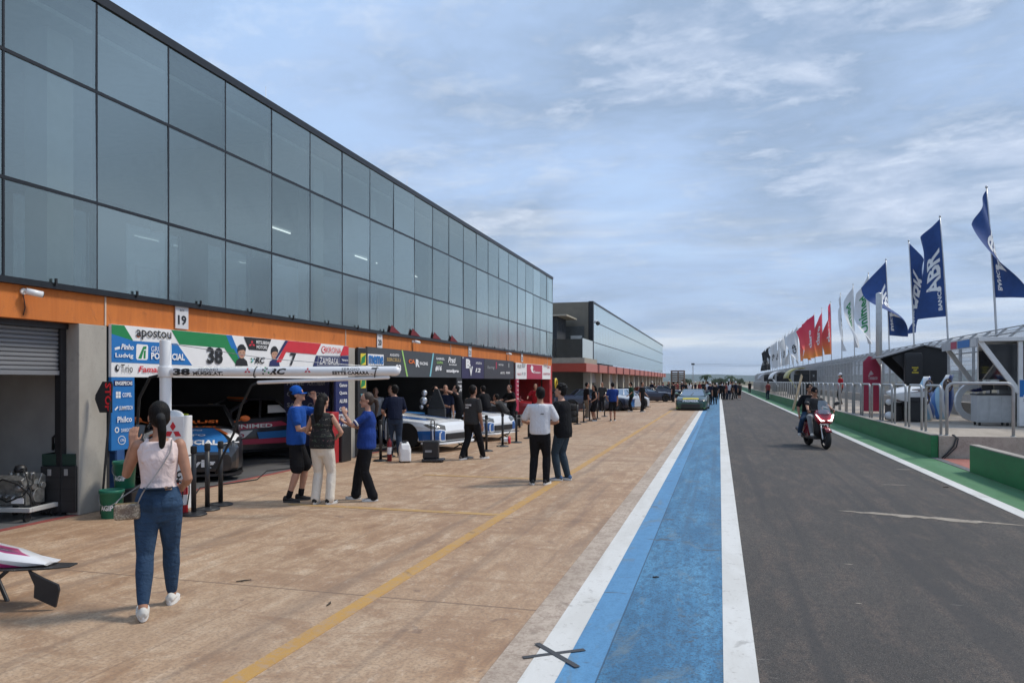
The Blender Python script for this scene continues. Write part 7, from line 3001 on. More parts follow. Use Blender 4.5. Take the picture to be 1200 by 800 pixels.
# tape cross on the white line
t = thing('tape_cross', 'cross of black tape stuck across the white line and blue lane', 'tape', (-1.06, 4.85, .009))
TAPE = mat('tape_black', (.05, .05, .052), .55, var=.15)
for k, ((ax, ay), (bx3, by3)) in enumerate([((613, 771.5), (685, 762)), ((629, 755), (677, 783))]):
    xa, ya = gp(ax, ay)
    xb, yb = gp(bx3, by3)
    v = Vector((xb - xa, yb - ya, 0))
    n = v.cross(Vector((0, 0, 1))).normalized() * .021
    o = Vector((xa + 1.06, ya - 4.85, .0025 * k))
    b = MB()
    b.prism([o - n, o + n, o + v + n, o + v - n], (0, 0, .0018))
    b.build('tape_strip', TAPE, t)
TW = mat('twig_dark', (.05, .04, .03), .9)
for k, (px, py, a) in enumerate([(277, 682, .5), (383, 710, 1.5), (765, 677, .2), (1105, 571, .1)]):
    x, y = gp(px, py)
    b = MB()
    L_ = (.13, .10, .06, .12)[k]
    b.limb([(0, 0, .008), (L_ * .5 * math.cos(a), L_ * .5 * math.sin(a), .014), (L_ * math.cos(a + .3), L_ * math.sin(a + .3), .008)], [.005, .008, .004], 6)
    b.limb([(L_ * .4 * math.cos(a), L_ * .4 * math.sin(a), .012), (L_ * .5 * math.cos(a) - .03, L_ * .5 * math.sin(a) + .03, .007)], [.005, .003], 5)
    o = b.build('scrap', TW)
    o.location = (x, y, 0)
    tag(o, ['dark scrap on the brown concrete ahead of the walking woman', 'small dark scrap on the brown concrete near the yellow line', 'tiny dark scrap beside the pale edge strip', 'dark scrap lying on the asphalt near the white line'][k], 'scrap')

# heater, rolling case, cart, tyres
x, y = gp(474, 541)
t = thing('heater', 'white rounded portable heater on the apron before the white car', 'heater', (x, y, 0), YAW + R(15))
b = MB()
secs = [[Vector((sx_ * w, yy, zz_)) for sx_, zz_ in ((-1, .03), (1, .03), (1, h * .7), (.7, h), (-.7, h), (-1, h * .7))] for (yy, w, h) in ((-.22, .10, .30), (-.18, .13, .42), (.05, .13, .46), (.2, .11, .42))]
b.loft(secs, 0, False)
b.build('shell', WHITE, t, .02)
b = MB()
b.b2((-.06, -.10, .465), (.06, .06, .485))
b.build('vent', BLACK, t, .006)
b = MB()
for s_ in (-.1, .1):
    b.cyl((s_ - .015, .1, .035), (s_ + .015, .1, .035), .034, n=12)
    b.cyl((s_ - .015, -.1, .035), (s_ + .015, -.1, .035), .034, n=12)
b.build('castors', RUBBER, t)
x, y = gp(505, 541)
t = thing('rolling_case', 'black rolling case with a tall pull handle in front of the front clip', 'case', (x, y, 0), YAW)
b = MB()
b.b2((-.19, -.02, .07), (.17, .26, .48))
b.build('case_body', BLACK, t, .03)
b = MB()
b.b2((-.20, -.14, .03), (.30, .28, .065))
b.build('base_plate', DARKMET, t, .005)
b = MB()
for u in (-.17, .14):
    b.cyl((u - .02, -.1, .04), (u + .02, -.1, .04), .04, n=14)
    b.cyl((u - .02, .24, .04), (u + .02, .24, .04), .04, n=14)
b.build('wheels', RUBBER, t)
b = MB()
b.tube([(-.02, .2, .48), (-.02, .2, .92), (.02, .2, .95), (.06, .2, .92), (.06, .2, .48)], .012, 8)
b.build('pull_handle', DARKMET, t)
b = MB()
b.b2((-.13, -.026, .22), (.02, -.021, .27))
b.build('name_plate', P_MIDG, t)
x, y = cam_at(512, 21.4)
t = thing('equipment_cart', 'black upright equipment cart with round chrome gauges behind the front clip', 'cart', (x, y, 0), YAW)
b = MB()
b.b2((-.25, -.2, .1), (.25, .2, 1.05))
b.build('cart_body', mat('cart_black', (.016, .016, .018), .6), t, .02)
b = MB()
b.prism([(-.25, -.2, 1.06), (.25, -.2, 1.06), (.05, -.2, 1.62), (-.05, -.2, 1.62)], (0, .25, 0))
b.build('hood', BLACKM, t, .02)
b = MB()
for u, z, r_ in ((-.36, 1.28, .11), (-.34, 1.50, .085), (-.42, 1.10, .06)):
    b.lathe([(r_, 0), (r_ * .9, .04), (.01, .05)], (u, -.2, z), 18, 0, Matrix.Rotation(R(90), 3, 'X'))
b.build('gauges', ALU, t)
b = MB()
for u in (-.2, .2):
    b.cyl((u - .025, 0, .055), (u + .025, 0, .055), .055, n=14)
b.build('wheels', RUBBER, t)


def tyre_mesh():
    b = MB()
    r, w = .33, .27
    b.lathe([(r * .62, -w / 2 + .02), (r * .92, -w / 2), (r, -w * .36), (r, w * .36), (r * .92, w / 2), (r * .62, w / 2 - .02), (r * .60, 0)], (0, 0, w / 2), 28, cap=False)
    return b


tb_ = tyre_mesh().build('tyre', TYRE)
x, y = gp(669, 495)
tb_.location = (x, y, 0)
tag(tb_, 'bottom black racing tyre of the stack past the red garage', 'tyre', 'stacked racing tyres')
for k, (dx, dy, z, lab) in enumerate([(0, 0, .272, 'second black racing tyre from the bottom of the stack'), (.01, .01, .544, 'top black racing tyre of the stack past the red garage'), (-.75, .1, 0, 'black racing tyre lying alone beside the stack')]):
    c = tb_.copy()
    COL.objects.link(c)
    c.location = (x + dx, y + dy, z)
    c['label'] = lab
t = thing('hose_reel', 'coil of yellow hose hanging at the end of the red garage', 'hose', (-8.25, 37.85, 1.72))
b = MB()
for k in range(3):
    b.tube([(.02 + .02 * k, (.26 - .02 * k) * math.cos(a), (.26 - .02 * k) * math.sin(a)) for a in [i * .2618 for i in range(25)]], .018, 6)
b.build('coil', P_YEL, t)
b = MB()
b.cyl((-.1, 0, .24), (.07, 0, .24), .02, n=8)
b.build('hook', STEEL, t)
x, y = gp(600, 521)
t = thing('air_jack', 'small white trolley jack with a red disc wheel and black handle on the apron', 'jack', (x - .35, y + .5, 0), R(10))
b = MB()
b.b2((-.1, -.25, .06), (.1, .25, .16))
b.build('jack_body', WHITE, t, .01)
b = MB()
b.lathe([(.11, -.03), (.11, .03)], (.14, -.15, .11), 18, 0, Matrix.Rotation(R(90), 3, 'Y'))
b.build('disc_wheel', P_RED, t)
b = MB()
b.limb([(0, .2, .15), (.1, .55, .33), (.35, .65, .33)], [.016, .016, .016], 8)
b.build('handle', BLACK, t)
hz_ = MB()
pts = [Vector((-8.0, 9.9, .012)), Vector((-8.6, 10.8, .012)), Vector((-8.3, 12.0, .012)), Vector((-8.9, 13.2, .012)), Vector((-8.4, 14.6, .012)), Vector((-9.6, 15.2, .012))]
hz_.tube(pts, .011, 6)
tag(hz_.build('air_hose', RUBBER), 'thin black air hose lying on the garage floor behind the trio', 'hose')
t = thing('upright_case', 'black upright case with a red side at the right pillar of the first garage', 'case', (-8.35, 15.1, 0), 0)
b = MB()
b.b2((-.25, .0, 0), (.12, .45, .80))
b.build('case_body', BLACK, t, .02)
b = MB()
b.b2((-.27, -.32, 0), (.06, -.02, 1.15))
b.build('red_side', mat('case_red', (.38, .02, .025), .5), t, .02)


# ------------------------------------------------------------------ tool trolleys and cases inside the dark garages
def trolley(label, x, y, rz, body, h=.92, w=.7, d=.45, n=5):
    t = thing('tool_trolley', label, 'trolley', (x, y, .012), rz, 'tool trolleys in the garages')
    b = MB()
    b.b2((-w / 2, -d / 2, .12), (w / 2, d / 2, h))
    b.build('cabinet', body, t, .012)
    for k in range(n):
        z0_ = .15 + (h - .19) * k / n
        b = MB()
        b.b2((-w / 2 + .02, -d / 2 - .014, z0_), (w / 2 - .02, -d / 2 - .002, z0_ + (h - .19) / n - .015))
        f = b.build('drawer', body, t, .004)
        b = MB()
        b.b2((-w * .3, -d / 2 - .024, z0_ + .05), (w * .3, -d / 2 - .0145, z0_ + .066))
        b.build('pull', ALU, f)
    b = MB()
    for u in (-w * .4, w * .4):
        for v in (-d * .36, d * .36):
            b.cyl((u - .02, v, .06), (u + .02, v, .06), .06, n=12)
    b.build('castors', RUBBER, t)
    b = MB()
    b.b2((-w / 2 - .01, -d / 2 - .01, h + .001), (w / 2 + .01, d / 2 + .01, h + .03))
    b.build('worktop', BLACK, t, .006)
    return t


TR_RED, TR_GREY, TR_BLUE = mat('trolley_red', (.36, .02, .02), .4), mat('trolley_grey', (.30, .31, .32), .4), mat('trolley_blue', (.03, .09, .25), .4)
for (x, y, rz, m_, lab) in [(-12.9, 11.6, 40, TR_GREY, 'grey tool trolley at the back of the first garage left of the blue bonnet'), (-9.3, 9.3, 30, TR_BLUE, 'blue tool trolley behind the sponsor strip of the first garage'),
                            (-11.0, 18.6, 20, TR_RED, 'red tool trolley in the second garage behind the mechanic in navy'), (-12.5, 20.9, 10, TR_GREY, 'grey tool trolley at the back of the second garage'),
                            (-10.6, 23.2, 30, TR_BLUE, 'blue tool trolley beside the partition of the second garage'), (-9.2, 25.2, 35, TR_RED, 'red tool trolley at the front of the third garage'),
                            (-11.2, 27.6, 20, TR_GREY, 'grey tool trolley deep inside the third garage'), (-8.9, 29.4, 40, TR_GREY, 'grey tool trolley near the red sponsor strip')]:
    trolley(lab, x, y, R(rz), m_)
for (x, y, rz, h_, lab) in [(-8.6, 20.3, 20, .75, 'black flight case between the two white front clips'), (-8.4, 24.6, 15, .62, 'black flight case beside the second white front clip'), (-8.3, 26.6, 25, .9, 'tall black flight case in front of the third garage'), (-7.9, 28.3, 10, .5, 'low black flight case near the red sponsor strip')]:
    t = thing('flight_case', lab, 'case', (x, y, .004), R(rz), 'flight cases along the garages')
    b = MB()
    b.b2((-.35, -.28, .06), (.35, .28, h_))
    b.build('case_body', BLACK, t, .012)
    b = MB()
    for u in (-.352, .352):
        for v in (-.282, .282):
            b.box((u, v, h_ / 2 + .03), (.03, .03, h_ - .05))
    b.b2((-.355, -.285, h_ * .72), (.355, .285, h_ * .72 + .03))
    b.build('edge_trim', ALU, t)
    b = MB()
    for u in (-.28, .28):
        for v in (-.2, .2):
            b.cyl((u - .02, v, .031), (u + .02, v, .031), .03, n=12)
    b.build('castors', RUBBER, t)
    b = MB()
    b.b2((-.12, -.292, h_ * .45), (.12, -.283, h_ * .45 + .05))
    b.build('handle', STEEL, t)
# ------------------------------------------------------------------ stands and gear on the pit-wall platform
PZ = .53
bo = thing('pit_stand', 'white framed pit stand with diagonal braces and dark windows on the platform', 'pit stand', (7.22, 24.3, PZ))
WF = mat('stand_white', (.70, .70, .69), .4, var=.05)
for y in (0, 3.4):
    b = MB()
    for (p, q) in (((.05, y, 2.48), (1.06, y, .98)), ):
        d = Vector(q) - Vector(p)
        n = Vector((d.z, 0, -d.x)).normalized() * .07
        p, q = Vector(p), Vector(q)
        b.prism([p - n, q - n, q + n, p + n], (0, .09, 0))
    b.build('brace', WF, bo, .008)
for (x0, x1, y0, y1) in ((1.02, 1.14, -.01, .11), (1.02, 1.14, 3.38, 3.5), (2.75, 2.87, -.01, .11), (2.75, 2.87, 3.38, 3.5)):
    b = MB()
    b.b2((x0, y0, .02), (x1, y1, 2.45))
    b.build('post', WF, bo, .008)
b = MB()
b.b2((.0, -.06, 2.46), (3.0, 3.56, 2.58))
b.build('roof', WF, bo, .01)
b = MB()
b.b2((-.03, -.02, 2.30), (-.005, 3.5, 2.575))
b.build('fascia', mat('fascia_grey', (.40, .41, .42), .5), bo)
b = MB()
for (ya, yb, mi) in ((.05, .55, 1), (.65, 1.8, 0), (1.9, 2.5, 2)):
    b.b2((-.036, ya, 2.33), (-.031, yb, 2.55), mi)
b.build('fascia_print', [P_BLUE, mat('fascia_white', (.6, .6, .6), .5), P_CRIM], bo)
b = MB()
b.b2((1.145, .03, 1.36), (2.745, .05, 2.30))
b.b2((1.02, .115, 1.36), (1.04, 3.37, 2.30))
b.build('dark_window', mat('stand_window', (.02, .022, .026), .08, var=.05), bo)
b = MB()
b.b2((1.16, -.005, 2.31), (2.74, .02, 2.45))
b.build('green_header', P_GREEN, bo)
b = MB()
b.prism([(.22, .04, 2.38), (1.01, .04, 2.38), (1.01, .04, 1.16)], (0, .015, 0))
b.build('triangle_window', mat('stand_window', (.02, .022, .026), .08), bo)
b = MB()
b.b2((2.2, .2, .05), (2.25, 3.3, 2.4))
b.b2((1.15, 1.9, .05), (2.19, 1.95, 2.4))
b.build('inner_wall', mat('stand_inner', (.28, .29, .29), .7), bo)
b = MB()
b.b2((1.03, -.05, .03), (2.95, -.012, 1.35))
b.build('printed_front', P_WHITE, bo)
b = MB()
b.b2((1.035, -.0545, .86), (2.945, -.0505, 1.345), 0)
b.prism([(1.26, -.056, .92), (1.26, -.056, 1.29), (1.33, -.056, 1.33), (1.62, -.056, 1.33), (1.66, -.056, 1.25), (1.66, -.056, .99), (1.60, -.056, .92)], (0, -.003, 0), 1)
b.prism([(1.31, -.060, .95), (1.44, -.060, 1.27), (1.60, -.060, 1.29), (1.57, -.060, 1.18), (1.50, -.060, 1.16), (1.42, -.060, .95)], (0, -.003, 0), 2)
xs = (1, 0, 0)
b.text('GRUPO', (2.05, -.058, 1.22), .6, .10, xs, mi=1)
b.text('POTENCIAL', (1.55, -.058, .885), .85, .05, xs, mi=1, bold=.03)
b.text('apostou', (1.56, -.053, .76), .86, .15, xs, mi=3, bold=.01)
b.text('FORUSI', (1.60, -.053, .55), .72, .12, xs, mi=4, bold=.02)
b.text('Famastil', (1.60, -.053, .36), .66, .11, xs, mi=4, bold=.02, shear=.2)
b.text('Trio', (1.62, -.053, .20), .34, .12, xs, mi=3)
b.text('KRONA', (1.55, -.053, .085), .5, .04, xs, mi=2, bold=.02)
b.build('print', [P_BLUE, P_WHITE, P_GREEN, P_BLACK, P_RED], bo, fix=False)
ct = thing('drawer_cart', 'light grey wheeled drawer cart under the diagonal brace of the white pit stand', 'cart', (7.30, 24.62, PZ))
b = MB()
b.b2((0, 0, .10), (.88, .6, .90))
b.build('cart_body', mat('cart_grey', (.46, .47, .47), .45, var=.05), ct, .012)
for k in range(3):
    b = MB()
    b.b2((.03 + .29 * k, -.014, .14), (.29 + .29 * k, -.002, .86))
    b.build('drawer_front', mat('drawer_grey', (.40, .41, .41), .4), ct, .005)
b = MB()
b.b2((-.02, -.03, .901), (.90, .62, .94))
b.build('worktop', BLACK, ct, .006)
b = MB()
for u in (.08, .8):
    for v in (.08, .5):
        b.cyl((u - .02, v, .05), (u + .02, v, .05), .05, n=14)
b.build('castors', RUBBER, ct)
mo = thing('monitor', 'pair of black monitors standing on the light grey drawer cart', 'monitor', (7.75, 24.9, PZ + .941))
b = MB()
b.b2((-.14, -.03, 0), (.14, .12, .015))
b.limb([(0, .06, .01), (0, .06, .12)], [.02, .02], 8)
b.build('stand', BLACK, mo)
b = MB()
b.box((-.10, 0, .22), (.34, .03, .22), R(12))
b.box((.25, .02, .22), (.34, .03, .22), R(-12))
b.build('screens', BLACK, mo, .006)

# black stand with slanted roof
bs = thing('pit_stand', 'black pit stand with a slanted overhanging roof left of the white one', 'pit stand', (6.35, 31.2, PZ))
BK = mat('stand_black', (.012, .012, .014), .55, var=.2)
for y in (0, 2.1):
    b = MB()
    b.prism([(0.0, y, 2.22), (1.1, y, 2.62), (1.9, y, 2.45), (1.9, y, .02), (1.05, y, .02), (1.05, y, 1.1)], (0, .03, 0))
    b.build('side_panel', BK, bs)
b = MB()
b.prism([(-.32, -.1, 2.20), (1.1, -.1, 2.64), (1.1, -.1, 2.68), (-.32, -.1, 2.24)], (0, 2.4, 0))
b.prism([(1.101, -.1, 2.64), (2.0, -.1, 2.44), (2.0, -.1, 2.48), (1.101, -.1, 2.68)], (0, 2.4, 0))
b.build('roof', mat('stand_roof', (.12, .12, .125), .5), bs)
b = MB()
b.b2((1.86, .035, .02), (1.9, 2.095, 2.4))
b.b2((.55, .3, .02), (1.7, 1.8, 1.15))
b.build('desk_body', BK, bs, .01)
mc = thing('padded_cover', 'black padded case cover with small yellow lettering hanging on the black stand', 'cover', (7.05, 31.0, 1.72))
b = MB()
b.loft([[Vector((.30 * c_ * (1 - .06 * k), .10 * s_, z)) for c_, s_ in ((-1, -1), (-.8, -1.3), (.8, -1.3), (1, -1), (1, 1), (-1, 1))] for k, z in ((.6, 0), (0, .08), (0, 1.0), (.5, 1.14), (3, 1.18))])
b.build('cover_body', mat('cover_black', (.02, .02, .022), .6, bump=.3), mc)
b = MB()
for k, w in enumerate((.22, .13, .22)):
    b.text(('PADDOCK', 'GP', 'RACING')[k], (.04, -.136, .62 - .09 * k), w, .06, (1, 0, 0), (0, 0, 1), 0, .04)
b.build('lettering', P_YEL, mc, fix=False)
rb = thing('feather_banner', 'crimson banner with a white mark standing left of the black stand', 'banner', (6.18, 33.6, PZ))
b = MB()
b.prism([(-.42, 0, .05), (.25, 0, .05), (.25, 0, 1.9), (.05, 0, 2.25), (-.2, 0, 2.35), (-.42, 0, 2.1)], (0, .03, 0))
b.build('banner_cloth', P_CRIM, rb)
b = MB()
b.text('Texaco', (-.05, -.004, 1.45), .36, .16, (1, 0, 0), (0, 0, 1), 0, .03)
b.face([(-.22, -.004, 1.55), (-.12, -.004, 1.75), (-.02, -.004, 1.6), (-.08, -.004, 1.56)], 0)
b.build('lettering', mat('print_pinkish', (.62, .45, .48), .5), rb, fix=False)
b = MB()
b.cyl((.27, .015, 0), (.27, .015, 2.0), .014, n=8)
b.build('pole', ALU, rb)
# loose body panels leaning on the stand
PANEL = NT('fender_stripes', .3)
pv = PANEL.xyz()
pq = PANEL.math('ADD', pv[0], PANEL.math('MULTIPLY', PANEL.math('SINE', PANEL.math('MULTIPLY', pv[2], 2.2)), .16))
PANEL.color(PANEL.ramp(PANEL.math('ADD', pq, .25), [(0.0, (.70, .71, .72)), (0.14, (.70, .71, .72)), (.145, (.05, .16, .42)), (.26, (.05, .16, .42)), (.265, (.30, .50, .64)), (.40, (.34, .54, .68)), (.41, (.70, .71, .72)), (.52, (.70, .71, .72)), (.525, (.03, .07, .25)), (.70, (.03, .07, .25))]))
PANEL.b.inputs['Coat Weight'].default_value = .5
for e_ in PANEL.nt.nodes:
    if e_.type == 'VALTORGB':
        e_.color_ramp.interpolation = 'CONSTANT'


def fender(label, x, y, rz, h, w, bend, m):
    """curved wing panel standing on its end"""
    t = thing('fender_panel', label, 'car panel', (x, y, PZ), rz, 'car panels leaning behind the railing')
    b = MB()
    n = 12
    g = []
    for j in range(n + 1):
        v = j / n
        ww = w * (.75 + .5 * math.sin(math.pi * min(1, v * 1.1 + .05)) - .35 * v * v)
        cx = bend * v * v
        row = []
        for i in range(9):
            u = i / 8 - .5
            row.append(b.bm.verts.new((cx + ww * u, .16 * (1 - 4 * u * u) * -1 + .22 * v * v, .02 + h * v)))
        g.append(row)
    for r0, r1 in zip(g, g[1:]):
        for i in range(8):
            b.bm.faces.new((r0[i], r0[i + 1], r1[i + 1], r1[i])).smooth = True
    o = b.build('skin', m, t, fix=False)
    sd_ = o.modifiers.new('thick', 'SOLIDIFY')
    sd_.thickness = .03
    b = MB()
    b.lathe([(.13, 0), (.15, .03), (.11, .03), (.10, 0)], (bend * .6, -.17, h * .78), 20, 0, Matrix.Rotation(R(90), 3, 'X') @ Matrix.Diagonal(Vector((1, 1.5, 1))), cap=False)
    b.ell((bend * .6, -.10, h * .78), (.10, .05, .15), 14)
    b.build('headlight', mat('lamp_bronze', (.12, .08, .06), .15, coat=1), t)
    return t


fender('white and blue wing panel standing upright at the far end of the leaning panels', 6.75, 28.6, R(10), 1.45, .62, .30, PANEL.m)
fender('pale blue striped wing panel standing upright in the middle of the leaning panels', 7.15, 27.9, R(-5), 1.50, .60, .34, PANEL.m)
fender('shorter white and blue wing panel standing in front of the leaning panels', 6.55, 27.3, R(14), .95, .62, -.12, PANEL.m)
t = thing('fender_panel', 'white wheel arch panel standing nearest the drawer cart', 'car panel', (7.62, 27.0, PZ), R(8), 'car panels leaning behind the railing')
b = MB()
ro, ri = .62, .42
pts = [(.30 + ro * math.cos(R(a)) * .9, ro * 1.0 + ro * math.sin(R(a))) for a in range(75, 271, 15)] + [(.30 + ri * math.cos(R(a)) * .9, ro * 1.0 + ri * math.sin(R(a))) for a in range(270, 74, -15)]
b.prism([(u, 0, v + .02) for u, v in pts], (0, .12, 0))
b.build('arch_skin', PCL, t, .015)
b = MB()
b.prism([(.15, -.01, 1.0), (.75, -.01, 1.16), (.80, -.01, 1.02), (.36, -.01, .96)], (0, .14, 0))
b.build('blue_tip', P_NAVY, t, .01)
t = thing('fender_panel', 'white nose panel with a dark lamp lying across the black boxes', 'car panel', (5.75, 26.5, PZ + .86), R(8), 'car panels leaning behind the railing')
b = MB()
b.loft([[Vector((u, yy, z)) for yy, z in ((-.3, -.25 * k), (-.34, .12 * k), (-.1, .26 * k), (.3, .30 * k), (.3, .1 * k))] for u, k in ((-.45, .35), (-.2, .75), (.15, 1.0), (.6, 1.1))])
b.build('skin', PCL, t, .03)
b = MB()
b.face([(.10, -.348, .08), (.52, -.352, .13), (.54, -.26, .22), (.16, -.25, .19)])
b.build('headlight', mat('lamp_bronze', (.12, .08, .06), .15, coat=1), t)
for k, (x, y, w, h, lab) in enumerate([(6.05, 26.5, .55, .80, 'tall black plastic box holding the white nose panel'), (5.62, 27.0, .5, .62, 'lower black plastic box with a white corner beside the hoop railing')]):
    t = thing('black_box', lab, 'box', (x, y, PZ), R(8))
    b = MB()
    b.b2((-w / 2, -.3, .02), (w / 2, .3, h))
    b.build('box_body', BLACK, t, .03)
    b = MB()
    b.b2((-w / 2 - .01, -.31, h * .8), (w / 2 + .01, .31, h * .8 + .04))
    b.build('lid', BLACKM, t, .01)
    if k:
        b = MB()
        b.ell((-w / 2 - .02, -.25, .18), (.16, .16, .14), 12)
        b.ell((-w / 2 - .05, -.25, .62), (.10, .14, .10), 12)
        b.build('corner_pieces', PCL, t)

# loudspeaker on stand, farther stands, leaning plank
x = 6.2
y = onx(953, x)
t = thing('loudspeaker', 'black loudspeaker with a pale emblem on a stand behind the hoops', 'loudspeaker', (x, y, PZ))
b = MB()
b.b2((-.22, -.2, 1.28), (.22, .2, 2.05))
b.build('speaker_cabinet', BLACK, t, .03)
b = MB()
b.text('X', (0, -.205, 1.66), .14, .14, (1, 0, 0), (0, 0, 1), 0, .05)
b.build('emblem', P_MIDG, t, fix=False)
b = MB()
b.cyl((0, 0, .02), (0, 0, 1.28), .025, n=8)
for a in range(3):
    b.limb([(0, 0, .5), (.4 * math.cos(a * 2.09), .4 * math.sin(a * 2.09), .02)], [.015, .015], 6)
b.build('stand', BLACK, t)
pa, pb_ = Vector((4.38, 48.8, 0.02)), Vector((5.02, 50.0, 2.2))
t = thing('plank', 'long pale wooden plank leaning against the green wall and railing', 'plank', pa)
b = MB()
d = pb_ - pa
b.box(d / 2, (.045, .26, d.length), 0, 0, d.to_track_quat('Z', 'Y').to_matrix())
b.build('board', mat('wood_pale', (.36, .29, .20), .8, var=.2, scale=3, stretch=(6, 6, .6)), t, .004)


def far_stand(label, px, L_, accent):
    x = 6.3
    y = onx(px, x)
    t = thing('pit_stand', label, 'pit stand', (x, y, PZ))
    b = MB()
    b.b2((.3, 0, .02), (2.0, L_, 1.0))
    b.b2((.9, .05, 1.0), (2.0, L_ - .05, 2.3))
    b.build('cabin', BK, t, .02)
    b = MB()
    secs = []
    for y_ in (-.05, L_ + .05):
        o_ = []
        for k in range(9):
            a = R(180 - 13 * k)
            o_.append(Vector((1.1 + 1.25 * math.cos(a), y_, 1.55 + 1.0 * math.sin(a))))
        for k in range(8, -1, -1):
            a = R(180 - 13 * k)
            o_.append(Vector((1.1 + 1.17 * math.cos(a), y_, 1.55 + .93 * math.sin(a))))
        secs.append(o_)
    b.loft(secs)
    b.build('curved_roof', accent, t)
    for k in range(2):
        b = MB()
        b.b2((.40 + .78 * k, -.03, 1.25), (1.05 + .78 * k, -.004, 1.9))
        b.build('window', mat('stand_window', (.02, .022, .026), .08), t)
    b = MB()
    b.prism([(-.1, -.02, 1.5), (.1, -.02, 1.5), (.75, -.02, .6), (.55, -.02, .6)], (0, .06, 0))
    b.build('brace', accent, t)
    return t


far_stand('far black pit stand with a yellow brace on the platform', 925, 5, mat('roof_yellowish', (.42, .38, .14), .5))
far_stand('far pit stand with a white curved roof beyond the yellow braced one', 906, 7, WHITE)
far_stand('farthest small pit stand with a grey curved roof', 892, 9, mat('roof_grey', (.35, .36, .37), .5))
for k, (px, py) in enumerate([(1051, 497), (1088, 497)]):
    pass

# ------------------------------------------------------------------ far end: scaffold, mast, palms, trees
t = thing('scaffold', 'brown timber clad scaffold standing past the farther pit building', 'scaffold', (-8.6, 140, 0))
BRN = mat('timber_brown', (.16, .105, .075), .9, var=.25, scale=3)
b = MB()
for x in (0, 1.2, 2.3):
    for y in (0, 2.5):
        b.b2((x - .06, y - .06, 0), (x + .06, y + .06, 3.7))
b.build('posts', BRN, t)
b = MB()
for k in range(9):
    b.b2((-.1, -.12, .3 + .4 * k), (2.4, -.07, .56 + .4 * k))
    b.b2((2.37, -.06, .3 + .4 * k), (2.42, 2.6, .56 + .4 * k))
b.build('cladding', BRN, t)
t = thing('light_mast', 'thin lattice mast with lamp head rising over the crowd', 'mast', *[(cam_at(812, 250) + (0,))])
b = MB()
for sx_ in (-1, 1):
    for sy_ in (-1, 1):
        b.limb([(sx_ * .30, sy_ * .30, 0), (sx_ * .14, sy_ * .14, 7.2)], [.05, .04], 6)
for k in range(9):
    z = .4 + .75 * k
    w = .30 - .16 * z / 7.2
    b.limb([(-w, -w, z), (w, -w, z + .7)], [.03, .03], 5)
    b.limb([(w, w, z), (-w, w, z + .7)], [.03, .03], 5)
b.build('lattice', STEEL, t)
b = MB()
b.b2((-.55, -.2, 7.2), (.55, .2, 7.75))
b.build('lamp_head', DARKMET, t, .03)
wx, wy = cam_at(812, 250)
b = MB()
for dz in (0, .5):
    b.tube([Vector((wx + 24 * k, wy + 8 * k, 7.1 + dz - .35 * math.sin(math.pi * (k % 2) / 2))) for k in range(0, 4)], .035, 5)
tag(b.build('power_line', mat('wire_grey', (.2, .2, .21), .6)), 'pair of thin wires running from the light mast toward the flags', 'wire')
LEAF = mat('palm_leaf', (.045, .085, .035), .7, var=.4, scale=.8)
TRUNK = mat('trunk', (.13, .10, .075), .9, var=.2)


def palm(label, px, d, h):
    x, y = cam_at(px, d)
    t = thing('palm_tree', label, 'palm', (x, y, 0), 0, 'palms at the far end')
    b = MB()
    b.tube([(0, 0, 0), (.1, 0, h * .5), (.05, .05, h)], [.28, .2, .17], 10)
    b.build('trunk', TRUNK, t)
    b = MB()
    r_ = random.Random(px)
    for k in range(26):
        a = k * 2.4
        up_ = r_.uniform(.1, 1.3)
        L_ = r_.uniform(1.5, 2.1)
        prev = None
        for q in range(7):
            u = q / 6
            p = Vector((math.cos(a) * L_ * u * math.cos(up_ * (1 - u * .3)), math.sin(a) * L_ * u * math.cos(up_ * (1 - u * .3)), h + L_ * math.sin(up_) * u - 1.5 * u * u))
            n = Vector((-math.sin(a), math.cos(a), 0)) * .26 * math.sin(math.pi * (u * .85 + .1))
            c = (b.bm.verts.new(p - n - Vector((0, 0, .12 * u))), b.bm.verts.new(p), b.bm.verts.new(p + n - Vector((0, 0, .12 * u))))
            if prev:
                b.bm.faces.new((prev[0], prev[1], c[1], c[0]))
                b.bm.faces.new((prev[1], prev[2], c[2], c[1]))
            prev = c
    b.build('crown', LEAF, t, fix=False)


palm('short palm tree above the crowd near the light mast', 827, 190, 3.0)
palm('short palm tree over the right side of the crowd', 856, 205, 2.8)
LEAF2 = mat('tree_leaf', (.045, .075, .035), .8, var=.5, scale=.5)


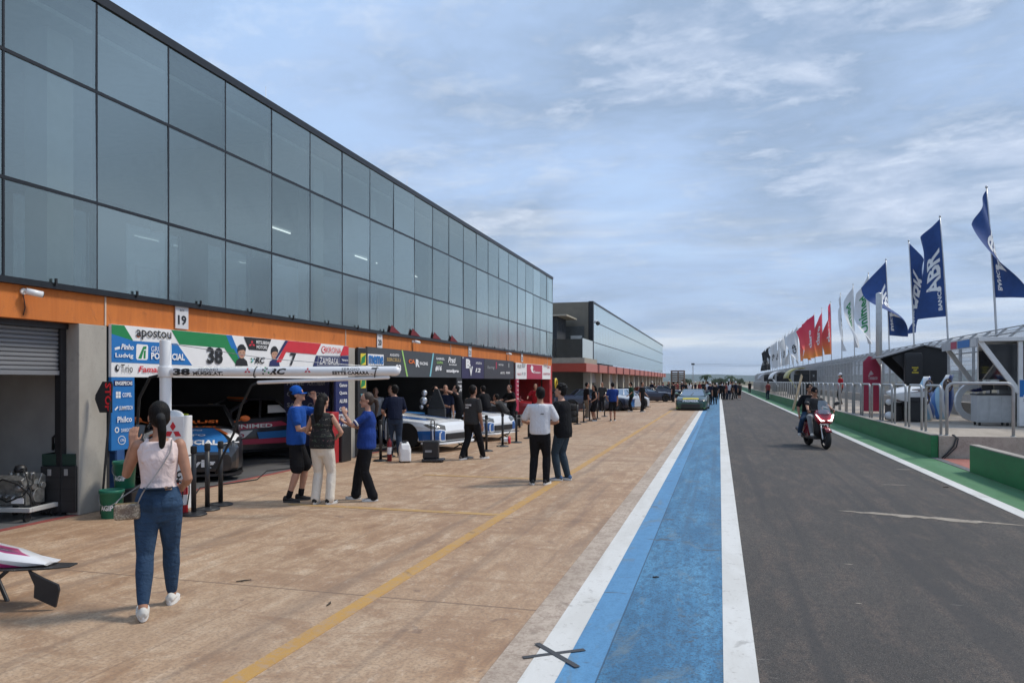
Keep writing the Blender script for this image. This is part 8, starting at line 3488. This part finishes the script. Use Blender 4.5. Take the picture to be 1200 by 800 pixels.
def tree(label, x, y, h, w, seed):
    r_ = random.Random(seed)
    t = thing('tree', label, 'tree', (x, y, 0), 0, 'trees along the far horizon')
    b = MB()
    b.tube([(0, 0, 0), (.1, 0, h * .5), (0, .1, h * .8)], [.22, .15, .06], 8)
    for k in range(5):
        a = k * 1.3
        b.limb([(0, 0, h * .4), (w * .3 * math.cos(a), w * .3 * math.sin(a), h * .75)], [.09, .03], 6)
    b.build('trunk', TRUNK, t)
    b = MB()
    cl_ = [(r_.gauss(0, w * .24), r_.gauss(0, w * .24), h * r_.uniform(.45, .95), r_.uniform(.16, .32) * w) for _ in range(16)]
    for (cx, cy_, cz, cr_) in cl_:
        for _ in range(60):
            v = Vector((r_.gauss(0, 1), r_.gauss(0, 1), r_.gauss(0, .8))).normalized() * cr_ * r_.uniform(.5, 1.05)
            p = Vector((cx, cy_, cz)) + v
            u = Vector((r_.gauss(0, 1), r_.gauss(0, 1), r_.gauss(0, 1))).normalized() * .22
            q = u.orthogonal().normalized() * .16
            b.face([p - u, p - q, p + u, p + q])
    b.build('crown', LEAF2, t, fix=False)


rg = random.Random(77)
for k, px in enumerate((803, 838, 866, 845)):
    d = rg.uniform(230, 330)
    x, y = cam_at(px, d)
    tree('broad dark tree in the low row beyond the crowd', x, y, rg.uniform(1.9, 2.6), rg.uniform(3, 4.5), k)
# ------------------------------------------------------------------ air: far hills fade to blue
b = MB()
b.b2((-6500, -90, -1.2), (6500, 6400, 230))
hz = b.build('haze', [], None)
hm_ = bpy.data.materials.new('haze_air')
hm_.use_nodes = True
hn = hm_.node_tree
hn.nodes.clear()
ho = hn.nodes.new('ShaderNodeOutputMaterial')
hv_ = hn.nodes.new('ShaderNodeVolumePrincipled')
hv_.inputs['Color'].default_value = (0.86, 0.92, 1.0, 1)
hv_.inputs['Density'].default_value = 0.00008
hv_.inputs['Anisotropy'].default_value = 0.0
hn.links.new(hv_.outputs[0], ho.inputs['Volume'])
hz.data.materials.append(hm_)
tag(hz, kind='stuff')
